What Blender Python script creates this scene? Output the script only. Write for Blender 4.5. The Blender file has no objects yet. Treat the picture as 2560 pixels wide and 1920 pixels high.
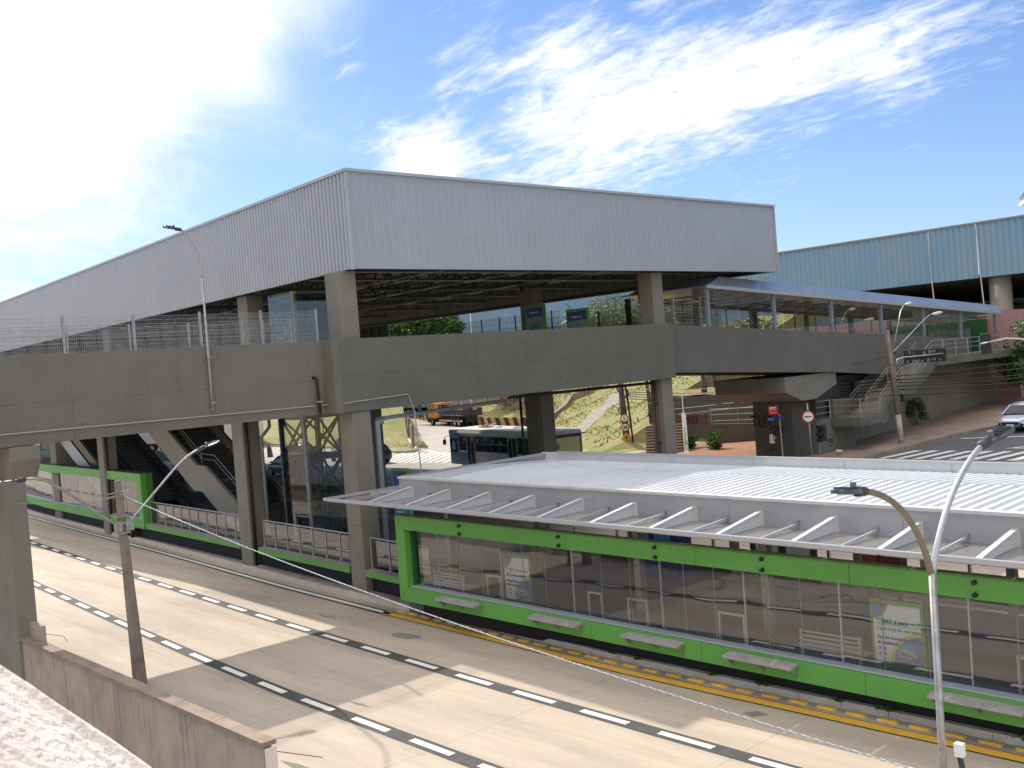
import bpy, math, random
import numpy as np
from mathutils import Vector, Matrix
random.seed(7)
C = bpy.context.scene.collection
SC = bpy.context.scene
# ---------------------------------------------------------------- camera
cam_d = bpy.data.cameras.new("camera"); cam = bpy.data.objects.new("camera", cam_d); C.objects.link(cam)
SC.camera = cam
RX = Vector((0.67896986, 0.73005655, -0.07757171)); RD = Vector((-0.038513, -0.07009601, -0.99679652)); RF = Vector((-0.73315529, 0.67978231, -0.01947641))
Mc = Matrix(((RX[0], -RD[0], -RF[0]), (RX[1], -RD[1], -RF[1]), (RX[2], -RD[2], -RF[2]))).to_4x4()
Mc.translation = Vector((0, 0, 7.5)); cam.matrix_world = Mc
cam_d.sensor_width = 36; cam_d.lens = 36.14; cam_d.clip_start = 0.1; cam_d.clip_end = 4000
cam_d.dof.use_dof = True; cam_d.dof.focus_distance = 38; cam_d.dof.aperture_fstop = 13
# ---------------------------------------------------------------- sun, exposure
SUNV = Vector((-1.10, 0.28, 1.0)).normalized()
sl = bpy.data.lights.new("sun", 'SUN'); so = bpy.data.objects.new("sun", sl); C.objects.link(so)
sl.energy = 2.15; sl.angle = math.radians(0.55); sl.color = (1.0, 0.94, 0.85)
so.rotation_euler = SUNV.to_track_quat('Z', 'Y').to_euler()
SC.view_settings.view_transform = 'Standard'; SC.view_settings.look = 'None'
SC.view_settings.exposure = 1.0; SC.view_settings.gamma = 1.0
# ---------------------------------------------------------------- world sky with clouds
W = bpy.data.worlds.new("World"); SC.world = W; W.use_nodes = True
nt = W.node_tree; nt.nodes.clear(); N = nt.nodes; L = nt.links
def nd(t, **k):
    n = N.new(t)
    for a, b in k.items(): setattr(n, a, b)
    return n
def mth(op, a, b=None, c=None, clamp=False):
    n = nd('ShaderNodeMath', operation=op); n.use_clamp = clamp
    for i, v in enumerate((a, b, c)):
        if v is None: continue
        if isinstance(v, (int, float)): n.inputs[i].default_value = v
        else: L.new(v, n.inputs[i])
    return n.outputs[0]
sky = nd('ShaderNodeTexSky', sky_type='NISHITA'); sky.sun_disc = False
sky.sun_elevation = math.asin(SUNV.z); sky.sun_rotation = math.atan2(SUNV.x, SUNV.y)
sky.altitude = 600; sky.air_density = 1.1; sky.dust_density = 0.6; sky.ozone_density = 2.2
tc = nd('ShaderNodeTexCoord'); gen = tc.outputs['Generated']
sep = nd('ShaderNodeSeparateXYZ'); L.new(gen, sep.inputs[0])
zz = mth('ADD', mth('MAXIMUM', sep.outputs[2], 0.0), 0.16)
cmb = nd('ShaderNodeCombineXYZ')
L.new(mth('DIVIDE', sep.outputs[0], zz), cmb.inputs[0]); L.new(mth('DIVIDE', sep.outputs[1], zz), cmb.inputs[1])
def noise(scale, det, rough, dist=0.0, vec=None, stretch=None, rot=0.0):
    n = nd('ShaderNodeTexNoise'); n.inputs['Scale'].default_value = scale; n.inputs['Detail'].default_value = det
    n.inputs['Roughness'].default_value = rough; n.inputs['Distortion'].default_value = dist
    v = vec or cmb.outputs[0]
    if stretch:
        mp = nd('ShaderNodeMapping'); mp.inputs['Scale'].default_value = stretch; mp.inputs['Rotation'].default_value = (0, 0, rot)
        L.new(v, mp.inputs[0]); v = mp.outputs[0]
    L.new(v, n.inputs['Vector']); return n.outputs['Fac']
def blob(px, py, r, amp, d=None):
    cx, cy = (px-1280)/2570, (py-960)/2570
    d = d or (RX*cx + RD*cy + RF).normalized()
    vm = nd('ShaderNodeVectorMath', operation='DISTANCE'); L.new(gen, vm.inputs[0]); vm.inputs[1].default_value = d
    mr = nd('ShaderNodeMapRange', interpolation_type='SMOOTHSTEP'); L.new(vm.outputs['Value'], mr.inputs[0])
    mr.inputs[1].default_value = 0; mr.inputs[2].default_value = r; mr.inputs[3].default_value = amp; mr.inputs[4].default_value = 0
    return mr.outputs[0]
def ssum(l):
    s = l[0]
    for x in l[1:]: s = mth('ADD', s, x)
    return s
big = noise(1.5, 9, 0.62, 0.5, stretch=(1.0, 1.7, 1), rot=0.6)
fine = noise(5.0, 9, 0.66, 0.9, stretch=(1.0, 2.1, 1), rot=0.5)
fine2 = noise(13.0, 8, 0.62, 0.6, stretch=(1.0, 1.8, 1), rot=0.5)
nn = mth('ADD', mth('ADD', mth('MULTIPLY', big, 0.42), mth('MULTIPLY', fine, 0.36)), mth('MULTIPLY', fine2, .22))
# cumulus band from low middle up to the top right
bias = ssum([blob(1050, 430, .10, .08), blob(1400, 410, .13, .08), blob(1620, 340, .10, .04), blob(1000, 440, .09, 0.096), blob(1150, 420, .09, 0.096), blob(1330, 400, .11, 0.096), blob(1560, 360, .12, 0.112), blob(1800, 270, .13, 0.120), blob(1950, 130, .13, 0.112), blob(2150, 90, .10, 0.096), blob(1700, 30, .17, 0.112),
             blob(1300, 60, .13, 0.112), blob(1120, 150, .07, 0.080), blob(1430, 240, .10, 0.072), blob(2340, 110, .09, 0.072), blob(2220, 240, .10, 0.080), blob(2500, 30, .07, 0.080), blob(870, 190, .06, 0.096), blob(1060, 330, .08, 0.072), blob(290, 570, .05, 0.136), blob(200, 600, .04, 0.080), blob(300, 500, .03, 0.080), blob(900, 110, .06, 0.048),
             blob(0, 790, .07, .20), blob(120, 720, .05, .10), blob(0, 0, .75, .30, Vector((.1, -.2, .97)).normalized()), blob(0, 0, 1.35, .34, Vector((.72, -.6, .35)).normalized()), mth('MULTIPLY', blob(1280, 500, .75, 1.0), -.015)])  # unseen cloud added overhead and behind the camera to lift ambient light
mrc = nd('ShaderNodeMapRange', interpolation_type='SMOOTHSTEP'); L.new(mth('ADD', nn, bias), mrc.inputs[0])
mrc.inputs[1].default_value = .565; mrc.inputs[2].default_value = .78; mrc.inputs[3].default_value = 0; mrc.inputs[4].default_value = .97
# broad thin bright veil at the upper left
veil0 = ssum([blob(20, 20, .37, .90), blob(-60, 330, .22, .45), blob(650, -160, .22, .30), blob(0, 0, .66, 1.5, Vector((-.75, .1, .78)).normalized()), blob(0, 0, .95, 1.3, Vector((.05, -.1, .99)).normalized())])
zen = ssum([blob(0, 0, .72, 1.5, Vector((-.75, .1, .78)).normalized()), blob(0, 0, .95, 1.3, Vector((.05, -.1, .99)).normalized())])  # unseen glow added around the sun and zenith to brighten the ground
soft = noise(2.2, 7, 0.6, 0.6)
mrv = nd('ShaderNodeMapRange', interpolation_type='SMOOTHSTEP'); L.new(mth('ADD', veil0, mth('MULTIPLY', mth('SUBTRACT', soft, .5), 1.0)), mrv.inputs[0])
mrv.inputs[1].default_value = .10; mrv.inputs[2].default_value = 1.0; mrv.inputs[3].default_value = 0; mrv.inputs[4].default_value = .96
veil = mrv.outputs[0]
# faint high haze everywhere near the horizon
hz = nd('ShaderNodeMapRange', interpolation_type='SMOOTHSTEP'); L.new(sep.outputs[2], hz.inputs[0])
hz.inputs[1].default_value = -.02; hz.inputs[2].default_value = .4; hz.inputs[3].default_value = .10; hz.inputs[4].default_value = 0.0
alpha = mth('SUBTRACT', 1.0, mth('MULTIPLY', mth('MULTIPLY', mth('SUBTRACT', 1.0, mrc.outputs[0]), mth('SUBTRACT', 1.0, veil)), mth('SUBTRACT', 1.0, hz.outputs[0])))
cl = nd('ShaderNodeMixRGB'); cl.inputs[1].default_value = (3.9, 4.45, 5.5, 1); cl.inputs[2].default_value = (6.1, 6.1, 6.1, 1)
cmr = nd('ShaderNodeMapRange'); L.new(mth('ADD', mth('MULTIPLY', nn, 1.0), mth('MULTIPLY', bias, 1.2)), cmr.inputs[0]); cmr.inputs[1].default_value = .56; cmr.inputs[2].default_value = .86
L.new(mth('MAXIMUM', cmr.outputs[0], mth('MULTIPLY', veil, 1.0)), cl.inputs[0])
mixc = nd('ShaderNodeMixRGB'); L.new(alpha, mixc.inputs[0]); L.new(cl.outputs[0], mixc.inputs[2])
tint = nd('ShaderNodeMixRGB', blend_type='MULTIPLY'); tint.inputs[0].default_value = 1; L.new(sky.outputs[0], tint.inputs[1]); tint.inputs[2].default_value = (.47, .545, .70, 1)
L.new(tint.outputs[0], mixc.inputs[1])
vc = nd('ShaderNodeMixRGB', blend_type='ADD'); L.new(mth('MINIMUM', zen, 1.0), vc.inputs[0]); L.new(cl.outputs[0], vc.inputs[1]); vc.inputs[2].default_value = (6.5, 6.1, 5.5, 1); L.new(vc.outputs[0], mixc.inputs[2])
bg = nd('ShaderNodeBackground'); bg.inputs['Strength'].default_value = 0.1; L.new(mixc.outputs[0], bg.inputs[0])
wo = nd('ShaderNodeOutputWorld'); L.new(bg.outputs[0], wo.inputs[0])
# ---------------------------------------------------------------- materials
MATS = {}
def mat(name, col, rough=.7, metal=0.0, var=0.0, vscale=1.0, col2=None, bump=0.0, bscale=8.0, streak=0.0, stcol=(.03, .028, .022), spec=.5, stthr=.56, leaf=False, seams=(), pits=0.0, sts=2.4):
    if name in MATS: return MATS[name]
    m = bpy.data.materials.new(name); m.use_nodes = True; t = m.node_tree; b = t.nodes['Principled BSDF']
    b.inputs['Roughness'].default_value = rough; b.inputs['Metallic'].default_value = metal
    b.inputs['Specular IOR Level'].default_value = spec
    c4 = (*col, 1); b.inputs['Base Color'].default_value = c4
    out = None; geo = None
    def N_(k): return t.nodes.new(k)
    if var or streak or bump:
        g = N_('ShaderNodeNewGeometry'); geo = g.outputs['Position']
    if var:
        n = N_('ShaderNodeTexNoise'); n.inputs['Scale'].default_value = vscale; n.inputs['Detail'].default_value = 8; n.inputs['Roughness'].default_value = .65
        t.links.new(geo, n.inputs['Vector'])
        r = N_('ShaderNodeMapRange'); r.inputs[1].default_value = .3; r.inputs[2].default_value = .7; t.links.new(n.outputs['Fac'], r.inputs[0])
        mx = N_('ShaderNodeMixRGB'); c2 = col2 or tuple(max(0, c*(1-var)) for c in col); c1 = col if col2 else tuple(c*(1+var*.6) for c in col)
        mx.inputs[1].default_value = (*c1, 1); mx.inputs[2].default_value = (*c2, 1); t.links.new(r.outputs[0], mx.inputs[0]); out = mx.outputs[0]
    if streak:
        mp = N_('ShaderNodeMapping'); mp.inputs['Scale'].default_value = (sts, sts, .16); t.links.new(geo, mp.inputs[0])
        n = N_('ShaderNodeTexNoise'); n.inputs['Scale'].default_value = 1.7; n.inputs['Detail'].default_value = 7; n.inputs['Roughness'].default_value = .7
        t.links.new(mp.outputs[0], n.inputs['Vector'])
        r = N_('ShaderNodeMapRange'); r.inputs[1].default_value = stthr; r.inputs[2].default_value = stthr+.2; r.inputs[4].default_value = streak; t.links.new(n.outputs['Fac'], r.inputs[0])
        mx = N_('ShaderNodeMixRGB'); mx.inputs[2].default_value = (*stcol, 1); t.links.new(r.outputs[0], mx.inputs[0])
        if out: t.links.new(out, mx.inputs[1])
        else: mx.inputs[1].default_value = c4
        out = mx.outputs[0]
    def m_(op, a, c=None):
        q = N_('ShaderNodeMath'); q.operation = op
        for i_, v_ in enumerate((a, c)):
            if v_ is None: continue
            if isinstance(v_, (int, float)): q.inputs[i_].default_value = v_
            else: t.links.new(v_, q.inputs[i_])
        return q.outputs[0]
    if seams:
        sx_ = N_('ShaderNodeSeparateXYZ'); t.links.new(geo, sx_.inputs[0]); tot = None
        nz = N_('ShaderNodeTexNoise'); nz.inputs['Scale'].default_value = 1.1; nz.inputs['Detail'].default_value = 6; t.links.new(geo, nz.inputs['Vector'])
        for ax_, pos_, w_ in seams:
            d_ = m_('ABSOLUTE', m_('SUBTRACT', m_('ADD', sx_.outputs[ax_], m_('MULTIPLY', nz.outputs['Fac'], .03)), pos_+.015)); k_ = m_('LESS_THAN', d_, w_); tot = k_ if tot is None else m_('MAXIMUM', tot, k_)
        r_ = N_('ShaderNodeMapRange'); r_.inputs[1].default_value = .42; r_.inputs[2].default_value = .62; r_.inputs[3].default_value = .08; r_.inputs[4].default_value = .6; t.links.new(nz.outputs['Fac'], r_.inputs[0])
        mx = N_('ShaderNodeMixRGB'); t.links.new(m_('MULTIPLY', tot, r_.outputs[0]), mx.inputs[0]); mx.inputs[2].default_value = (.03, .028, .024, 1); t.links.new(out, mx.inputs[1]); out = mx.outputs[0]
    if pits:
        vo = N_('ShaderNodeTexVoronoi'); vo.inputs['Scale'].default_value = 1.15; t.links.new(geo, vo.inputs['Vector'])
        mx = N_('ShaderNodeMixRGB'); t.links.new(m_('MULTIPLY', m_('LESS_THAN', vo.outputs['Distance'], .045), pits), mx.inputs[0]); mx.inputs[2].default_value = (.03, .028, .024, 1); t.links.new(out, mx.inputs[1]); out = mx.outputs[0]
    if out: t.links.new(out, b.inputs['Base Color'])
    if bump:
        n = N_('ShaderNodeTexNoise'); n.inputs['Scale'].default_value = bscale; n.inputs['Detail'].default_value = 6
        t.links.new(geo, n.inputs['Vector']); bp = N_('ShaderNodeBump'); bp.inputs['Strength'].default_value = bump; bp.inputs['Distance'].default_value = .02
        t.links.new(n.outputs['Fac'], bp.inputs['Height']); t.links.new(bp.outputs[0], b.inputs['Normal'])
    if leaf:
        b.inputs['Subsurface Weight'].default_value = 0
        tr = N_('ShaderNodeBsdfTranslucent'); 
        if out: t.links.new(out, tr.inputs[0])
        else: tr.inputs[0].default_value = c4
        ms = N_('ShaderNodeMixShader'); ms.inputs[0].default_value = .3; t.links.new(b.outputs[0], ms.inputs[1]); t.links.new(tr.outputs[0], ms.inputs[2])
        t.links.new(ms.outputs[0], t.nodes['Material Output'].inputs[0])
    MATS[name] = m; return m
def glass_mat(name, tint, refl=.12, wav=0.0, opac=0.0, opcol=(.3, .3, .28)):
    m = bpy.data.materials.new(name); m.use_nodes = True; t = m.node_tree; t.nodes.remove(t.nodes['Principled BSDF'])
    o = t.nodes['Material Output']; tr = t.nodes.new('ShaderNodeBsdfTransparent'); tr.inputs[0].default_value = (*tint, 1)
    gl = t.nodes.new('ShaderNodeBsdfGlossy'); gl.inputs['Roughness'].default_value = .015; gl.inputs[0].default_value = (.95, .97, 1, 1)
    fr = t.nodes.new('ShaderNodeFresnel'); fr.inputs[0].default_value = 1.5
    ad = t.nodes.new('ShaderNodeMath'); ad.operation = 'ADD'; ad.use_clamp = True; t.links.new(fr.outputs[0], ad.inputs[0]); ad.inputs[1].default_value = refl
    if wav:
        g = t.nodes.new('ShaderNodeNewGeometry'); n = t.nodes.new('ShaderNodeTexNoise'); n.inputs['Scale'].default_value = .9; n.inputs['Detail'].default_value = 1
        t.links.new(g.outputs['Position'], n.inputs['Vector']); bp = t.nodes.new('ShaderNodeBump'); bp.inputs['Strength'].default_value = wav; bp.inputs['Distance'].default_value = .03
        t.links.new(n.outputs['Fac'], bp.inputs['Height']); t.links.new(bp.outputs[0], gl.inputs['Normal'])
    src = tr.outputs[0]
    if opac:
        df = t.nodes.new('ShaderNodeBsdfDiffuse'); df.inputs[0].default_value = (*opcol, 1); tl = t.nodes.new('ShaderNodeBsdfTranslucent'); tl.inputs[0].default_value = (*opcol, 1)
        dm = t.nodes.new('ShaderNodeMixShader'); dm.inputs[0].default_value = .5; t.links.new(df.outputs[0], dm.inputs[1]); t.links.new(tl.outputs[0], dm.inputs[2])
        m2 = t.nodes.new('ShaderNodeMixShader'); m2.inputs[0].default_value = opac; t.links.new(src, m2.inputs[1]); t.links.new(dm.outputs[0], m2.inputs[2]); src = m2.outputs[0]
    ms = t.nodes.new('ShaderNodeMixShader'); t.links.new(ad.outputs[0], ms.inputs[0]); t.links.new(src, ms.inputs[1]); t.links.new(gl.outputs[0], ms.inputs[2])
    t.links.new(ms.outputs[0], o.inputs[0]); MATS[name] = m; return m
CONC = mat('painted_concrete', (.152, .146, .122), .85, var=.13, vscale=.7, bump=.15, bscale=14, streak=.4, stcol=(.085, .08, .065), stthr=.56, seams=((2, 7.55, .009), (2, 7.0, .006), (1, 25.3, .006), (1, 31.2, .006), (1, 43.5, .006)), pits=.8)
CONC3 = mat('walkway_concrete_bounce', (.195, .18, .15), .85, var=.13, vscale=.7, bump=.15, bscale=14, streak=.4, stcol=(.10, .09, .075), stthr=.56, seams=((2, 7.45, .009), (1, 10.7, .008), (1, 15.6, .006), (1, 12.9, .005)), pits=.7)  # lighter than the main beam: bounce from the sunlit road put into the colour
CONC2 = mat('column_concrete', (.235, .215, .178), .85, var=.16, vscale=.8, bump=.12, bscale=14, streak=.2, stcol=(.12, .11, .09), stthr=.6, seams=((2, 2.4, .008), (2, 4.8, .006)), pits=.6)
OLD = mat('old_concrete', (.43, .35, .28), .9, var=.25, vscale=1.2, bump=.3, bscale=10, streak=.8, stcol=(.07, .055, .045), stthr=.53, sts=5.5)
RETW = mat('retaining_concrete', (.25, .22, .185), .9, var=.22, vscale=.6, bump=.2, bscale=8, streak=.55, stcol=(.13, .08, .05), stthr=.55)
FASC = mat('grey_cladding', (.47, .46, .485), .38, metal=.35, var=.06, vscale=.5, streak=.25, stcol=(.62, .59, .57), stthr=.63)
ALUM = mat('aluminium_panel', (.47, .455, .47), .35, metal=.35, var=.16, vscale=.35, streak=.18, stcol=(.50, .49, .50), stthr=.6)
ROOFW = mat('white_roof_sheet', (.66, .66, .66), .45, var=.1, vscale=.6, bump=0)
STEELG = mat('painted_steel', (.50, .50, .51), .4, metal=.3)
STEELW = mat('pale_steel', (.70, .69, .67), .45, metal=.1, var=.15, vscale=1.2, col2=(.60, .54, .47))
WEBST = mat('bracket_web', (.58, .59, .61), .5)
GALV = mat('galvanised_steel', (.50, .50, .50), .42, metal=.6, var=.2, vscale=6, col2=(.30, .27, .22))
DARKST = mat('dark_steel', (.035, .037, .042), .5, metal=.3)
TRUSS = mat('truss_steel', (.10, .105, .115), .5, metal=.3)
ELEV = mat('lift_steel', (.16, .20, .215), .45, metal=.4)
GREEN = mat('green_panel', (.125, .37, .065), .45, var=.12, vscale=.6, spec=.4, streak=.38, stcol=(.13, .22, .09), stthr=.53, sts=3.5)
GREENT = mat('green_panel_dusty', (.15, .26, .08), .6, var=.3, vscale=2)
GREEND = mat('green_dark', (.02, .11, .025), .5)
BLACK = mat('black_skirt', (.018, .018, .02), .8, var=.3, vscale=2)
BLUE = mat('blue_cladding', (.22, .38, .53), .5, var=.12, vscale=.25, col2=(.31, .42, .47))
WHITEP = mat('white_paint', (.74, .72, .66), .6, var=.12, vscale=3)
YEL = mat('yellow_paint', (.84, .45, .045), .7, var=.2, vscale=3, col2=(.70, .36, .05))
STUDY = mat('yellow_stud', (.82, .47, .06), .55, var=.2, vscale=5)
DARKP = mat('dark_paint', (.062, .06, .06), .8, var=.35, vscale=3)
ASPH = mat('asphalt', (.13, .125, .125), .85, var=.2, vscale=1.2, bump=.15, bscale=30)
FLOOR = mat('platform_floor', (.13, .12, .11), .75, var=.1, vscale=2)
KERB = mat('kerb_concrete', (.62, .54, .44), .9, var=.18, vscale=2.5, bump=.3, bscale=12)
WALKM = mat('pavement', (.33, .27, .22), .9, var=.25, vscale=1.5, bump=.2, bscale=14)
GRASS = mat('grass_soil', (.16, .20, .045), .95, var=.4, vscale=.55, col2=(.33, .25, .12), bump=.6, bscale=6)
DIRT = mat('red_dirt', (.37, .165, .075), .95, var=.35, vscale=.8, col2=(.24, .14, .09), bump=.6, bscale=5)
DRY = mat('dry_leaf_ground', (.36, .23, .12), .95, var=.5, vscale=2.2, col2=(.22, .13, .07), bump=.6, bscale=6)
BARK = mat('bark', (.13, .10, .075), .95, var=.4, vscale=6, bump=.5, bscale=20)
LEAF = mat('leaf_green', (.085, .17, .025), .5, var=.6, vscale=.9, col2=(.03, .075, .012), leaf=True)
LEAFL = mat('leaf_light', (.22, .33, .06), .5, var=.5, vscale=1.2, col2=(.09, .17, .03), leaf=True)
LEAFY = mat('leaf_yellow', (.42, .46, .16), .5, var=.5, vscale=1.0, col2=(.16, .24, .05), leaf=True)
LEAFO = mat('leaf_olive', (.20, .22, .10), .6, var=.6, vscale=1.5, col2=(.07, .09, .035), leaf=True)
TWIG = mat('dead_twig', (.30, .22, .16), .9, var=.4, vscale=4)
WOOD = mat('weathered_pole', (.27, .22, .175), .9, var=.3, vscale=3, bump=.3, bscale=20, streak=.3, stcol=(.12, .09, .07))
TYRE = mat('tyre', (.015, .015, .015), .8)
CHROME = mat('stainless', (.46, .43, .39), .45, metal=.45)
DGLASS = mat('dark_window', (.015, .018, .022), .08, spec=.7)
REDL = mat('red_lens', (.5, .02, .015), .3)
WHITEL = mat('clear_lens', (.8, .8, .78), .2)
ORANGE = mat('orange_cab', (.78, .30, .02), .4)
BUSB = mat('bus_blue', (.015, .13, .28), .35, var=.1)
BUSW = mat('bus_white', (.60, .60, .57), .4, var=.15, vscale=1.5)
BUSR = mat('bus_roof', (.72, .70, .60), .5, var=.1, vscale=1)
SILVER = mat('silver_car_paint', (.66, .67, .69), .25, metal=.3)
CARBLK = mat('black_car_paint', (.012, .013, .016), .2)
CARWH = mat('white_car_paint', (.75, .75, .74), .3)
PIPEB = mat('black_pipe', (.02, .02, .02), .4)
PIPEG = mat('grey_pipe', (.38, .38, .36), .5)
BROWNP = mat('brown_pipe', (.09, .05, .04), .6)
REDP = mat('red_paint', (.55, .02, .02), .5)
BLUEP = mat('sign_blue', (.02, .06, .30), .5)
PURP = mat('sign_violet', (.22, .20, .50), .5)
LIME = mat('sign_lime', (.62, .66, .07), .5)
SKYB = mat('sign_cyan', (.10, .42, .66), .5)
PAPER = mat('sign_white', (.90, .90, .87), .5)
INK = mat('sign_ink', (.03, .03, .03), .6)
TEALP = mat('sign_teal', (.03, .28, .33), .5)
ORNP = mat('sign_amber', (.80, .42, .02), .5)
PINK = mat('pink_wall', (.46, .25, .24), .85, var=.15, vscale=1)
HOUSE = mat('cream_wall', (.55, .47, .36), .85, var=.15, vscale=1)
SKIN = mat('dark_skin', (.09, .045, .028), .6)
SHIRT = mat('pale_shirt', (.66, .70, .74), .85, var=.08, vscale=6)
TROUS = mat('dark_shorts', (.03, .045, .035), .9)
HAIRM = mat('black_hair', (.01, .009, .008), .9)
STRAP = mat('dark_strap', (.02, .02, .025), .8)
PLASTER = mat('parapet_mortar', (.86, .77, .70), .95, var=.3, vscale=14, col2=(.76, .62, .52), bump=.6, bscale=40)
GLASSP = glass_mat('platform_glass', (.96, .96, .95), .085, wav=.10)
GLASSB = glass_mat('balustrade_glass', (.70, .74, .72), .09, wav=.08)
GLASSC = glass_mat('canopy_sheet', (.50, .48, .45), .02, opac=.78, opcol=(.56, .52, .47))  # sunlit road seen in the glass is put into this beige colour
GLASSW = glass_mat('walkway_glass', (.78, .80, .79), .07)
GLASSE = glass_mat('lift_glass', (.62, .68, .67), .05)
def joint_mat(name, base, c2, jx, jy, jw, jcol, streak_dir=True):
    m = mat(name, base, .8, var=.2, vscale=.25, col2=c2, bump=.12, bscale=18); t = m.node_tree; b = t.nodes['Principled BSDF']
    src = b.inputs['Base Color'].links[0].from_socket; g = t.nodes.new('ShaderNodeNewGeometry')
    mp = t.nodes.new('ShaderNodeMapping'); mp.inputs['Scale'].default_value = (.35, 3.0, 1); t.links.new(g.outputs['Position'], mp.inputs[0])
    mp.inputs['Rotation'].default_value = (0, 0, math.radians(90) if streak_dir else 0)
    n = t.nodes.new('ShaderNodeTexNoise'); n.inputs['Scale'].default_value = .8; n.inputs['Detail'].default_value = 9; n.inputs['Roughness'].default_value = .7; t.links.new(mp.outputs[0], n.inputs['Vector'])
    r = t.nodes.new('ShaderNodeMapRange'); r.inputs[1].default_value = .35; r.inputs[2].default_value = .75; r.inputs[3].default_value = 1.08; r.inputs[4].default_value = .78; t.links.new(n.outputs['Fac'], r.inputs[0])
    vm = t.nodes.new('ShaderNodeVectorMath'); vm.operation = 'SCALE'; t.links.new(src, vm.inputs[0]); t.links.new(r.outputs[0], vm.inputs['Scale'])
    # tyre tracks along the lanes
    sp_ = t.nodes.new('ShaderNodeSeparateXYZ'); t.links.new(g.outputs['Position'], sp_.inputs[0])
    def mm(op, a, c=None):
        q = t.nodes.new('ShaderNodeMath'); q.operation = op
        for i_, v_ in enumerate((a, c)):
            if v_ is None: continue
            if isinstance(v_, (int, float)): q.inputs[i_].default_value = v_
            else: t.links.new(v_, q.inputs[i_])
        return q.outputs[0]
    n3 = t.nodes.new('ShaderNodeTexNoise'); n3.inputs['Scale'].default_value = .35; n3.inputs['Detail'].default_value = 6; t.links.new(g.outputs['Position'], n3.inputs['Vector'])
    wv = mm('POWER', mm('ABSOLUTE', mm('SINE', mm('ADD', mm('MULTIPLY', sp_.outputs[1], 1.88), mm('MULTIPLY', n3.outputs['Fac'], 1.2)))), 3.0)
    tr_ = mm('SUBTRACT', 1.0, mm('MULTIPLY', mm('MULTIPLY', wv, n3.outputs['Fac']), .20))
    vm0 = vm; vm = t.nodes.new('ShaderNodeVectorMath'); vm.operation = 'SCALE'; t.links.new(vm0.outputs[0], vm.inputs[0]); t.links.new(tr_, vm.inputs['Scale'])
    # small dark spots
    n2 = t.nodes.new('ShaderNodeTexNoise'); n2.inputs['Scale'].default_value = .55; n2.inputs['Detail'].default_value = 5; n2.inputs['Roughness'].default_value = .75; t.links.new(g.outputs['Position'], n2.inputs['Vector'])
    r2 = t.nodes.new('ShaderNodeMapRange'); r2.inputs[1].default_value = .64; r2.inputs[2].default_value = .72; r2.inputs[4].default_value = .55; t.links.new(n2.outputs['Fac'], r2.inputs[0])
    mx2 = t.nodes.new('ShaderNodeMixRGB'); t.links.new(r2.outputs[0], mx2.inputs[0]); t.links.new(vm.outputs[0], mx2.inputs[1]); mx2.inputs[2].default_value = (.17, .15, .12, 1)
    br = t.nodes.new('ShaderNodeTexBrick'); br.offset = 0; br.inputs['Scale'].default_value = 1; br.inputs['Brick Width'].default_value = jx; br.inputs['Row Height'].default_value = jy
    br.inputs['Mortar Size'].default_value = jw; br.inputs['Mortar Smooth'].default_value = .3; br.inputs['Color1'].default_value = (1, 1, 1, 1); br.inputs['Color2'].default_value = (1, 1, 1, 1); br.inputs['Mortar'].default_value = (0, 0, 0, 1)
    mo = t.nodes.new('ShaderNodeMapping'); mo.inputs['Location'].default_value = (1.3, -2.05, 0); t.links.new(g.outputs['Position'], mo.inputs[0]); t.links.new(mo.outputs[0], br.inputs['Vector'])
    mx = t.nodes.new('ShaderNodeMixRGB'); inv = t.nodes.new('ShaderNodeMath'); inv.operation = 'MULTIPLY_ADD'; t.links.new(br.outputs['Fac'], inv.inputs[0]); inv.inputs[1].default_value = .55; inv.inputs[2].default_value = 0
    t.links.new(inv.outputs[0], mx.inputs[0]); t.links.new(mx2.outputs[0], mx.inputs[1]); mx.inputs[2].default_value = (*jcol, 1)
    t.links.new(mx.outputs[0], b.inputs['Base Color']); return m
ROADC = joint_mat('busway_concrete', (.505, .415, .32), (.44, .36, .285), 5.0, 3.35, .014, (.20, .17, .13))
STREETC = joint_mat('street_surface', (.44, .38, .32), (.36, .32, .28), 6.0, 3.5, .02, (.2, .18, .16))
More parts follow.
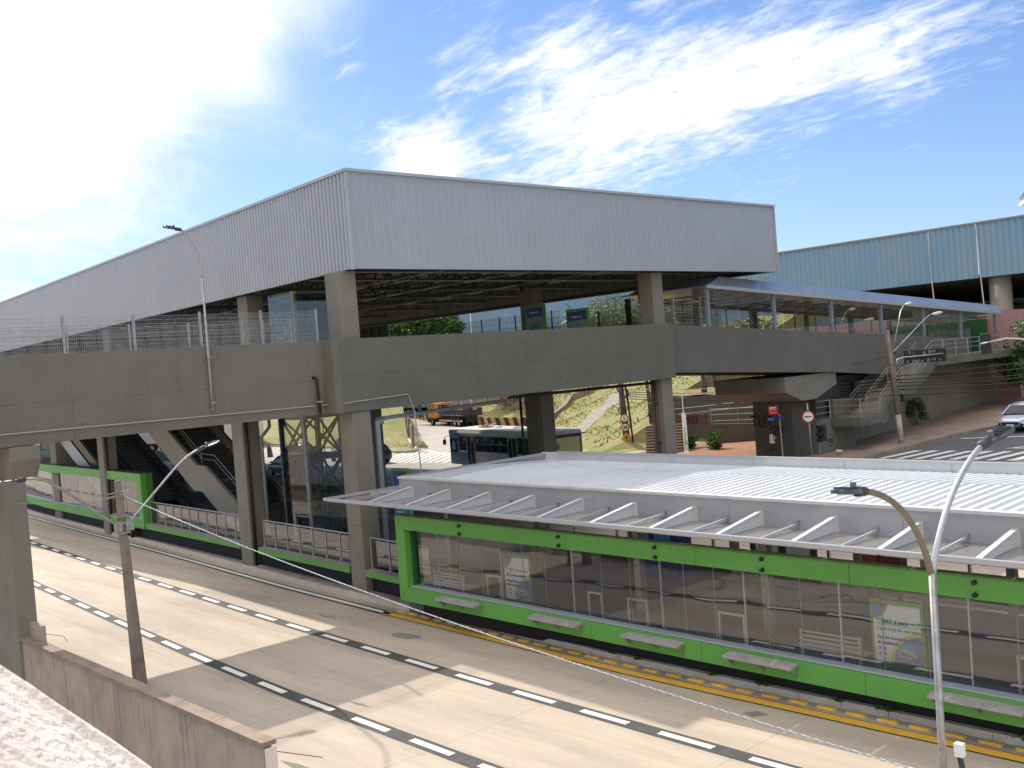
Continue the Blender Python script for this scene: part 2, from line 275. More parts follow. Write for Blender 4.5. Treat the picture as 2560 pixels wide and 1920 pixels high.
# ---------------------------------------------------------------- mesh helpers
OFF = {}
class MB:
    def __init__(s): s.v = []; s.f = []; s.mi = []; s.m = 0
    def add(s, vs, fs):
        n = len(s.v); s.v += [tuple(map(float, v)) for v in vs]; s.f += [tuple(n+i for i in f) for f in fs]; s.mi += [s.m]*len(fs); return s
    def hexa(s, p): return s.add(p, [(0,3,2,1),(4,5,6,7),(0,1,5,4),(1,2,6,5),(2,3,7,6),(3,0,4,7)])
    def box(s, x0, x1, y0, y1, z0, z1): return s.hexa([(x0,y0,z0),(x1,y0,z0),(x1,y1,z0),(x0,y1,z0),(x0,y0,z1),(x1,y0,z1),(x1,y1,z1),(x0,y1,z1)])
    def quad(s, *p): return s.add(p, [tuple(range(len(p)))])
    def prism(s, poly, ax, a, b):   # polygon in the other two axes, extruded along ax
        n = len(poly)
        def P(u, v, w): return {'x': (w, u, v), 'y': (u, w, v), 'z': (u, v, w)}[ax]
        vs = [P(u, v, a) for u, v in poly]+[P(u, v, b) for u, v in poly]
        return s.add(vs, [tuple(range(n))[::-1], tuple(range(n, 2*n))]+[(i, (i+1) % n, n+(i+1) % n, n+i) for i in range(n)])
    def tube(s, pts, r, n=8, caps=True):
        pts = [Vector(p) for p in pts]; rr = r if isinstance(r, (list, tuple)) else [r]*len(pts); vs = []; up = None
        for i, p in enumerate(pts):
            d = (pts[min(i+1, len(pts)-1)]-pts[max(i-1, 0)]).normalized()
            a = Vector((0, 0, 1)) if abs(d.z) < .9 else Vector((1, 0, 0))
            if up is not None: a = up
            u = (a - d*a.dot(d)).normalized(); up = u; w = d.cross(u)
            for k in range(n):
                t = 2*math.pi*(k+.5)/n; vs.append(p+(u*math.cos(t)+w*math.sin(t))*rr[i])
        fs = [(i*n+k, i*n+(k+1) % n, (i+1)*n+(k+1) % n, (i+1)*n+k) for i in range(len(pts)-1) for k in range(n)]
        if caps: fs += [tuple(range(n))[::-1], tuple((len(pts)-1)*n+k for k in range(n))]
        return s.add(vs, fs)
    def bar(s, a, b, w, h):      # rectangular bar between two points
        a, b = Vector(a), Vector(b); d = (b-a).normalized(); q = Vector((0, 0, 1)) if abs(d.z) < .95 else Vector((0, 1, 0))
        u = d.cross(q).normalized()*w/2; v = u.cross(d).normalized()*h/2
        return s.hexa([a-u-v, a+u-v, a+u+v, a-u+v, b-u-v, b+u-v, b+u+v, b-u+v])
    def disc(s, c, nrm, r, th=.02, n=20, ry=None):
        c = Vector(c); nrm = Vector(nrm).normalized(); q = Vector((0, 0, 1)) if abs(nrm.z) < .9 else Vector((0, 1, 0))
        u = nrm.cross(q).normalized(); w = u.cross(nrm); ry = ry or r
        ring = [(u*math.cos(2*math.pi*k/n)*r+w*math.sin(2*math.pi*k/n)*ry) for k in range(n)]
        vs = [c+p-nrm*th/2 for p in ring]+[c+p+nrm*th/2 for p in ring]
        return s.add(vs, [tuple(range(n))[::-1], tuple(range(n, 2*n))]+[(i, (i+1) % n, n+(i+1) % n, n+i) for i in range(n)])
    def loft(s, rings, cap=True):
        n = len(rings[0]); vs = [p for r in rings for p in r]
        fs = [(i*n+k, i*n+(k+1) % n, (i+1)*n+(k+1) % n, (i+1)*n+k) for i in range(len(rings)-1) for k in range(n)]
        if cap: fs += [tuple(range(n))[::-1], tuple((len(rings)-1)*n+k for k in range(n))]
        return s.add(vs, fs)
    def build(s, name, m, parent=None, smooth=False, local=False, fixn=True, bevel=0):
        me = bpy.data.meshes.new(name); off = Vector((0, 0, 0))
        if parent is not None and not local: off = OFF.get(parent.name, Vector((0, 0, 0)))
        me.from_pydata([tuple(Vector(v)-off) for v in s.v], [], s.f)
        ms = m if isinstance(m, (list, tuple)) else [m]
        for q in ms: me.materials.append(q)
        if len(ms) > 1: me.polygons.foreach_set('material_index', s.mi)
        if fixn:
            import bmesh
            bm = bmesh.new(); bm.from_mesh(me); bmesh.ops.recalc_face_normals(bm, faces=bm.faces)
            if bevel: bmesh.ops.bevel(bm, geom=[e for e in bm.edges if len(e.link_faces) == 2 and e.calc_face_angle(0) > .6], offset=bevel, segments=1, affect='EDGES')
            bm.to_mesh(me); bm.free()
        if smooth: me.polygons.foreach_set('use_smooth', [True]*len(me.polygons))
        me.update(); o = bpy.data.objects.new(name, me); C.objects.link(o)
        if parent is not None: o.parent = parent; OFF[o.name] = off
        return o
def thing(name, label, cat, loc=(0, 0, 0), rz=0.0, group=None):
    o = bpy.data.objects.new(name, None); C.objects.link(o); o.location = loc; o.rotation_euler = (0, 0, rz)
    o.empty_display_size = .2; o['label'] = label; o['category'] = cat
    if group: o['group'] = group
    OFF[o.name] = Vector(loc); return o
def tag(o, label, cat, group=None):
    o['label'] = label; o['category'] = cat
    if group: o['group'] = group
    return o
def struct(o): o['kind'] = 'structure'; return o
def stuff(o): o['kind'] = 'stuff'; return o
def dup(root, loc, rz=None, label=None):
    r = root.copy(); C.objects.link(r); r.location = loc
    if rz is not None: r.rotation_euler = (0, 0, rz)
    if label: r['label'] = label
    for ch in list(root.children):
        c = ch.copy(); C.objects.link(c); c.parent = r
        for g in ch.children:
            d = g.copy(); C.objects.link(d); d.parent = c
    return r
def text(body, size, loc, rot, m, parent=None, name='lettering', ext=.004, align='LEFT', shear=0, scale=(1, 1, 1), bold=0):
    cu = bpy.data.curves.new(name, 'FONT'); cu.body = body; cu.size = size; cu.extrude = ext; cu.align_x = align; cu.shear = shear; cu.offset = bold
    tmp = bpy.data.objects.new(name+'_src', cu); C.objects.link(tmp)
    bpy.context.view_layer.update()
    me = bpy.data.meshes.new_from_object(tmp.evaluated_get(bpy.context.evaluated_depsgraph_get()))
    C.objects.unlink(tmp); bpy.data.objects.remove(tmp)
    me.materials.clear(); me.materials.append(m)
    Mx = Matrix.LocRotScale(Vector(loc)-(OFF.get(parent.name, Vector((0, 0, 0))) if parent is not None else Vector((0, 0, 0))), Matrix(rot).to_quaternion() if isinstance(rot, (list, tuple)) and len(rot) == 3 and isinstance(rot[0], (list, tuple)) else rot.to_quaternion(), Vector(scale))
    me.transform(Mx); o = bpy.data.objects.new(name, me); C.objects.link(o)
    if parent is not None: o.parent = parent
    return o
def FACE_NY(): return Matrix(((1, 0, 0), (0, 0, -1), (0, 1, 0)))       # text readable from -Y
def FACE_PX(): return Matrix(((0, 0, 1), (1, 0, 0), (0, 1, 0)))        # text readable from +X (reads along +Y)
def interp(x, xs, ys): return float(np.interp(x, xs, ys))
# ---------------------------------------------------------------- ground
def sm(t): t = max(0.0, min(1.0, t)); return t*t*(3-2*t)
def street_h(x, y):
    s = .7 + sm((x+46)/14)*(.35+.04*max(0, min(y, 130)-50))
    return s
def hill_h(x, y):
    if x > -47.5: return 0
    yh = 56+(-x-52)*.75 if x > -77 else 75.75+(-x-77)*.42
    e = sm((-47.5-x)/2)
    return e*min(9.5, max(0, y-yh)*.34) + e*(.18*math.sin(x*.9)+.15*math.sin(y*1.3+x*.5))*sm((y-yh)/4)
def ground_h(x, y):
    if y < 8.98: return -3.5
    if y <= 34.0: return 0.0
    if x > -51 and x < -30.8 and y > 62.2: return 4.0+(y-62.2)*.06+.1*math.sin(x*2+y)
    if x > -51 and x < -30.8 and y > 61.9: return 0.9
    return street_h(x, y)+hill_h(x, y)
xs = [-1500, -700, -400, -250]+[-200+4*i for i in range(18)]+[-126+2*i for i in range(36)]+[-54, -53, -52, -51.01, -50.99, -50, -49, -48, -47, -45, -43, -41, -39, -37, -35, -33, -31.5, -30.81, -30.79, -28, -25, -22, -18, -14, -10, -5, 0, 8, 20, 60, 150, 400, 1500]
ys = [-1500, -300, -60, -20, 0, 5, 8.95, 9.0, 15, 22, 28, 33.99, 34.01, 38, 42, 46, 50, 53, 56, 58, 60, 61.89, 61.91, 62.19, 62.21]+[64+2*i for i in range(38)]+[145, 160, 190, 240, 350, 700, 1500]
g = MB(); g.v = [(x, y, ground_h(x, y)) for y in ys for x in xs]; nx = len(xs)
g.f = [(j*nx+i, j*nx+i+1, (j+1)*nx+i+1, (j+1)*nx+i) for j in range(len(ys)-1) for i in range(nx-1)]; g.mi = [0]*len(g.f)
struct(g.build('ground', GRASS, fixn=False))
def sheet(name, m, poly, dz, step=2.0, hf=street_h):
    """draped polygon strip: list of (x,y) quads"""
    b = MB()
    for q in poly:
        (a, b_, c, d) = q
        n1 = max(1, int(max(math.dist(a, b_), math.dist(d, c))/step)); n2 = max(1, int(max(math.dist(a, d), math.dist(b_, c))/step))
        base = len(b.v)
        for j in range(n2+1):
            for i in range(n1+1):
                u, v = i/n1, j/n2
                x = (a[0]*(1-u)+b_[0]*u)*(1-v)+(d[0]*(1-u)+c[0]*u)*v; y = (a[1]*(1-u)+b_[1]*u)*(1-v)+(d[1]*(1-u)+c[1]*u)*v
                b.v.append((x, y, hf(x, y)+dz))
        b.f += [(base+j*(n1+1)+i, base+j*(n1+1)+i+1, base+(j+1)*(n1+1)+i+1, base+(j+1)*(n1+1)+i) for j in range(n2) for i in range(n1)]
    b.mi = [0]*len(b.f)
    return b.build(name, m, fixn=False)
flat = lambda x, y: 0.0
# busway: concrete carriageways either side of the platform
WX = [-150, -110, -70.3, -58, -46.8, -33.8, -26.5, -16, 20]; WY = [32, 26.2, 21.95, 20.95, 20.12, 19.0, 18.55, 18.06, 18.02]
def yw(x): return interp(x, WX, WY)                                   # edge line of the near carriageway
struct(sheet('busway_road', ROADC, [((-150, 9.09), (40, 9.09), (40, 33.98), (-150, 33.98))], .006, 6, flat))
def ribbon(b, x0, x1, yf, w, z, step=1.5):
    n = max(1, int(abs(x1-x0)/step)); pv = None
    for i in range(n+1):
        x = x0+(x1-x0)*i/n; y = yf(x); cur = ((x, y-w/2, z), (x, y+w/2, z))
        if pv: b.quad(pv[0], cur[0], cur[1], pv[1])
        pv = cur
UX = [-150, -58, -43.5, -28.8, -18.8, -10.3, 20]; UY = [27, 17.95, 16.95, 16.05, 15.6, 15.38, 15.36]
LX = [-150, -44.4, -34, -27.2, -22.4, -14.6, 20]; LY = [23, 13.8, 13.05, 12.6, 12.35, 12.22, 12.2]
yu = lambda x: interp(x, UX, UY); yl = lambda x: interp(x, LX, LY)
b = MB(); ribbon(b, -120, 20, yu, .40, .012); ribbon(b, -120, 20, yl, .40, .012)
ribbon(b, -120, -26.2, yw, .38, .012); ribbon(b, -27.2, 20, lambda x: yw(x)+.0, .35, .012)
struct(b.build('lane_edge_paint', DARKP, fixn=False))
b = MB()
for yf, ph in ((yu, .0), (yl, .45)):
    x = -100+ph
    while x < 6:
        ribbon(b, x, x+1.32 if x > -40 else x+1.1, yf, .17, .018, .7); x += 2.16 if x > -40 else 2.1
    # rounded run of dashes
ribbon(b, -120, -26.4, yw, .17, .018)
struct(b.build('lane_markings', WHITEP, fixn=False))
b = MB(); ribbon(b, -26.8, 20, yw, .27, .018); struct(b.build('kerb_line_marking', YEL, fixn=False))
b = MB()
for (x0, y0, pts) in ((-24.2, 17.2, [(-.2, -.1), (.15, -.25), (.7, -.2), (1.0, .05), (.8, .25), (.3, .2), (0, .15)]), (-29.6, 16.9, [(0, 0), (.9, .06), (.95, .1), (.1, .05)]), (-18.4, 10.0, [(0, 0), (.5, -.06), (1.6, .12), (1.1, .16), (.5, .12)]), (-20.3, 12.9, [(0, 0), (.4, -.03), (.8, .05), (.4, .1)]), (-12.5, 17.3, [(0, 0), (.3, -.1), (.5, .2), (.2, .25)])):
    b.quad(*[(x0+px, y0+py, .010) for px, py in pts])
struct(b.build('road_patch', mat('road_patch_grey', (.21, .20, .16), .9, var=.2, vscale=6), fixn=False))
b = MB()
for pl in ([(-28.6, 17.35), (-28.1, 17.2), (-27.7, 17.32), (-27.3, 17.1)], [(-20.8, 9.8), (-19.6, 10.25), (-18.9, 10.2), (-17.8, 10.6)], [(-16.4, 9.8), (-15.5, 10.4), (-15.3, 10.9)], [(-16.0, 11.2), (-14.5, 10.6), (-12.8, 10.7)], [(-35, 10.9), (-33.8, 11.2), (-32.9, 11.0)]):
    b.tube([(x, y, .008) for x, y in pl], .012, 4)
struct(b.build('road_cracks', mat('crack_dark', (.10, .085, .07), .9), fixn=False))
# kerb and narrow pavement in front of the platform
b = MB(); bt = MB()
def ykf(x): return yw(x)+.55
def ypf(x): return interp(x, [-150, -73.6, -58.3, -43.75, -39.1, -30.65, -26.2, -22.4, -13, 20], [32.6, 23.05, 22.15, 20.75, 20.45, 19.95, 19.1, 18.82, 18.72, 18.7])
x = -110.0; k = 0
while x < 14:
    x2 = x+.988; z = .15+.006*math.sin(k*2.3); o = .006*math.sin(k*5.1)
    b.hexa([(x, ykf(x)+o, 0), (x2, ykf(x2)+o, 0), (x2, ykf(x2)+.16, 0), (x, ykf(x)+.16, 0), (x, ykf(x)+.02+o, z), (x2, ykf(x2)+.02+o, z), (x2, ykf(x2)+.16, z), (x, ykf(x)+.16, z)])
    x += 1.0; k += 1
struct(b.build('kerb', KERB))
def pv(x): return 0
b = MB()
x = -150.0
while x < 20:
    x2 = x+2; b.hexa([(x, ykf(x)+.162, .0), (x2, ykf(x2)+.162, .0), (x2, 24.5+max(0, -x2-60)*.12, .0), (x, 24.5+max(0, -x-60)*.12, .0), (x, ykf(x)+.162, .14), (x2, ykf(x2)+.162, .14), (x2, 24.5+max(0, -x2-60)*.12, .14), (x, 24.5+max(0, -x-60)*.12, .14)]); x += 2
struct(b.build('pavement', WALKM))
# street beyond the busway
struct(sheet('street', STREETC, [((-150, 34.3), (-46, 34.3), (-46, 62), (-84, 79)), ((-150, 34.3), (-84, 79), (-112, 95), (-170, 95)), ((-84, 78.9), (-66, 68.5), (-90, 84), (-130, 108))], .006, 3, lambda x, y: street_h(x, y)))
struct(sheet('side_road', ASPH, [((-46, 34.3), (8, 34.3), (8, 46), (-46, 46)), ((-29.4, 46), (8, 46), (8, 50.5), (-27.5, 50.5)), ((-27.5, 50.5), (8, 50.5), (8, 54), (-26.9, 54)), ((-26.9, 54), (8, 54), (8, 58), (-26.5, 58)), ((-26.5, 58), (8, 58), (8, 62), (-25.5, 62)), ((-25.5, 62), (8, 62), (8, 70), (-25.4, 70)), ((-25.4, 70), (8, 70), (2, 120), (-29, 120))], .012, 2))
b = MB()
k = 0
while k < 14:   # zebra crossing by the bus
    bx = -65.2+k*.72; by = 45.3+k*.17; dx, dy = -4.9, 6.6
    b.quad((bx, by, .722), (bx+.38, by+.08, .722), (bx+.38+dx, by+.08+dy, .722), (bx+dx, by+dy, .722)); k += 1
b.quad((-86, 61.4, .72), (-62, 50.3, .72), (-62, 50.6, .72), (-86, 61.8, .72))
b.quad((-82, 44.4, .722), (-58, 45.1, .722), (-58, 45.22, .722), (-82, 44.52, .722))
for k in range(8): b.quad((-80+k*3, 43.4+k*.1, .722), (-78.7+k*3, 43.45+k*.1, .722), (-78.7+k*3, 43.6+k*.1, .722), (-80+k*3, 43.55+k*.1, .722))
for k in range(14):  # crossing on the side road
    bx = -26.6+k*.93; z = .035
    q = [(bx, 50.2), (bx+.45, 50.2), (bx+1.15, 53.0), (bx+.7, 53.0)]; b.quad(*[(x_, y_, street_h(x_, y_)+z) for x_, y_ in q])
for q in ([(-25.3, 57.2), (-15, 60.0), (-15, 60.35), (-25.3, 57.5)], [(-21.5, 53.9), (-17.8, 58.2), (-17.5, 58.2), (-21.2, 53.9)], [(-21.5, 53.9), (-16, 53.9), (-16, 54.1), (-21.5, 54.1)]): b.quad(*[(x_, y_, street_h(x_, y_)+.035) for x_, y_ in q])
b2 = MB()
struct(b.build('street_markings', WHITEP, fixn=False))
for q in ([(-20.4, 54.6), (-17.4, 54.6), (-15, 58.4), (-17.6, 58.4)],):
    p_ = [(x_, y_, street_h(x_, y_)+.0) for x_, y_ in q]; b2.hexa(p_+[(x_, y_, z_+.16) for x_, y_, z_ in p_])
struct(b2.build('traffic_island', KERB))
b = MB()   # sloping pavement at the foot of the retaining wall
P_ = [(-29.0, 46.0), (-27.2, 50.5), (-26.6, 54), (-26.2, 58), (-25.2, 62), (-25.1, 70), (-27.5, 90)]
for (x1, y1), (x2, y2) in zip(P_, P_[1:]):
    a = (-31.5, y1); c = (-31.5, y2)
    lo = [(a[0], a[1], street_h(*a)-.1), (x1, y1, street_h(x1, y1)-.1), (x2, y2, street_h(x2, y2)-.1), (c[0], c[1], street_h(*c)-.1)]
    hi = [(a[0], a[1], street_h(*a)+.16), (x1, y1, street_h(x1, y1)+.15), (x2, y2, street_h(x2, y2)+.15), (c[0], c[1], street_h(*c)+.16)]
    b.hexa(lo+hi)
struct(b.build('sloping_pavement', mat('slope_pavement', (.34, .25, .19), .9, var=.35, vscale=.9, bump=.3, bscale=9)))
struct(sheet('red_dirt_patch', DIRT, [((-46, 46.2), (-29.3, 44.6), (-31, 52), (-43, 58)), ((-43, 53), (-31, 51), (-31, 60), (-43, 60))], .10, 1.5, lambda x, y: street_h(x, y)+.18*sm(1-abs(y-53)/8)))
struct(sheet('leaf_litter_ground', DRY, [((-50.7, 62.4), (-31.2, 62.4), (-31.2, 76), (-50.7, 76))], .05, 2, lambda x, y: ground_h(x, y)))
# busway retaining wall under the street
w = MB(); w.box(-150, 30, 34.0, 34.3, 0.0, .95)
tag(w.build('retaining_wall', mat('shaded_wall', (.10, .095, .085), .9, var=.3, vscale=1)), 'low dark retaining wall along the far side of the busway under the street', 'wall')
struct(sheet('lower_ground', WALKM, [((-150, -80), (60, -80), (60, 8.9), (-150, 8.9))], .006, 20, lambda x, y: -3.5))
# near roadside wall
t = thing('roadside_wall', 'rain-streaked concrete wall with a coping beside the near bus lane', 'wall', (-17, 9, -3.5))
w = MB(); w.box(-60, -16.98, 8.92, 9.08, -3.5, .93); w.build('panel', OLD, t)
w = MB(); x = -60.0
while x < -17: x2 = min(x+2.42, -16.92); w.box(x, x2-.012, 8.86, 9.16, .932, 1.02); x += 2.42
w.build('coping', mat('coping_stone', (.36, .27, .20), .9, var=.35, vscale=2.5, col2=(.22, .17, .13), bump=.3, bscale=10), t)
w = MB(); w.box(-30.0, -29.1, 9.09, 9.2, 0, 1.45); w.build('pilaster', OLD, t)
w = MB(); w.box(-16.915, -16.86, 8.9, 9.12, .25, .9); w.build('end_patch', PLASTER, t)
# foreground viaduct parapet: rough mortar hump close to the camera
rings = []
rnd = random.Random(3)
edge = [(-2.62, .40, 7.10), (-2.42, .58, 7.045), (-2.36, .66, 6.99), (-2.30, .73, 6.90), (-2.23, .82, 6.805), (-2.14, .91, 6.69), (-2.02, 1.02, 6.54), (-1.85, 1.16, 6.28)]
fd = Vector((-.73, .68, 0)); 
nr = 44
for (x, y, z) in edge:
    ring = []
    for k in range(nr):
        u = k/(nr-1)
        back = fd*(-.62*(1-u))            # from the near side forward to the visible rim
        zz_ = z+.05*math.sin(math.pi*min(1, u*1.1))*0+.02*math.sin(9*u+x*7) - (.035*(u > .93)*(u-.93)/.07)
        p = Vector((x, y, zz_))+back+Vector((rnd.uniform(-1, 1), rnd.uniform(-1, 1), rnd.uniform(-1, 1)))*.006
        ring.append(p)
    ring.append(Vector((x, y, z-.5))-fd*.03); ring.append(Vector((x, y, z-1.4))-fd*.03); ring.append(Vector((x, y, z-1.4))-fd*.62)
    rings.append(ring)
pb = MB(); pb.loft(rings); o = pb.build('viaduct_parapet', PLASTER, smooth=True)
s_ = o.modifiers.new('sub', 'SUBSURF'); s_.levels = 1; s_.render_levels = 1
tag(o, 'rough sunlit mortar parapet in the nearest bottom left corner', 'parapet')
# ---------------------------------------------------------------- elevated station: beams, columns, hall
es = thing('elevated_station', 'grey concrete elevated station hall with corrugated metal fascia over the busway', 'station', (-29.5, 20, 0))
b = MB()   # walkway across the near lanes (towards the camera side)
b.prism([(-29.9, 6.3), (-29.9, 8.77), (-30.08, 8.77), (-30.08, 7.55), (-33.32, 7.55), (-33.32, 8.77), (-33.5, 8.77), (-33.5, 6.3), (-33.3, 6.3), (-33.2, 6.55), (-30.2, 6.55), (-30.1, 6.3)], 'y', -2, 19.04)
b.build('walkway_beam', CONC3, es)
b = MB(); b.prism([(-29.35, 19.1), (-29.9, 19.04), (-29.9, 37.3), (-29.35, 37.3)], 'z', 6.3, 8.78)
b.prism([(-29.35, 19.1), (-29.22, 19.3), (-29.22, 37.3), (-29.35, 37.3)], 'z', 6.3, 8.78); b.build('main_beam', CONC, es)
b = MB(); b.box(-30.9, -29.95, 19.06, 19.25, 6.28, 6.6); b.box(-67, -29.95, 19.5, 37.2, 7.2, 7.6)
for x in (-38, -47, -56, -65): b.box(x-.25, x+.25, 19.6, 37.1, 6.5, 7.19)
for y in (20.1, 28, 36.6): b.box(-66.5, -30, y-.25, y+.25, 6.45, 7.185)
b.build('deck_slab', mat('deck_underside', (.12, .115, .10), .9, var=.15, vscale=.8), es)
def column(x0, x1, y0, y1, z0, z1, m=CONC2):
    b = MB(); b.box(x0, x1, y0, y1, z0, z1); return b.build('column', m, es, bevel=.02)
column(-30.1, -29.27, 19.66, 20.42, .1, 6.29)
column(-30.45, -29.55, 19.76, 20.45, 8.0, 11.125)
column(-38.95, -38.04, 20.2, 20.98, .1, 6.5); column(-38.8, -38.0, 20.85, 21.6, 7.6, 11.125)
column(-56.2, -55.45, 21.2, 21.95, .1, 6.5); column(-56.2, -55.45, 22.0, 22.75, 7.6, 11.125)
column(-66.6, -65.6, 22.2, 23.3, .1, 6.5)
column(-30.1, -29.4, 36.45, 37.2, .1, 6.29); column(-30.3, -29.5, 36.4, 37.15, 8.0, 11.125)
column(-38.1, -36.9, 36.1, 37.0, .1, 6.5); column(-38.0, -37.1, 36.2, 37.0, 7.6, 11.125)
column(-40.6, -39.8, 27.6, 28.4, .1, 6.5); column(-56.4, -55.6, 27.6, 28.4, .1, 6.5); column(-55.5, -54.8, 36.2, 37, .1, 11.125)
# near pier with flared head
b = MB(); b.box(-32.9, -30.25, 8.82, 9.36, -3.5, 5.36); b.prism([(-33.45, 6.28), (-29.84, 6.28), (-29.84, 5.9), (-30.24, 5.37), (-32.9, 5.37), (-33.45, 5.9)], 'y', 8.92, 9.70)
b.build('pier', CONC2, es, bevel=.015)
# roof fascias: corrugated sheet geometry
def corr(p0, p1, z0, z1, nrm, pitch, depth, m, name, prof, parent, zt=None):
    p0, p1 = Vector((*p0, 0)), Vector((*p1, 0)); n = Vector((*nrm, 0)); Lw = (p1-p0).length; d = (p1-p0)/Lw
    pts = []; k = 0; s = 0.0
    while s < Lw:
        for u, h in prof:
            q = s+u*pitch
            if q <= Lw: pts.append(p0+d*q+n*depth*h)
        s += pitch
    pts.append(p1+n*0); vs = []
    for q in pts: vs.append((q.x, q.y, z0)); vs.append((q.x, q.y, z1))
    b = MB(); b.add(vs, [(2*i, 2*i+2, 2*i+3, 2*i+1) for i in range(len(pts)-1)]); return b.build(name, m, parent, fixn=False)
TRAP = [(0, 0), (.35, 0), (.5, 1), (.85, 1)]
FLATP = [(0, 0), (.06, -1), (.10, 0), (.5, 0), (.52, .35), (.56, 0)]
rf = thing('hall_roof', 'huge roof over the station hall with light grey corrugated metal fascia', 'roof', (-29, 20, 11.1))
A0 = (-29.0, 20.0); A1 = (-150.0, 27.74); B1 = (-29.0, 45.9)
nA = Vector((A1[0]-A0[0], A1[1]-A0[1])).normalized(); nfA = (nA.y*1.0, -nA.x*1.0) if -nA.x < 0 else (-nA.y, nA.x)
nfA = (-.064, -.998)
corr(A0, A1, 11.13, 14.40, nfA, .25, .10, FASC, 'fascia_sheet', TRAP, rf)
corr(A0, B1, 11.13, 14.42, (1, 0), .34, .008, FASC, 'fascia_sheet', FLATP, rf)
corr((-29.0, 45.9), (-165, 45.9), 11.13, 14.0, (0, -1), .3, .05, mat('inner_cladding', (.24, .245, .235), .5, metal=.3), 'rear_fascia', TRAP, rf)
b = MB(); b.bar((-28.95, 19.95, 14.46), (-150, 27.69, 14.46), .16, .1); b.bar((-28.98, 19.9, 14.47), (-28.98, 45.95, 14.47), .17, .1)
b.box(-29.03, -28.93, 19.92, 20.02, 11.1, 14.4); b.box(-29.03, -28.94, 45.86, 45.95, 11.1, 14.4); b.build('edge_flashing', STEELG, rf)
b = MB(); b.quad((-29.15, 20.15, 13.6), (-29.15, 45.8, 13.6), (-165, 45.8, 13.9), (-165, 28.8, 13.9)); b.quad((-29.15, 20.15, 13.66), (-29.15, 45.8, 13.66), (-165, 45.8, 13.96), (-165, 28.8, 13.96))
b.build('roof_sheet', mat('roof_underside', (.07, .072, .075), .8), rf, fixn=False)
b = MB(); b.box(-29.35, -29.06, 20.1, 45.8, 11.14, 11.30); b.bar((-29.3, 20.25, 11.22), (-150, 28.0, 11.22), .2, .16); b.box(-165, -29.2, 45.55, 45.8, 11.14, 11.34); b.build('eave_beam', DARKST, rf)
for k, x in enumerate([-31.0, -34.2, -38, -42, -46.5, -51, -56, -62, -69, -78, -90, -105, -122]):    # transverse trusses seen from below
    b = MB(); y0 = 20.4+(-29-x)*.064; y1 = 45.4; z0, z1 = 11.75, 13.2; n = 14
    b.bar((x, y0, z0), (x, y1, z0), .14, .16); b.bar((x, y0, z1), (x, y1, z1), .14, .14)
    for i in range(n):
        ya, yb = y0+(y1-y0)*i/n, y0+(y1-y0)*(i+.5)/n; yc = y0+(y1-y0)*(i+1)/n
        b.bar((x, ya, z0), (x, yb, z1), .07, .07); b.bar((x, yb, z1), (x, yc, z0), .07, .07)
    b.build('truss', TRUSS, rf)
for k in range(9):
    y = 22+k*2.9
    b = MB(); b.bar((-29.3, y, 12.6+.05), (-148, y+2.4*(y < 30)*3, 12.65), .07, .12); b.build('purlin', TRUSS, rf)
LT = mat('lamp_tube', (.45, .46, .46), .3, metal=.2)
for k in range(34):
    x = -31.5-(k % 9)*3.1-rnd.random()*.8; y = 22.6+(k//9)*5.2+rnd.random()*1.2
    b = MB(); b.box(x-.62, x+.62, y-.05, y+.05, 11.66, 11.72); b.build('light_strip', LT, rf)
for k in range(4):
    b = MB(); y = 22.5+k*5; b.tube([(-29.6, y, 11.62), (-70, y+.4, 11.62)], .018, 4); b.build('conduit', STEELG, rf)
for k in range(3):
    b = MB(); x = -30.5-k*3.0; b.tube([(x, 20.8, 11.55), (x, 45.2, 11.55)], .022, 4); b.build('conduit', STEELG, rf)
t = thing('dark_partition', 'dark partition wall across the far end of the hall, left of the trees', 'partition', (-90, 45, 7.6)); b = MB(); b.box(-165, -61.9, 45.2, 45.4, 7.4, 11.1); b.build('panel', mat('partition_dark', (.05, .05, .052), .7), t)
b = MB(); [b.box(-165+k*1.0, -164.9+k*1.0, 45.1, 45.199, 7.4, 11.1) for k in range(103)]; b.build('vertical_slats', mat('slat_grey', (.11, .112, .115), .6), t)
# pipes on the beam
t = thing('beam_conduit', 'thin grey conduit clipped low along the concrete walkway beam', 'pipe', (-29.85, 5, 6.8))
b = MB(); b.tube([(-29.87, -2, 6.72), (-29.87, 14.9, 6.62), (-29.87, 19.02, 6.60), (-29.19, 19.4, 6.62), (-29.19, 22.0, 6.72), (-29.19, 22.05, 6.68), (-29.19, 22.25, 6.1), (-29.1, 22.3, 3.2)], .022, 6); b.build('tube', PIPEG, t)
t = thing('black_downpipe', 'short black pipe bent over in the corner of the walkway beam', 'pipe', (-29.7, 18.9, 7.4))
b = MB(); b.tube([(-29.88, 18.62, 7.55), (-29.78, 18.66, 7.57), (-29.76, 18.7, 7.5), (-29.76, 18.72, 6.3)], .05, 8); b.build('tube', PIPEB, t, smooth=True)
b = MB(); b.box(-29.84, -29.68, 18.6, 18.84, 6.72, 6.76); b.build('clamp', GALV, t)
t = thing('drain_pipe', 'pale grey drain pipe with an offset running down beside the second column', 'pipe', (-37.9, 21, 0))
b = MB(); b.tube([(-37.7, 21.25, 6.5), (-37.7, 21.25, 5.7), (-37.78, 21.05, 5.45), (-37.85, 20.92, 5.3), (-37.85, 20.92, .3)], .07, 8); b.build('tube', mat('pipe_bluegrey', (.24, .27, .28), .5), t, smooth=True)
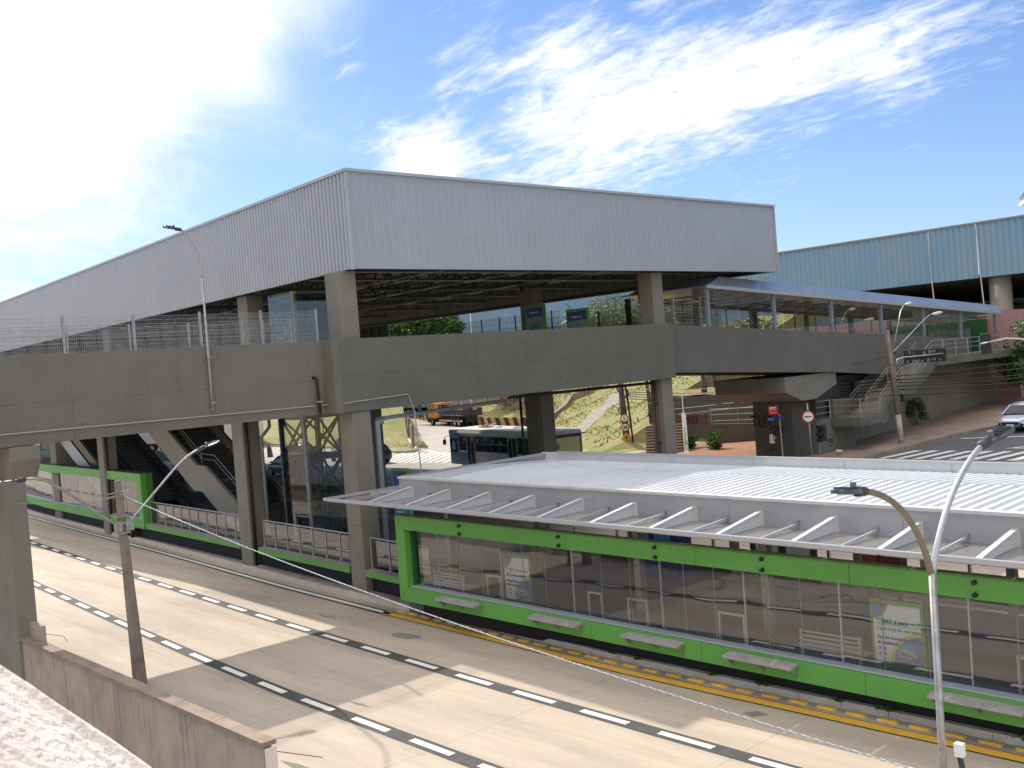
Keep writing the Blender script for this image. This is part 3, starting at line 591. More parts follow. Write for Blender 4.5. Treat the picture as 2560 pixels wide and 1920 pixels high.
for nm, lb, x, y, zz2, m_ in (('rain_pipe', 'black rain pipe down the right face of the second column', -38.0, 20.35, 6.4, PIPEB), ('rain_pipe', 'black rain pipe down the column behind the concrete post with two lamps', -55.4, 21.35, 6.4, PIPEB), ('rain_pipe', 'black rain pipe hugging the left side of the main column', -30.2, 19.8, 6.2, PIPEB), ('rain_pipe', 'brown rain pipe down the far right column under the beam', -29.75, 36.35, 6.2, BROWNP), ('rain_pipe', 'black rain pipe on the dark column behind the bus', -38.2, 35.9, 6.4, PIPEB)):
    t = thing(nm, lb, 'pipe', (x, y, .1)); b = MB(); b.tube([(x, y, .15), (x, y, zz2)], .07, 8); b.build('tube', m_, t, smooth=True)
    for z_ in (1.6, 3.4, 5.2): b = MB(); b.box(x-.09, x+.09, y-.09, y+.09, z_, z_+.04); b.build('bracket', DARKST, t)
t = thing('cable_tray', 'grey cable tray hanging on rods below the main beam', 'tray', (-31, 21, 6.1))
b = MB(); b.bar((-29.55, 21.05, 5.95), (-31.2, 28.4, 6.02), .3, .12); b.build('tray', mat('tray_grey', (.26, .30, .33), .5, metal=.3), t)
for k in range(6): b = MB(); y = 23.5+k*.95; x = -29.55-(y-21.05)*.2245; b.tube([(x, y, 6.05), (x, y, 6.6)], .012, 4); b.build('rod', DARKST, t)
b = MB(); b.bar((-29.55, 21.0, 5.98), (-29.35, 20.8, 5.8), .3, .1); b.bar((-29.36, 20.72, 5.9), (-29.36, 20.72, .2), .1, .16); b.build('drop_channel', mat('tray_grey', (.26, .30, .33)), t)
t = thing('black_conduit_bundle', 'bundle of black conduits slung under the right end of the main beam', 'pipe', (-29.8, 33, 6.2))
b = MB()
for k in range(3): b.tube([(-29.75-.12*k, 27.5, 6.22-.03*k), (-29.75-.12*k, 37.2, 6.18-.03*k)], .045, 6)
b.build('tube', PIPEB, t)
for k in range(3): b = MB(); y = 27.6+k*.35+(k > 1)*3.6; b.tube([(-29.7, y, 6.3), (-29.7, y, 6.02), (-29.95, y, 6.02), (-29.95, y, 6.3)], .02, 4); b.build('hanger', PIPEB, t)
t = thing('upper_deck_pipe', 'dark pipe column standing in the hall beside the map board', 'pipe', (-39.8, 38, 7.6)); b = MB(); b.tube([(-39.75, 38.1, 7.6), (-39.75, 38.1, 11.7)], .1, 8); b.build('tube', DARKST, t)
t = thing('red_pipe', 'red sprinkler pipe running under the ramp canopy', 'pipe', (-31, 40, 10)); b = MB(); b.tube([(-31.4, 37.6, 11.4), (-31.4, 37.7, 10.1), (-31.5, 45, 9.55), (-31.6, 74, 7.75)], .05, 6); b.build('tube', mat('dull_red', (.25, .03, .025), .5), t)
# ---------------------------------------------------------------- mesh fences on the walkway
def mesh_fence(label, x, posts, y0, y1, z0, z1, z0b=None, z1b=None, m=GALV, n='mesh_fence', pitch=.055, r=.0032, axis='y', group=None):
    z0b = z0 if z0b is None else z0b; z1b = z1 if z1b is None else z1b
    t = thing(n, label, 'fence', (x, y0, z0) if axis == 'y' else (y0, x, z0), group=group)
    P = (lambda u, z, o=0: (x+o, u, z)) if axis == 'y' else (lambda u, z, o=0: (u, x+o, z))
    b = MB(); k = 0; u = y0
    while u < y1:
        f = (u-y0)/(y1-y0); a, c = z0+(z0b-z0)*f, z1+(z1b-z1)*f
        b.bar(P(u, a), P(u, c-.06), r*2, r*2); u += pitch
    for i in range(9):
        h = .04+(z1-z0-.1)*i/8
        b.bar(P(y0, z0+h), P(y1, z0b+h), r*2.6, r*2.6)
    for h in (.30, .33): b.bar(P(y0, z0+(z1-z0)*h*2.2, -.02), P(y1, z0b+(z1b-z0b)*h*2.2, -.02), r*2.6, r*2.6)
    b.build('wire_mesh', m, t)
    for pu in posts:
        f = (pu-y0)/(y1-y0); a, c = z0+(z0b-z0)*f, z1+(z1b-z1)*f
        b = MB(); b.box(*( (x-.02, x+.04, pu-.03, pu+.03) if axis == 'y' else (pu-.03, pu+.03, x-.02, x+.04)), a, c+.02); b.build('post', m, t)
    return t
mesh_fence('galvanised wire mesh fence standing on the front edge of the concrete walkway', -29.98, [2.3, 4.4, 6.5, 8.55, 10.63, 12.68, 14.79, 16.91, 18.99], 0.2, 19.0, 8.77, 9.85)
mesh_fence('rear wire mesh fence on the far side of the walkway behind the front one', -33.4, [3.7, 5.75, 7.8, 9.9, 11.95, 13.97, 16.04, 18.1, 18.9, 20.07], 0.2, 20.2, 8.77, 9.75)
mesh_fence('dark mesh fence at the far edge of the hall in front of blue cladding', 44.2, [-60, -57, -54.07, -50.14, -48.42, -46.92, -45.3, -43.7], -61.5, -43, 7.6, 10.5, m=DARKST, pitch=.11, r=.005, axis='x')
mesh_fence('dark mesh fence at the far edge of the hall in front of the palms', 40.2, [-40.5, -38, -36.3, -34.2, -32.4, -30.8], -41, -30.2, 7.6, 9.9, m=DARKST, pitch=.1, r=.004, axis='x')
# map boards in the hall
def board(label, x, y, w, z0, z1, y_):
    t = thing('map_board', label, 'board', (x, y, z0))
    b = MB(); b.box(x-w/2, x+w/2, y-.02, y+.1, z0, z1); b.build('frame', mat('board_green', (.10, .40, .09), .4), t)
    b = MB(); zt = z0+(z1-z0)*.75; b.box(x-w/2+.1, x+w/2-.1, y-.04, y-.021, zt, z1-.12); b.build('header', mat('board_blue', (.02, .06, .26), .4), t)
    b = MB(); b.box(x-w/2+.1, x+w/2-.1, y-.04, y-.021, z0+.15, zt-.003); b.build('map_sheet', mat('board_grey', (.30, .32, .36), .5), t)
    b = MB(); b.box(x-w/2+.3, x+w/2-.35, y-.05, y-.041, z0+.6, zt-.35); b.build('map_drawing', mat('map_green', (.07, .25, .13), .5), t)
    text('Integra-se', .17, (x, y-.045, z1-.42), FACE_NY(), PAPER, t, align='CENTER')
board('lit green framed map board beside the dark pipe column in the hall', -36.55, 35.8, 1.37, 7.9, 10.33, 0)
board('dim blue and grey map board in front of the palm, right of the green one', -33.7, 35.8, 1.4, 7.7, 9.88, 0)
# ---------------------------------------------------------------- bus platform (near module)
SL = 0.008
bp = thing('bus_platform', 'long glazed bus platform with bright green frame and white ribbed roof', 'bus station', (-26, 20, 0)); bp.rotation_euler = (0, SL, 0)
XE = 9.0
b = MB(); b.box(-26, XE, 19.0, 26.4, 0, .66); b.build('platform_floor', FLOOR, bp)
b = MB(); b.box(-25.0, XE, 18.80, 18.99, .10, .70); b.build('skirt', BLACK, bp)
FY0, FY1 = 18.28, 18.48
def fpanel(x0, x1, z0, z1, y0=FY0, y1=FY1, m=GREEN):
    b = MB(); b.box(x0, x1, y0, y1, z0, z1); return b.build('frame_panel', m, bp, bevel=.004)
seams = [-24.99, -22.4, -18.24, -14.2, -10.47, -6.6, -2.7, 1.2, 5.1, XE]
b = MB(); b.prism([(-25.42, 3.2), (-25.42, .63), (-24.99, 1.06), (-24.99, 2.8)], 'y', FY0, FY1); b.build('frame_panel', GREEN, bp)
for x0, x1 in zip(seams, seams[1:]):
    g_ = .005
    if x0 == -24.99:
        b = MB(); b.prism([(-25.40, 3.2), (-24.98, 2.805), (x1-g_, 2.805), (x1-g_, 3.2)], 'y', FY0, FY1); b.build('frame_panel', GREEN, bp)
    else: fpanel(x0+g_, x1-g_, 2.8, 3.2)
seams2 = [-24.99, -21.6, -17.55, -14.2, -10.27, -6.6, -2.7, 1.2, 5.1, XE]
for x0, x1 in zip(seams2, seams2[1:]):
    if x0 == -24.99:
        b = MB(); b.prism([(-25.40, .63), (-24.98, 1.055), (x1-.005, 1.055), (x1-.005, .63)], 'y', FY0, FY1); b.build('frame_panel', GREEN, bp)
    else: fpanel(x0+.005, x1-.005, .63, 1.055)
b = MB(); b.box(-25.41, XE, FY0+.01, 18.52, 3.203, 3.225); b.build('frame_capping', GREENT, bp)
b = MB(); b.box(-24.985, XE, 18.36, 18.6, 1.06, 1.10); b.build('sill_strip', STEELG, bp)
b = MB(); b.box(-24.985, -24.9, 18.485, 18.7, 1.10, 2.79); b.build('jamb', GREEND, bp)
for x in (-24.9, ):
    pass
panex = [-24.89, -23.85, -22.88, -21.92, -21.09, -20.2, -19.37, -18.37, -17.38, -16.45, -15.5, -14.82, -13.98, -13.18, -12.62, -11.8, -10.9, -10.0, -9.1, -8.3, -7.45, -6.6, -5.7, -4.8, -3.9, -3.0, -2.1, -1.2, 0, 1.5, 3, 4.5, 6, 7.5, XE]
for x0, x1 in zip(panex, panex[1:]):
    b = MB(); o_ = rnd.uniform(-.006, .006); b.quad((x0+.006, 18.58+o_, 1.08), (x1-.006, 18.58-o_, 1.08), (x1-.006, 18.58-o_, 2.82), (x0+.006, 18.58+o_, 2.82)); b.build('glass_pane', GLASSP, bp, fixn=False)
EDG = mat('glass_edge', (.30, .36, .34), .3)
for k, x in enumerate(panex[1:-1]):
    b = MB(); w_ = .012 if k % 3 else .03; b.box(x-w_/2, x+w_/2, 18.59, 18.61+w_, 1.1, 2.8); b.build('mullion', EDG if k % 3 else STEELG, bp)
for x in (-22.37, -18.46, -15.33, -12.45, -8.02, -4.2, -.3):
    for z in (3.11, 2.88):
        b = MB(); b.tube([(x, FY0+.01, z), (x, FY0-.07, z)], [.05, .042], 10); b.build('stop_buffer', DARKST, bp)
for x in (-22.5, -18.67, -15.5, -12.58, -8.05, -4.3, -.4):     # boarding sills with brackets
    b = MB(); b.hexa([(x-.84, 17.98, .93), (x+.84, 17.98, .93), (x+.84, FY0-.003, .955), (x-.84, FY0-.003, .955), (x-.84, 17.98, .985), (x+.84, 17.98, .985), (x+.84, FY0-.003, 1.01), (x-.84, FY0-.003, 1.01)])
    sl_ = b.build('boarding_sill', mat('sill_concrete', (.40, .365, .335), .8, var=.25, vscale=4), bp)
    for q in (-.79, 0, .79):
        b = MB(); b.prism([(18.02, .925), (FY0-.004, .94), (FY0-.004, .70)], 'x', x+q-.012, x+q+.012); b.build('sill_bracket', GALV, sl_)
# fascia, roof
px_ = [-26.72, -22.5, -18.3, -14.1, -9.9, -5.7, -1.5, 2.7, XE]
for x0, x1 in zip(px_, px_[1:]):
    b = MB(); b.box(x0+.003, x1-.003, 19.5, 19.56, 3.40, 4.12); b.build('fascia_panel', ALUM, bp)
    b = MB(); b.box(x0+.002, x1-.002, 19.44, 19.66, 4.125, 4.19); b.build('eave_flashing', mat('flashing_white', (.62, .60, .56), .5, var=.15, vscale=2), bp)
b = MB(); b.box(-26.72, -26.66, 19.565, 26.1, 3.40, 4.12); b.box(-26.78, -26.56, 19.665, 26.1, 4.125, 4.19); b.build('end_fascia', ALUM, bp)
b = MB(); b.box(-26.55, -25.19, 19.67, 22.9, 4.07, 4.14); b.hexa([(-26.55, 22.9, 4.07), (-25.19, 22.9, 4.07), (-25.19, 26.0, 3.88), (-26.55, 26.0, 3.88), (-26.55, 22.9, 4.14), (-25.19, 22.9, 4.14), (-25.19, 26.0, 3.95), (-26.55, 26.0, 3.95)]); b.build('edge_gutter', mat('flashing_grey', (.52, .53, .55), .5, var=.1), bp)
prof = [(0, 0), (.42, 0), (.52, 1), (.88, 1)]
def ribroof(x0, x1, y0, z0, y1, z1, nm):
    pts = []; s = x0; k = 0
    while s < x1:
        for u, h in prof: pts.append((s+u*.27, h*.05))
        s += .27
    b = MB(); vs = []
    for q, h in pts: vs += [(q, y0, z0+h), (q, y1, z1+h)]
    b.add(vs, [(2*i, 2*i+2, 2*i+3, 2*i+1) for i in range(len(pts)-1)]); return b.build(nm, ROOFW, bp, fixn=False)
ribroof(-25.2, XE, 19.68, 4.07, 22.9, 4.13, 'roof_sheet'); ribroof(-25.2, XE, 22.902, 4.135, 25.9, 3.93, 'roof_sheet')
b = MB(); b.box(-26.6, XE, 19.6, 26.0, 3.42, 3.46); b.build('soffit', mat('soffit', (.30, .29, .27), .8), bp)
x = -26.78; k = 0
while x < XE:
    b = MB(); b.box(x+.006, min(x+3.0, XE)-.006, 26.0, 26.06, 3.4, 4.22); b.box(x+.03, min(x+3.0, XE)-.03, 25.9, 26.0, 3.9, 3.96); b.build('parapet_panel', mat('parapet_panel', (.60, .60, .60), .5, var=.08), bp)
    b = MB(); b.box(x+.7, min(x+3.7, XE), 25.95, 26.12, 4.223, 4.25); b.build('parapet_capping', STEELG, bp); x += 3.0; k += 1
# glazed canopy with gusset brackets
b = MB(); b.box(-28.38, XE, 17.68, 17.78, 3.585, 3.675); b.build('canopy_lip', STEELG, bp)
b = MB(); b.box(-28.38, -28.30, 17.785, 21.6, 3.59, 3.67); b.build('canopy_end_lip', STEELG, bp)
gx = [-26.05]+[-24.2+1.83*k for k in range(18)]
for x0, x1 in zip([-28.3]+gx, gx): b = MB(); b.box(x0+.03, x1-.03, 17.785, 19.495, 3.54, 3.555); b.build('canopy_sheet', GLASSC, bp)
b = MB(); b.box(-28.29, -26.73, 19.5, 21.6, 3.54, 3.555); b.build('canopy_sheet', GLASSC, bp)
for k, x in enumerate(gx):
    b = MB(); b.prism([(17.79, 3.56), (17.79, 3.64), (19.44, 3.88), (19.49, 3.88), (19.49, 3.56)], 'x', x-.012, x+.012); g_ = b.build('gusset', WEBST, bp)
    b = MB(); b.hexa([(x-.055, 17.8, 3.643), (x+.055, 17.8, 3.643), (x+.055, 19.44, 3.883), (x-.055, 19.44, 3.883), (x-.055, 17.8, 3.658), (x+.055, 17.8, 3.658), (x+.055, 19.44, 3.898), (x-.055, 19.44, 3.898)])
    b.box(x-.07, x+.07, 19.47, 19.498, 3.50, 3.90); b.build('flange', STEELW, g_)
for k, x in enumerate([q+.92 for q in gx[:-1]]):
    b = MB(); b.bar((x, 17.79, 3.575), (x, 19.46, 3.66), .05, .05); s_ = b.build('canopy_strut', STEELG, bp)
    b = MB(); b.box(x-.05, x+.05, 19.42, 19.498, 3.62, 3.74); b.build('bracket', GALV, s_)
b = MB(); b.bar((-28.32, 21.5, 3.57), (-26.74, 21.5, 3.7), .05, .05); b.bar((-28.32, 19.5, 3.57), (-26.74, 19.5, 3.75), .04, .1); b.build('canopy_strut', STEELG, bp)
# interior posts, rear glazing frame
for k in range(9):
    x = -25.3+k*3.85
    b = MB(); b.box(x, x+.2, 20.1, 20.32, .93, 3.42); b.build('interior_post', mat('post_beige', (.38, .35, .29), .7), bp)
    b = MB(); b.box(x, x+.2, 24.3, 24.5, .93, 3.42); b.build('interior_post', mat('post_beige', (.38, .35, .29)), bp)
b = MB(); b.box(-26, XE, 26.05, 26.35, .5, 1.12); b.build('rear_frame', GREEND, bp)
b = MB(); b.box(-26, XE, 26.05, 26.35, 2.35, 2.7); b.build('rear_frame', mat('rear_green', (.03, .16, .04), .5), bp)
for k in range(17):
    x = -25.6+k*2.0
    b = MB(); b.box(x, x+.07, 26.15, 26.25, 1.12, 2.35); b.build('rear_mullion', STEELG, bp)
b = MB(); b.box(-26, -12, 25.7, 25.74, 1.7, 1.74); b.box(-26, -12, 25.7, 25.74, 2.0, 2.03); b.build('rear_rail', STEELG, bp)
def poster(label, x, y, z0, z1, w, lines, big=1.0):
    t = thing('poster_board', label, 'poster', (x, y, .66)); H_ = z1-z0
    b = MB(); b.box(x-w/2, x+w/2, y, y+.08, z0, z1); [b.box(x-w/2+.03+q, x-w/2+.13+q, y+.01, y+.06, .66, z0-.002) for q in (0, w-.16)]; b.build('frame', GREEN, t)
    iw, iz0, iz1 = w-.13, z0+.09, z1-.08
    b = MB(); b.box(x-iw/2, x+iw/2, y-.012, y-.002, iz0, iz1); b.build('sheet', PAPER, t)
    def sector(cx, cz, r0, r1, a0, a1, m, nm, dy):
        b = MB(); n = 16; ps = [(cx+math.cos(a0+(a1-a0)*i/n)*r1, cz+math.sin(a0+(a1-a0)*i/n)*r1) for i in range(n+1)]
        ins = [(cx+math.cos(a1+(a0-a1)*i/n)*r0, cz+math.sin(a1+(a0-a1)*i/n)*r0) for i in range(n+1)] if r0 > 0 else [(cx, cz)]
        b.prism(ps+ins, 'y', y-dy-.003, y-dy); b.build(nm, m, t)
    rr = iw*.30; sector(x-iw/2, iz1, 0, rr, -math.pi/2, 0, PURP, 'violet_corner', .014); sector(x-iw/2, iz1, rr, rr+.03, -math.pi/2, 0, LIME, 'lime_edge', .014)
    rr = iw*.60; sector(x+iw/2, iz0, 0, rr, math.pi/2, math.pi, PURP, 'violet_arc', .014); sector(x+iw/2, iz0, rr, rr+.07, math.pi/2, math.pi, LIME, 'lime_edge', .014)
    b = MB(); b.prism([(x-iw*.04, iz0+.28), (x+iw*.12, iz0+.42), (x+iw*.34, iz0+.44), (x+iw*.36, iz0+.26), (x+iw*.15, iz0+.30)], 'y', y-.024, y-.02); b.build('emblem', SKYB, t)
    b = MB(); b.prism([(x-iw*.04, iz0+.27), (x+iw*.15, iz0+.31), (x+iw*.36, iz0+.26), (x+iw*.42, iz0+.17), (x+iw*.15, iz0+.255)], 'y', y-.029, y-.025); b.build('emblem', LIME, t)
    zc = iz1-H_*.28
    for i, (s_, sz, m_) in enumerate(lines):
        text(s_, sz*w, (x-iw/2+.07, y-.02, zc), FACE_NY(), m_, t, bold=.003); zc -= sz*w*1.25 if i != 1 or len(lines) < 4 else sz*w*1.9
    text('BRT\nCAMPINAS', .055*w, (x-iw*.02, y-.03, iz0+.2), FACE_NY(), PAPER, t); text('EMDEC', .06*w, (x-iw*.14, y-.03, iz0+.04), FACE_NY(), PAPER, t)
    text('CAMPINAS', .045*w, (x+iw*.23, y-.03, iz0+.035), FACE_NY(), PAPER, t)
    b = MB()
    for i in range(2):
        for j in range(2): b.box(x-iw*.42+i*.1, x-iw*.42+i*.1+.06, y-.016, y-.013, iz0+.14+j*.11, iz0+.2+j*.11)
    b.box(x-iw*.42, x-iw*.15, y-.016, y-.013, iz0+.37, iz0+.38); b.build('icons', mat('icon_grey', (.25, .28, .3), .6), t)
GT = mat('text_green', (.13, .42, .10), .6); PT = mat('text_violet', (.10, .10, .30), .6)
poster('green framed poster reading O BRT é para você beside the first doorway hoop', -21.1, 19.2, .84, 2.19, 1.12, [('O BRT é para você.', .098, GT), ('Mais ônibus rodando.', .082, PT), ('Menos tempo esperando.', .078, PT), ('Mais tranquilo pra chegar.', .074, PT)])
poster('green framed poster ending Por um transporte público de qualidade, by the slatted bench', -10.0, 19.2, .84, 2.19, 1.12, [('O BRT é para você.', .105, GT), ('Cuide bem do seu espaço.', .082, GT), ('Por um transporte público', .078, PT), ('de qualidade.', .078, PT)])
HOOP = mat('hoop_cream', (.62, .58, .50), .5)
hl = ['cream doorway hoop left of the leftmost poster', 'narrow cream hoop behind the glass, left one of the middle pair', 'second cream hoop of the middle pair behind the glass', 'wide cream hoop left of the slatted bench', 'cream hoop at the right edge right of the forked lamp post']
for (xa, xb, z), lb in zip([(-22.3, -21.7, 1.50), (-18.35, -17.85, 1.45), (-17.0, -16.36, 1.44), (-14.27, -13.55, 1.44), (-7.68, -6.95, 1.44)], hl):
    t = thing('doorway_hoop', lb, 'hoop', (xa, 19.1, .66), group='cream hoops behind the platform glass')
    b = MB(); b.box(xa, xa+.05, 19.08, 19.13, .66, z); b.build('leg', HOOP, t); b = MB(); b.box(xb-.05, xb, 19.08, 19.13, .66, z); b.build('leg', HOOP, t)
    b = MB(); b.box(xa, xb, 19.08, 19.13, z+.002, z+.05); b.build('top_bar', HOOP, t)
def bench(label, x, y):
    t = thing('slatted_bench', label, 'bench', (x, y, .66), group='slatted benches on the platform')
    BM = mat('bench_white', (.55, .54, .50), .5)
    for k in range(4): b = MB(); b.box(x-.72, x+.72, y-.02+.03*k, y+.02+.03*k, 1.02+k*.085, 1.06+k*.085); b.build('back_slat', BM, t)
    b = MB(); b.box(x-.72, x+.72, y+.0-.0, y+.42, .93, .97); b.build('seat', BM, t)
    for q in (-.7, .66): b = MB(); b.box(x+q, x+q+.05, y-.01, y+.05, .66, 1.36); b.build('leg', BM, t)
bench('white slatted bench between the wide hoop and the right poster', -11.5, 19.15)
bench('white slatted bench at the left end of the glazed platform', -24.3, 19.3)
# things seen over the top of the green frame
t = thing('ticket_booth', 'blue ticket machine block standing behind the platform glazing', 'booth', (-19, 24, .95)); b = MB(); b.box(-20.4, -18.6, 23.2, 23.9, .95, 3.0); b.build('body', BLUEP, t, bevel=.03)
b = MB(); b.box(-20.2, -19.6, 23.16, 23.198, 1.9, 2.7); b.build('screen', SKYB, t); b = MB(); b.box(-19.4, -18.8, 23.16, 23.198, 1.5, 2.8); b.build('panel', SKYB, t)
t = thing('fire_cabinet', 'dark red cabinet on legs behind the green band near the forked lamp post', 'cabinet', (-11.6, 22, .95)); b = MB(); b.box(-12.1, -11.2, 21.8, 22.2, 2.1, 3.15); b.build('body', mat('deep_red', (.16, .02, .02), .5), t, bevel=.02)
for q in (-12.05, -11.35): b = MB(); b.box(q, q+.08, 21.9, 22.0, .95, 2.095); b.build('leg', mat('deep_red', (.16, .02, .02)), t)
b = MB(); b.box(-12.02, -11.7, 21.77, 21.798, 2.3, 3.0); b.build('door', mat('mid_red', (.30, .04, .03), .5), t)
t = thing('information_board', 'white information board with violet lettering behind the green band', 'board', (-15.4, 23.6, .95)); b = MB(); b.box(-16.4, -14.4, 23.6, 23.7, 1.2, 3.15); b.build('frame', GREEND, t); b = MB(); b.box(-16.2, -15.5, 23.57, 23.598, 1.3, 3.05); b.box(-15.25, -14.55, 23.57, 23.598, 1.3, 3.05); b.build('sheet', PAPER, t)
text('Mais ônibus\nMenos tempo\nMais tranq', .1, (-16.15, 23.56, 2.9), FACE_NY(), PT, t); text('rodando.\nesperando.\npra chegar.', .1, (-15.2, 23.56, 2.9), FACE_NY(), PT, t)
t = thing('totem_sign', 'tall blue and green totem sign behind the main column', 'sign', (-31.5, 23, .95)); b = MB(); b.box(-31.9, -30.9, 23, 23.12, .95, 3.9); b.build('frame', GREEN, t); b = MB(); b.box(-31.8, -31.0, 22.97, 22.998, 3.2, 3.8); b.build('header', BLUEP, t)
b = MB(); b.box(-31.8, -31.0, 22.97, 22.998, 1.9, 3.19); b.build('list_panel', TEALP, t); b = MB(); [b.box(-31.7, -31.1-.1*(k % 3), 22.955, 22.965, 2.0+k*.12, 2.04+k*.12) for k in range(9)]; b.build('text_lines', PAPER, t)
t = thing('route_totem', 'green edged route board with teal text lines below the staircase', 'sign', (-43.6, 23.6, .95)); b = MB(); b.box(-44.5, -42.7, 23.6, 23.7, .95, 3.5); b.build('frame', GREEN, t); b = MB(); b.box(-44.3, -42.9, 23.57, 23.598, 1.1, 3.4); b.build('list_panel', mat('panel_dark_teal', (.02, .10, .13), .5), t)
b = MB(); [b.box(-44.2, -43.1-.2*(k % 3), 23.555, 23.565, 1.3+k*.14, 1.34+k*.14) for k in range(13)]; b.build('text_lines', TEALP, t)
# yellow kerb studs
X0 = -26.3; k = 0
proto = None
words = ['leftmost yellow road stud beside the kerb, where the yellow line starts']+['yellow road stud number %d from the left end of the yellow line' % i for i in range(2, 60)]
x = -26.3
while x < -5.8:
    y = ykf(x)-.175
    if proto is None:
        proto = thing('road_stud', words[0], 'road stud', (x, y, .006), rz=-.03, group='yellow studs along the kerb')
        b = MB(); b.hexa([(-.21, -.08, 0), (.21, -.08, 0), (.21, .08, 0), (-.21, .08, 0), (-.15, -.05, .048), (.15, -.05, .048), (.15, .05, .048), (-.15, .05, .048)]); b.build('block', STUDY, proto, local=True, bevel=.008)
        b = MB(); b.prism([(-.225, .01), (-.225, .034), (-.17, .042), (-.17, .01)], 'y', -.035, .035); b.build('reflector', mat('stud_reflector', (.75, .6, .3), .3), proto, local=True)
    else: dup(proto, (x, y, .006), -.03 if x < -20 else 0, words[k])
    k += 1; x += .655
# weeds in the kerb joint
def weed(label, x, y, z, r, n=40, m=LEAF, h=.14, nm='weed'):
    b = MB(); rr = random.Random(int(x*100))
    for i in range(n):
        a = rr.uniform(0, 6.28); q = r*rr.random(); cx, cy = x+math.cos(a)*q*1.4, y+math.sin(a)*q*.6; l = rr.uniform(.5, 1)*h; s = .03+.02*rr.random(); t1 = rr.uniform(-1, 1)*.1; t2 = rr.uniform(-1, 1)*.1
        b.quad((cx-s, cy, z), (cx+s, cy+s*.5, z), (cx+t1+s*.4, cy+t2, z+l), (cx+t1-s*.4, cy+t2-s*.3, z+l*.8))
    o = b.build(nm, m, fixn=False); tag(o, label, 'weed', 'weeds growing at the kerb'); return o
for x, r, lb in ((-22.9, .22, 'largest green weed on the kerb below the first boarding sill'), (-19.9, .1, 'small weed on the kerb between the first two sills'), (-17.3, .12, 'tiny weed tuft on the kerb below the second sill'), (-16.4, .14, 'weed tuft on the kerb right of the second sill'), (-14.2, .13, 'weed tuft on the kerb left of the third sill'), (-12.9, .24, 'bushy weed on the kerb right of the third sill'), (-11.1, .15, 'weed tuft on the kerb below the bench'), (-10.1, .28, 'wide flat weed on the kerb near the right poster'), (-7.4, .2, 'weed on the kerb right of the forked lamp post')):
    weed(lb, x, ykf(x)+.05, .15 if r > .2 else .12, r*.62, 22, LEAF, .08)
# ---------------------------------------------------------------- left platform module and balustrades
lp = thing('left_platform', 'shorter green framed glass platform under the station hall on the left', 'bus station', (-60, 22, 0))
ax = lambda x: interp(x, [-90, -68, -50, -30, -26], [24.6, 22.15, 20.9, 19.62, 19.3])       # front line of the platform
def seg(b, x0, x1, z0, z1, d0, d1, n=6):
    for i in range(n):
        xa, xb = x0+(x1-x0)*i/n, x0+(x1-x0)*(i+1)/n
        b.hexa([(xa, ax(xa)+d0, z0), (xb, ax(xb)+d0, z0), (xb, ax(xb)+d1, z0), (xa, ax(xa)+d1, z0), (xa, ax(xa)+d0, z1), (xb, ax(xb)+d0, z1), (xb, ax(xb)+d1, z1), (xa, ax(xa)+d1, z1)])
    return b
b = MB(); seg(b, -90, -26, .14, .93, .42, 7.0, 14); b.build('platform_floor', FLOOR, lp)
b = MB(); seg(b, -90, -26.2, .12, .80, .38, .41, 14); b.build('skirt', BLACK, lp)
for xa, xb in ((-90, -72), (-72, -66.5), (-66.5, -58), (-58, -50.8)):
    b = MB(); seg(b, xa+.01, xb-.01, 3.03, 3.48, 0, .29, 4); b.build('frame_panel', GREEN, lp); b = MB(); seg(b, xa+.01, xb-.01, .72, 1.13, 0, .29, 4); b.build('frame_panel', GREEN, lp)
b = MB(); seg(b, -50.79, -50.2, .72, 3.48, 0, .29, 1); b.build('frame_panel', GREEN, lp)
b = MB(); seg(b, -90, -50.2, 3.485, 3.5, .0, .5, 6); b.build('frame_capping', mat('frame_top_dark', (.05, .045, .04), .8), lp)
b = MB(); b.box(-50.3, -50.19, ax(-50.2)+.30, ax(-50.2)+.62, .93, 3.48); b.build('end_panel', mat('green_side', (.05, .24, .03), .5), lp)
gxx = [-88, -84, -80, -76, -72, -67.4, -64.6, -61.8, -59, -56.2, -53.4, -50.8]
for xa, xb in zip(gxx, gxx[1:]): b = MB(); b.quad((xa+.02, ax(xa)+.3, 1.13), (xb-.02, ax(xb)+.3, 1.13), (xb-.02, ax(xb)+.3, 3.03), (xa+.02, ax(xa)+.3, 3.03)); b.build('glass_pane', GLASSP, lp, fixn=False)
b = MB(); seg(b, -90, -50.8, 1.135, 1.17, .1, .42, 8); b.build('sill_strip', STEELG, lp)
for x in gxx[1:-1]: b = MB(); b.box(x-.02, x+.02, ax(x)+.33, ax(x)+.37, 1.17, 3.03); b.build('mullion', EDG, lp)
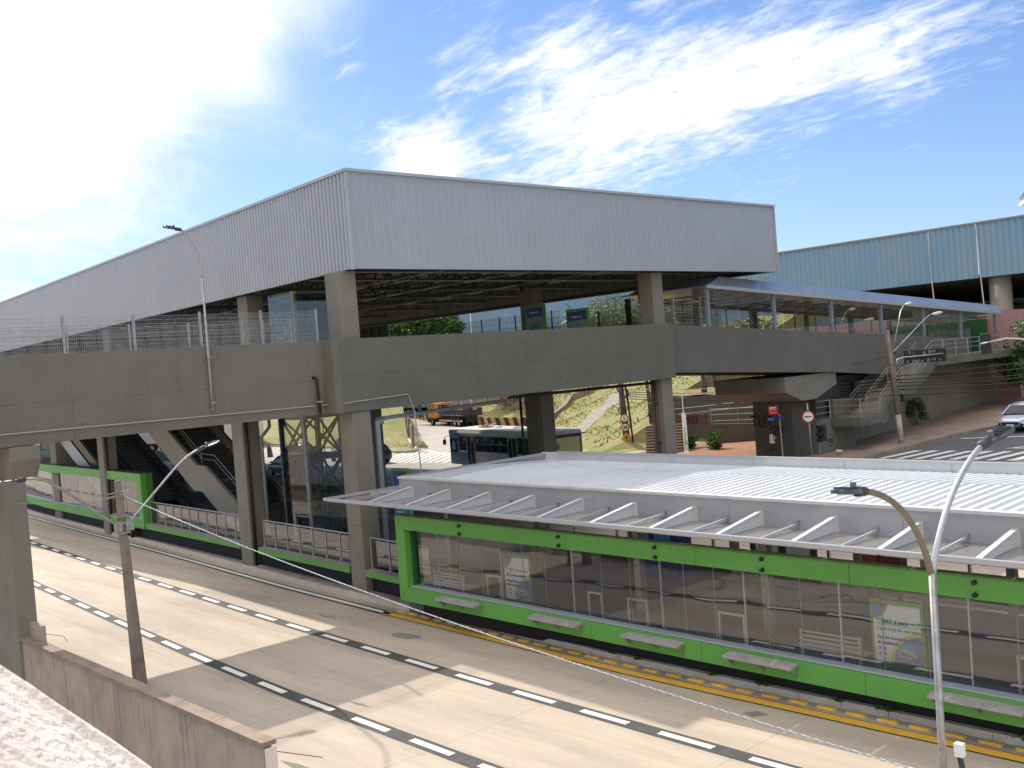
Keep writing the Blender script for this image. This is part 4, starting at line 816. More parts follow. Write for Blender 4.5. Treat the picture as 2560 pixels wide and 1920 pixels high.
# balustrade plinths and rails
def balustrade(label, xa, xb, n, pl0, pl1):
    t = thing('glass_balustrade', label, 'balustrade', ((xa+xb)/2, ax((xa+xb)/2), .8), group='glass balustrades on the platform edge')
    b = MB(); seg(b, xa, xb, pl0, pl1, .05, .40, 5); b.build('green_edge', GREEN, t)
    b = MB(); seg(b, xa, xb, pl1+.002, pl1+.03, .04, .9, 5); b.build('plinth_top', mat('plinth_grey', (.28, .25, .22), .8), t)
    b = MB(); b.tube([(xa, ax(xa)+.35, pl1+1.08)]+[(xa+(xb-xa)*i/5, ax(xa+(xb-xa)*i/5)+.35, pl1+1.08) for i in range(1, 6)], .028, 6); b.build('handrail', CHROME, t)
    for i in range(n+1):
        x = xa+(xb-xa)*i/n; b = MB(); b.tube([(x, ax(x)+.35, pl1+.03), (x, ax(x)+.35, pl1+1.07)], .022, 6); b.box(x-.03, x+.03, ax(x)+.32, ax(x)+.38, pl1+.03, pl1+.16); b.build('post', CHROME, t)
        if i < n: x2 = xa+(xb-xa)*(i+1)/n; b = MB(); b.quad((x+.05, ax(x)+.36, pl1+.1), (x2-.05, ax(x2)+.36, pl1+.1), (x2-.05, ax(x2)+.36, pl1+1.0), (x+.05, ax(x)+.36, pl1+1.0)); b.build('glass_pane', GLASSB, t, fixn=False)
balustrade('steel and glass balustrade left of the second column on a green edge', -50.1, -39.1, 11, .74, .97)
balustrade('steel and glass balustrade between the second and main columns', -37.4, -30.25, 7, .70, .92)
balustrade('short balustrade between the main column and the green frame', -29.15, -25.6, 3, .70, .90)
t = thing('red_bench', 'red painted trestle on the pavement behind the concrete lamp pole', 'trestle', (-52.5, 21.3, .14)); b = MB(); [b.box(-53.2, -52.0, 21.05+.14*k, 21.15+.14*k, .5-.1*k, .55-.1*k) for k in range(3)]; b.build('slats', REDP, t)
for q in (-53.1, -52.2): b = MB(); b.box(q, q+.1, 21.0, 21.4, .14, .5); b.build('leg', DARKST, t)
# far side frames of the platform
t = thing('far_platform_frame', 'dark green frame on the far side of the platform behind the escalator', 'frame', (-60, 28.3, .9))
for xa, xb in ((-95, -74.3), (-74.3, -57.5)): b = MB(); b.box(xa+.02, xb-.02, 28.2, 28.5, 3.0, 3.55); b.build('frame_panel', mat('far_green', (.03, .17, .07), .5) if xa < -58 else GREEND, t)
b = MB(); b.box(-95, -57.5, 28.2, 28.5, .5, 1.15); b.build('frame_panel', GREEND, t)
for x in (-90, -83, -76, -69, -62): b = MB(); b.box(x-.3, x+.3, 28.1, 28.5, .9, 3.0); b.build('post', mat('far_post', (.03, .06, .045), .6), t)
for xx in (-78.5, -76.5, -59.5): b = MB(); b.box(xx-.9, xx+.9, 28.15, 28.198, 3.08, 3.4); b.build('vent_panel', PIPEG, t)
# ---------------------------------------------------------------- staircase and escalator
st = thing('concrete_staircase', 'concrete staircase with solid parapet dropping from the hall to the platform', 'staircase', (-45, 22, .93))
prof_ = [(-51.5, 6.9), (-46.2, 3.87), (-45.3, 3.82), (-41.97, 1.9), (-40.5, .95), (-43.0, .95), (-43.89, 1.49), (-45.81, 2.63), (-46.65, 2.62), (-53.8, 6.9)]
b = MB(); b.prism(prof_, 'y', 22.0, 22.16); b.build('parapet', mat('stair_concrete', (.30, .27, .22), .85, var=.1, vscale=.9), st)
b = MB(); b.prism(prof_, 'y', 24.6, 24.76); b.build('parapet', CONC2, st)
for i in range(24):
    if i < 14: x = -52.2+i*.435; z = 6.6-i*.2489
    elif i == 14: continue
    else: x = -45.2+(i-15)*.46; z = 2.95-(i-15)*.265
    b = MB(); b.box(x, x+.5, 22.17, 24.58, z-.3, z); b.build('tread', mat('tread_dark', (.09, .085, .08), .85), st)
for y in (22.5, 24.3):
    b = MB(); b.tube([(-51.5, y, 7.4), (-46.6, y, 4.35), (-45.3, y, 4.3), (-41.5, y, 2.1)], .022, 6); b.tube([(-51.5, y, 7.15), (-46.6, y, 4.1), (-45.3, y, 4.05), (-41.5, y, 1.85)], .018, 6); b.tube([(-41.5, y, 2.1), (-41.3, y, .95)], .022, 6); b.tube([(-46.6, y, 4.35), (-46.6, y, 3.4)], .022, 6); b.build('handrail', CHROME, st)
es2 = thing('escalator', 'escalator with pale metal side panel and dark steps above the left platform', 'escalator', (-60, 23, .93))
def slab(b, y0, y1, xa, za, xb, zb, th): b.hexa([(xa, y0, za-th), (xb, y0, zb-th), (xb, y1, zb-th), (xa, y1, za-th), (xa, y0, za), (xb, y0, zb), (xb, y1, zb), (xa, y1, za)])
b = MB(); slab(b, 22.5, 22.55, -67.0, 6.6, -58.3, 2.0, 1.0); b.build('side_panel', mat('escalator_side', (.46, .45, .46), .45, metal=.2), es2)
b = MB(); slab(b, 22.56, 22.62, -66.2, 6.9, -57.0, 2.05, .62); b.build('balustrade', mat('balustrade_dark', (.04, .045, .05), .25), es2)
b = MB(); slab(b, 24.0, 24.06, -66.2, 6.9, -57.0, 2.05, .6); b.build('balustrade', mat('balustrade_dark', (.04, .045, .05)), es2)
b = MB(); slab(b, 25.6, 25.66, -65.2, 7.1, -54.5, 1.4, .7); b.build('balustrade', mat('balustrade_dark', (.04, .045, .05)), es2)
for i in range(24): x = -66+i*.38; z = 6.2-i*.2; b = MB(); b.box(x, x+.42, 22.63, 23.98, z-.24, z); b.build('step', mat('step_metal', (.07, .07, .075), .4, metal=.5), es2); b = MB(); b.box(x+1.2, x+1.62, 24.1, 25.58, z-.24, z); b.build('step', MATS['step_metal'], es2)
b = MB(); slab(b, 22.6, 25.6, -66, 5.7, -56, .9, .35); b.build('truss_box', DARKST, es2)
b = MB(); b.tube([(-66, 22.59, 6.98), (-57, 22.59, 2.2)], .05, 6); b.tube([(-66, 25.63, 7.15), (-54.4, 25.63, 1.5)], .05, 6); b.build('handrail', PIPEB, es2)
b = MB(); b.prism([(-62.6, 4.75), (-62.2, 4.62), (-61.9, 4.3), (-62.3, 4.42)], 'y', 22.545, 22.553); b.build('sticker', mat('sticker_red', (.5, .08, .04), .5), es2)
# ---------------------------------------------------------------- lift tower
el = thing('lift_tower', 'glazed steel lift tower with diagonal bracing beside the main column', 'lift', (-36, 22, .93))
cx0, cx1, cy0, cy1 = -36.85, -35.12, 21.3, 23.0
for (x, y, nm) in ((cx1, cy0, GALV), (cx0, cy0, ELEV), (cx1, cy1, ELEV), (cx0, cy1, ELEV)): b = MB(); b.box(x-.08, x+.08, y-.08, y+.08, .93, 11.0); b.build('post', nm, el)
zl = [.95, 2.72, 4.4, 6.05, 7.6, 9.25, 10.9]
for z in zl:
    b = MB(); b.box(cx0+.06, cx1-.06, cy0-.04, cy0+.04, z-.09, z+.09); b.box(cx1-.04, cx1+.04, cy0+.06, cy1-.06, z-.09, z+.09); b.box(cx0-.04, cx0+.04, cy0+.06, cy1-.06, z-.09, z+.09); b.box(cx0+.06, cx1-.06, cy1-.04, cy1+.04, z-.09, z+.09); b.build('ring_beam', ELEV, el)
for za, zb in zip(zl, zl[1:]):
    b = MB()
    for (p, q) in (((cx0, cy0), (cx1, cy0)), ((cx1, cy0), (cx1, cy1)), ((cx0, cy1), (cx1, cy1)), ((cx0, cy0), (cx0, cy1))):
        b.bar((*p, za), (*q, zb), .075, .075); b.bar((*p, zb), (*q, za), .075, .075)
    b.build('bracing', ELEV, el)
for (p, q) in (((cx0, cy0-.09), (cx1, cy0-.09)), ((cx1+.09, cy0), (cx1+.09, cy1))): b = MB(); b.quad((*p, 1.0), (*q, 1.0), (*q, 10.9), (*p, 10.9)); b.build('glass_wall', GLASSE, el, fixn=False)
for k, (x, y) in enumerate(((-36.4, 22.6), (-36.2, 22.6), (-35.8, 22.6), (-36.0, 21.8), (-35.5, 22.2))): b = MB(); b.tube([(x, y, 1.0), (x, y, 10.8)], .022, 5); b.build('guide_rail', DARKST, el)
b = MB(); b.box(-36.6, -35.4, 21.6, 22.7, 1.0, 1.6); b.box(-35.9, -35.5, 21.7, 22.3, 3.9, 4.3); b.build('machine_box', PIPEG, el)
b = MB(); b.box(-36.6, -35.35, 21.5, 22.8, 7.7, 9.9); b.build('lift_car', mat('lift_car', (.10, .19, .22), .4, metal=.3), el)
for q in (-36.3, -35.75): b = MB(); b.box(q, q+.27, 21.47, 21.498, 8.0, 9.6); b.build('door', mat('lift_window', (.45, .55, .6), .3), el)
# ---------------------------------------------------------------- ramp bridge with canopy
rp = thing('ramp_bridge', 'covered sloping concrete ramp bridge with glazed sides leading to the blue terminal', 'ramp', (-30, 45, 0))
zr = lambda y: 8.76-(y-37.6)*.0612
def slope_box(b, x0, x1, y0, y1, zl0, zh0, zl1=None, zh1=None):
    d = zr(y1)-zr(y0); zl1 = zl0+d if zl1 is None else zl1; zh1 = zh0+d if zh1 is None else zh1
    b.hexa([(x0, y0, zl0), (x1, y0, zl0), (x1, y1, zl1), (x0, y1, zl1), (x0, y0, zh0), (x1, y0, zh0), (x1, y1, zh1), (x0, y1, zh1)])
b = MB(); slope_box(b, -29.8, -29.55, 37.32, 51.3, 6.55, 8.76); slope_box(b, -29.8, -29.55, 51.3, 61, 5.7, zr(51.3), 4.9, zr(61)); slope_box(b, -29.8, -29.55, 61, 69.2, 4.9, zr(61), 4.6, zr(69.2)); b.build('parapet_beam', CONC, rp)
b = MB(); slope_box(b, -34.5, -29.81, 37.32, 75, 7.2, 7.5); b.build('ramp_deck', CONC, rp)
b = MB(); slope_box(b, -34.8, -34.55, 37.32, 75, 6.6, 8.0); b.build('rear_parapet', CONC, rp)
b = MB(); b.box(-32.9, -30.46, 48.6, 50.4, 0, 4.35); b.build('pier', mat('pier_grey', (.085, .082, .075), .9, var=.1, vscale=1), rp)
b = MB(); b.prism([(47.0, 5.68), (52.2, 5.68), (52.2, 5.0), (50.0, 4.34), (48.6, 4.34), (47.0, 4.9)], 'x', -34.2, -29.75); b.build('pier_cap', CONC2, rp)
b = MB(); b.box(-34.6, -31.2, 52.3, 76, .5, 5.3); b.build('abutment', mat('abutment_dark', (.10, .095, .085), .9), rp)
b = MB()
for k in range(24):
    y = 53.3+k*.98; hz_ = 5.4 if y > 58 else 4.9
    b.box(-30.95, -30.72, y+.012, y+.97, .4, hz_ if y > 56 else 4.0)
b.build('retaining_panels', RETW, rp)
# canopy
b = MB(); rings = []
for y in (40.6, 41.9, 50, 60, 70, 74.6):
    e = 0 if y > 41 else .55; z = 10.42-(y-40.8)*.0612
    rings.append([(-35.0, y, z+.05), (-29.5, y, z+.05), (-29.5, y, z+.12), (-29.75, y, z+.62-e), (-34.5, y, z+.68-e), (-35.0, y, z+.12)])
b.loft(rings); b.build('canopy_roof', mat('canopy_metal', (.42, .47, .54), .3, metal=.5, var=.15, vscale=.5), rp)
zc = lambda y: 10.42-(y-40.8)*.0612
b = MB(); b.hexa([(-29.5, 40.4, zc(40.4)-.06), (-29.38, 40.4, zc(40.4)-.06), (-29.38, 74.8, zc(74.8)-.06), (-29.5, 74.8, zc(74.8)-.06), (-29.5, 40.4, zc(40.4)+.1), (-29.38, 40.4, zc(40.4)+.1), (-29.38, 74.8, zc(74.8)+.1), (-29.5, 74.8, zc(74.8)+.1)]); b.build('canopy_gutter', STEELG, rp)
for k, y in enumerate([40.62, 46.3, 51.98, 57.6, 63.0, 68.35, 73.9]):
    b = MB(); b.box(-29.72, -29.56, y-.09, y+.09, zr(y)-.02 if y < 69 else 5.6, zc(y)-.06); b.build('post', mat('post_blue_grey', (.28, .31, .35), .4, metal=.3), rp)
    b = MB(); b.box(-34.7, -34.5, y-.12, y+.12, zr(y)-.8, zc(y)-.06); b.build('post', mat('post_dark', (.07, .07, .075), .6), rp)
for k in range(22):
    y = 41.5+k*1.5; b = MB(); b.bar((-34.6, y, zc(y)-.25), (-29.8, y, zc(y)-.25), .05, .12); b.build('rafter', mat('rafter_pale', (.32, .31, .29), .6), rp)
for k in range(4):
    y0 = 41.2; x = -33.9+k*1.15; b = MB(); b.bar((x, y0, zc(y0)-.35), (x, 73.5, zc(73.5)-.35), .04, .05); b.build('purlin', mat('rafter_pale', (.32, .31, .29)), rp)
for k, y in enumerate([41.2+1.0*i for i in range(28)]):
    if k % 2 == 0: b = MB(); y2 = y+1.96; b.quad((-29.68, y+.03, zr(y)-.02), (-29.68, y2-.03, zr(y2)-.02), (-29.68, y2-.03, zc(y2)-.3), (-29.68, y+.03, zc(y)-.3)); b.build('glass_pane', GLASSW, rp, fixn=False)
for k in range(15):
    y = 38.3+k*2.06
    if y < 69: b = MB(); b.box(-29.9, -29.84, y-.03, y+.03, zr(y), zr(y)+1.45); b.build('fence_post', GALV, rp)
b = MB(); slope_box(b, -29.87, -29.865, 37.6, 69, zr(37.6)+.1, zr(37.6)+.11); [slope_box(b, -29.87, -29.862, 37.6, 69, zr(37.6)+.15*i, zr(37.6)+.15*i+.012) for i in range(1, 9)]
[b.box(-29.87, -29.864, y, y+.008, zr(y), zr(y)+1.3) for y in [37.7+.12*i for i in range(260)]]; b.build('wire_mesh', GALV, rp)
text('TUT', .95, (-33.1, 48.58, 2.95), FACE_NY(), mat('graffiti_black', (.012, .012, .014), .8), rp, name='graffiti', scale=(.8, 1, 1)); text('20', .7, (-31.75, 48.58, 2.5), FACE_NY(), MATS['graffiti_black'], rp, name='graffiti')
# outside stairs
os_ = thing('outdoor_stairs', 'concrete outdoor stairs with pipe railings climbing beside the ramp bridge', 'staircase', (-28.6, 54, 1.5))
b = MB(); b.box(-29.4, -27.62, 50.7, 52.9, 2.45, 2.95); b.build('lower_landing', CONC, os_, bevel=.02)
b = MB(); b.box(-30.6, -29.42, 49.5, 53.2, .2, 2.94); b.build('landing_wall', CONC, os_)
for i in range(8): b = MB(); y = 53.0+i*.36; z = 3.05+i*.17; b.box(-29.4, -27.75, y, y+.40, z-.17, z); b.build('tread', mat('tread_grey', (.34, .30, .25), .85), os_)
for i in range(8): b = MB(); y = 56.9+i*.36; z = 4.45+i*.16; b.box(-29.4, -27.75, y, y+.40, z-.17, z); b.build('tread', mat('tread_grey', (.34, .30, .25)), os_)
b = MB(); b.box(-29.4, -27.75, 55.85, 56.95, 4.1, 4.3); b.build('mid_landing', CONC, os_)
b = MB(); b.prism([(52.9, 2.95), (55.9, 4.4), (56.9, 4.4), (59.8, 5.8), (61, 5.8), (61, 5.2), (59.9, 5.1), (57.2, 3.8), (56.2, 3.75), (53.4, 2.4), (52.9, 2.35)], 'x', -27.74, -27.62); b.build('stringer', CONC, os_)
b = MB(); b.box(-29.5, -27.3, 59.85, 76.5, 5.25, 5.72); b.build('upper_landing', CONC, os_)
def rail(pts, m=CHROME, r=.028, posts=(), zb=None, drops=(1, .55)):
    b = MB()
    for f_ in drops: b.tube([(x, y, z+f_) for x, y, z in pts], r if f_ == 1 else r*.8, 6)
    for (x, y, z) in posts: b.tube([(x, y, z), (x, y, z+1)], r, 6)
    return b
RS = mat('rail_steel', (.42, .41, .39), .4, metal=.5)
rail([(-29.55, 49.4, 2.95), (-29.5, 50.8, 2.95), (-27.68, 50.8, 2.95), (-27.68, 52.9, 2.95)], posts=[(-29.5, 50.8, 2.95), (-27.68, 50.8, 2.95), (-27.68, 52.9, 2.95)], drops=(1, .66, .33)).build('railing', RS, os_)
rail([(-27.68, 53.0, 3.0), (-27.68, 55.9, 4.4), (-27.68, 56.9, 4.4), (-27.68, 59.9, 5.75), (-27.35, 60.6, 5.75), (-27.35, 76.4, 5.72)], posts=[(-27.68, 53.1, 3.1), (-27.68, 54.5, 3.7), (-27.68, 55.9, 4.4), (-27.68, 57.4, 4.65), (-27.68, 58.7, 5.2)]+[(-27.35, 60.6+i*1.75, 5.72) for i in range(10)], drops=(1, .72, .45)).build('railing', RS, os_)
rail([(-29.42, 52.9, 3.0), (-29.42, 55.9, 4.4), (-29.42, 56.9, 4.4), (-29.42, 59.9, 5.75)], drops=(1, .8)).build('railing', RS, os_)
rail([(-28.6, 53.2, 3.0), (-28.6, 55.9, 4.4), (-28.6, 56.9, 4.4), (-28.6, 59.7, 5.7)], posts=[(-28.6, 53.2, 3.0), (-28.6, 55.9, 4.4), (-28.6, 56.9, 4.4)], drops=(1, .8)).build('railing', RS, os_)
text('SWU', .5, (-27.615, 50.7, 2.42), FACE_PX(), mat('graffiti_grey', (.10, .09, .085), .8), os_, name='graffiti')
os_.location = Vector(os_.location)+Vector((-.5, .95, .18))
# wall below the street stairs and lower stairs
t = thing('terrace_wall', 'dark grey terrace retaining wall under the trees behind the walking person', 'wall', (-42, 62, .7)); b = MB(); b.prism([(-52, .5), (-31.3, .5), (-31.3, 4.35), (-42, 4.15), (-51.0, 3.9), (-52, 2)], 'y', 61.93, 62.18); b.build('wall', mat('terrace_grey', (.13, .12, .105), .9, var=.15, vscale=.8), t)
t = thing('low_ramp_wall', 'dark grey ramp wall with pipe railings right of the brick steps', 'wall', (-38, 57.5, .7)); b = MB(); b.box(-42.4, -34.5, 57.5, 57.75, .5, 2.35); b.build('wall', mat('terrace_grey', (.13, .12, .105)), t)
rail([(-42.4, 57.6, 2.35), (-34.5, 57.6, 2.5)], posts=[(-42.4+i*2.2, 57.6, 2.4) for i in range(4)], drops=(1, .62, .2)).build('railing', RS, t); rail([(-48, 60.5, 2.2), (-34.5, 60.5, 3.1)], drops=(1, .6)).build('railing', RS, t)
t = thing('brick_steps', 'brown brick steps with a pale concrete flank climbing behind the far column', 'steps', (-40.1, 51.4, .75), math.radians(38))
for i in range(12):
    b = MB(); y = i*.40; z = i*.155; b.box(-2.4, 0, y, y+.44, z-.4, z+.15); b.build('tread', mat('brick_brown', (.24, .15, .11), .85, var=.2, vscale=4), t, local=True)
    b = MB(); b.box(-2.4, 0, y-.02, y+.05, z+.152, z+.17); b.build('nosing', KERB, t, local=True)
b = MB(); b.prism([(-1.2, -.3), (-1.1, .25), (.3, .45), (1.0, 1.0), (4.6, 2.6), (4.6, 1.9), (.9, .1), (.2, -.3)], 'x', .01, .3); b.build('flank', mat('flank_concrete', (.36, .33, .28), .9, var=.2, vscale=2), t, local=True)
b = MB(); b.hexa([(.3, -1.2, -.3), (1.6, -1.7, -.3), (1.6, -1.4, -.3), (.3, -.9, -.3), (.3, -1.2, .25), (1.6, -1.7, .0), (1.6, -1.4, .0), (.3, -.9, .25)]); b.build('flank_toe', MATS['flank_concrete'], t, local=True)
rail([(.15, .9, .9), (.15, 4.6, 2.6)], drops=(1, .75), posts=[(.15, .9, .9), (.15, 4.6, 2.6)]).build('railing', RS, t, local=True)
t = thing('brick_rubble_wall', 'low broken orange brick wall with black graffiti at the top of the brown steps', 'wall', (-45, 58, 2.3)); b = MB(); b.box(-46.0, -43.4, 58.2, 58.5, 2.2, 3.0); b.build('bricks', mat('rubble_brick', (.16, .085, .06), .9, var=.3, vscale=3), t); text('NED', .7, (-45.4, 58.18, 2.35), FACE_NY(), MATS['graffiti_black'], t, name='graffiti')
t = thing('hillside_chute', 'pale concrete drainage chute running down the grassy hill', 'chute', (-61, 65, 1)); b = MB()
C0 = [(-60.3, 63.2), (-65.8, 74.8)]
for f0, f1 in ((0, .25), (.25, .5), (.5, .75), (.75, 1)):
    xa, ya = C0[0][0]+(C0[1][0]-C0[0][0])*f0, C0[0][1]+(C0[1][1]-C0[0][1])*f0; xb, yb = C0[0][0]+(C0[1][0]-C0[0][0])*f1, C0[0][1]+(C0[1][1]-C0[0][1])*f1
    za, zb = ground_h(xa, ya)+.12, ground_h(xb, yb)+.12
    b.hexa([(xa-.9, ya, za-.4), (xa+.7, ya, za-.4), (xb+.7, yb, zb-.4), (xb-.9, yb, zb-.4), (xa-.9, ya, za+.12), (xa+.7, ya, za+.12), (xb+.7, yb, zb+.12), (xb-.9, yb, zb+.12)])
b.build('slab', mat('chute_concrete', (.30, .27, .22), .9, var=.25, vscale=2), t)
t = thing('hill_edge_wall', 'low tan retaining wall curving along the foot of the grassy hill', 'wall', (-78, 80, 1)); b = MB()
hp = [(-76.0, 75.6), (-78.2, 79.8), (-80.6, 83.4), (-78.0, 85.0), (-71, 88)]
for (xa, ya), (xb, yb) in zip(hp, hp[1:]):
    za, zb = ground_h(xa, ya), ground_h(xb, yb); b.hexa([(xa, ya, za-1), (xb, yb, zb-1), (xb+.2, yb+.25, zb-1), (xa+.2, ya+.25, za-1), (xa, ya, za+.75), (xb, yb, zb+.75), (xb+.2, yb+.25, zb+.75), (xa+.2, ya+.25, za+.75)])
b.build('wall', mat('hill_wall_tan', (.30, .23, .17), .9, var=.2, vscale=2), t)
# striped barrier along the street
t = thing('striped_barrier', 'long low barrier wall with slanted black and amber stripes behind the bus', 'barrier', (-80, 76, .7))
bA = MB(); bK = MB(); nst = 46
def bp_(f):
    q_ = f*4; P3 = [(-124, 93), (-111, 86.4), (-98, 80.6), (-85, 75.2), (-76.5, 74.9)]; i_ = min(3, int(q_)); u_ = q_-i_; return Vector((P3[i_][0]*(1-u_)+P3[i_+1][0]*u_, P3[i_][1]*(1-u_)+P3[i_+1][1]*u_, .7))
for i in range(nst):
    a = bp_(i/nst); c = bp_((i+1)/nst); sh = (c-a)*-.6; up = Vector((0, 0, 1.05)); th = Vector((.12, .25, 0))
    (bA if i % 2 else bK).hexa([a, c, c+th, a+th, a+sh+up, c+sh+up, c+sh+up+th, a+sh+up+th])
bA.build('amber_stripe', mat('amber_old', (.50, .28, .07), .8, var=.35, vscale=3), t); bK.build('black_stripe', mat('black_old', (.03, .03, .032), .85, var=.3, vscale=3), t)
# island with a damaged mesh fence
t = thing('verge_kerb', 'kerb round the small grass verge left of the zebra crossing', 'kerb', (-75, 52, .7)); b = MB(); kp = [(-150, 57.5), (-110, 56), (-82.7, 54.3), (-75.2, 52.9), (-70.8, 51.7), (-69.4, 52.1), (-70.5, 53.6), (-75, 56.6), (-92.4, 68.7), (-105, 77)]
for p, q in zip(kp, kp[1:]): b.bar((*p, .80), (*q, .80), .22, .3)
b.build('kerb_line', KERB, t)
struct(sheet('grass_verge', GRASS, [((-82.7, 54.4), (-69.7, 51.9), (-70.3, 53.2), (-92, 68.4)), ((-150, 57.6), (-82.7, 54.4), (-92, 68.4), (-150, 110))], .14, 1.8, lambda x, y: .7+min(3.9, max(0, y-54.5)*.30*sm((-x-79)/12))))
t = thing('broken_fence', 'leaning rusty mesh fence with bent posts along the grass verge', 'fence', (-73, 55, .8)); b = MB()
fp = [(-69.8, 52.6), (-72.4, 54.9), (-77, 58.2), (-84, 63.0), (-93, 69.6)]
for (p, q) in zip(fp, fp[1:]):
    n = int(math.dist(p, q)/.28)
    for i in range(n):
        x, y = p[0]+(q[0]-p[0])*i/n, p[1]+(q[1]-p[1])*i/n; b.bar((x, y, .85), (x+.25, y-.1, 2.9), .02, .02)
    for h in (.15, .6, 1.1, 1.6, 2.05): b.bar((p[0]+.12*h, p[1], .85+h), (q[0]+.12*h, q[1], .85+h), .02, .02)
RUST = mat('rusty_mesh', (.25, .19, .13), .8, var=.3, vscale=3)
b.build('mesh', RUST, t)
for (x, y) in fp: b = MB(); b.tube([(x, y, .8), (x+.2, y-.1, 3.1)], .07, 6); b.build('post', KERB, t)
# ---------------------------------------------------------------- blue terminal and buildings behind
bt_ = thing('blue_terminal', 'huge bus terminal clad in faded blue corrugated sheet behind everything', 'terminal', (-60, 95, 0))
BLT = [(0, 0), (.4, 0), (.5, 1), (.9, 1)]
zt = lambda x: 16.5+(x+59.75)*.014
def bluepan(x0, x1, y, z0, z1, nm): return corr((x0, y), (x1, y), z0, z1, (0, -1), .55, .09, BLUE, nm, BLT, bt_)
bpn = [-260, -200, -150, -110, -75, -43.6, -39.2, -30, -12, 20, 60]
for x0, x1 in zip(bpn, bpn[1:]): bluepan(x0, x1-.05, 95+rnd.uniform(0, .04), 12.0, 16.9, 'cladding_sheet')
b = MB(); b.box(-260, 60, 94.85, 95.3, 16.9, 17.05); b.build('top_flashing', mat('flash_tan', (.36, .31, .27), .7), bt_)
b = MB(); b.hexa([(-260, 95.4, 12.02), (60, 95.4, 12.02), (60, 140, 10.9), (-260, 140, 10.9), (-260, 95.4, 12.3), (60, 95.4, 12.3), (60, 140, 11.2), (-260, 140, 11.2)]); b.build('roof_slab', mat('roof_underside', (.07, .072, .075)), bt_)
b = MB(); b.box(-260, 60, 140.1, 140.4, 9.6, 11.3); b.build('rear_sheet', mat('far_blue', (.16, .36, .50), .6), bt_)
b = MB(); b.box(-260, -56, 95.3, 95.6, 2.0, 12.1); b.build('lower_sheet', BLUE, bt_)
for x in (-38.0, -14, 8): b = MB(); b.tube([(x, 96.5, 0), (x, 96.5, 11.99)], .95, 20); b.build('round_column', mat('terminal_column', (.30, .26, .20), .85), bt_, smooth=True)
for x in (-46, -34.3, -28.5, -24): b = MB(); b.box(x-.4, x+.4, 118, 118.8, 0, 11.2); b.build('inner_column', DARKST, bt_)
for k, x in enumerate((-43.6, -39.1)): b = MB(); b.tube([(x, 94.8, 16.6), (x+.1, 94.8, 12), (x+.3, 94.8, 8)], .06, 6); b.build('downpipe', STEELG, bt_)
# dish on the top right
t = thing('satellite_dish', 'grey satellite dish on a thin mast at the right edge above the blue roof', 'antenna', (-35.5, 97, 17)); b = MB(); b.tube([(-35.2, 96.8, 17.0), (-35.2, 96.8, 18.2)], .05, 6); b.build('mast', GALV, t)
b = MB(); nn_ = 14; c_ = Vector((-35.2, 96.8, 18.5)); ax_ = Vector((-.5, -.6, .5)).normalized(); u_ = ax_.cross(Vector((0, 0, 1))).normalized(); w_ = u_.cross(ax_)
b.loft([[c_+(u_*math.cos(6.283*k/nn_)+w_*math.sin(6.283*k/nn_))*r_+ax_*h_ for k in range(nn_)] for r_, h_ in ((.05, 0), (.45, .06), (.8, .25), (.95, .42))], cap=False); b.build('dish', STEELG, t, fixn=False)
# shops at the end of the ramp
sh = thing('ramp_end_shop', 'pink walled shop with a green doorway at the end of the covered ramp', 'shop', (-33, 76, 5)); b = MB(); b.box(-46, -29.2, 76.5, 84, 1.0, 8.6); b.build('wall', PINK, sh)
b = MB(); b.box(-38.6, -31.2, 75.9, 76.45, 4.6, 8.1); b.build('green_portal', GREEND, sh); b = MB(); b.box(-37.8, -32.2, 75.7, 75.89, 4.6, 7.5); b.build('doorway', mat('doorway_grey', (.16, .19, .19), .4), sh)
sh2 = thing('corner_shop', 'low pale shop with dark upper windows right of the ramp end', 'shop', (-24, 84, 2)); b = MB(); b.box(-29.1, -8, 84, 96, 1.0, 8.4); b.build('wall', HOUSE, sh2); b = MB(); b.box(-29.3, -7.8, 83.8, 83.98, 8.0, 8.7); b.build('roof_band', PIPEG, sh2)
for k in range(3): b = MB(); b.box(-28.8+k*4.2, -25+k*4.2, 83.9, 83.98, 6.9, 7.8); b.build('window', DGLASS, sh2)
b = MB(); b.box(-29, -15, 83.9, 83.98, 1.2, 6.3); b.build('pink_front', PINK, sh2)
def house(label, x0, x1, y0, y1, z0, z1, m, roof=None, wins=()):
    t = thing('house', label, 'house', ((x0+x1)/2, y0, z0)); b = MB(); b.box(x0, x1, y0, y1, z0, z1); b.build('wall', m, t)
    if roof:
        b = MB(); b.prism([(x0-.5, z1), (x1+.5, z1), ((x0+x1)/2, z1+1.8)], 'y', y0-.4, y1+.4); b.build('roof', roof, t)
    for (wx, wz, ww, wh) in wins: b = MB(); b.box(wx, wx+ww, y0-.05, y0-.01, wz, wz+wh); b.build('window', DGLASS, t)
ROOFT = mat('clay_roof', (.32, .13, .07), .9, var=.3, vscale=2)
house('cream house with blue awning seen through the ramp glazing', -68, -58, 88, 93, 2, 9.2, HOUSE, None, ((-70, 8.6, 2, 1.2), (-66, 8.6, 2, 1.2)))
house('small grey shop seen through the ramp glazing', -54, -46, 86, 92, 3, 9.4, mat('shop_grey', (.22, .24, .28), .8), None, ((-53, 7.8, 2, 1), (-50, 7.8, 2, 1)))
house('white house far away on the hillside at the right edge behind the terminal columns', -52, -22, 170, 182, 2, 18.5, WHITEP, None, ((-45, 14, 3, 1.4), (-38, 14, 3, 1.4)))
house('pale low building in the distance on the far left behind the trucks', -190, -160, 58, 70, .7, 7, HOUSE, ROOFT, ((-182, 3, 3, 1.5),))
struct(sheet('far_hillside', GRASS, [((-400, 150), (60, 150), (60, 200), (-400, 200))], 0, 20, lambda x, y: .7+(y-150)*.12))
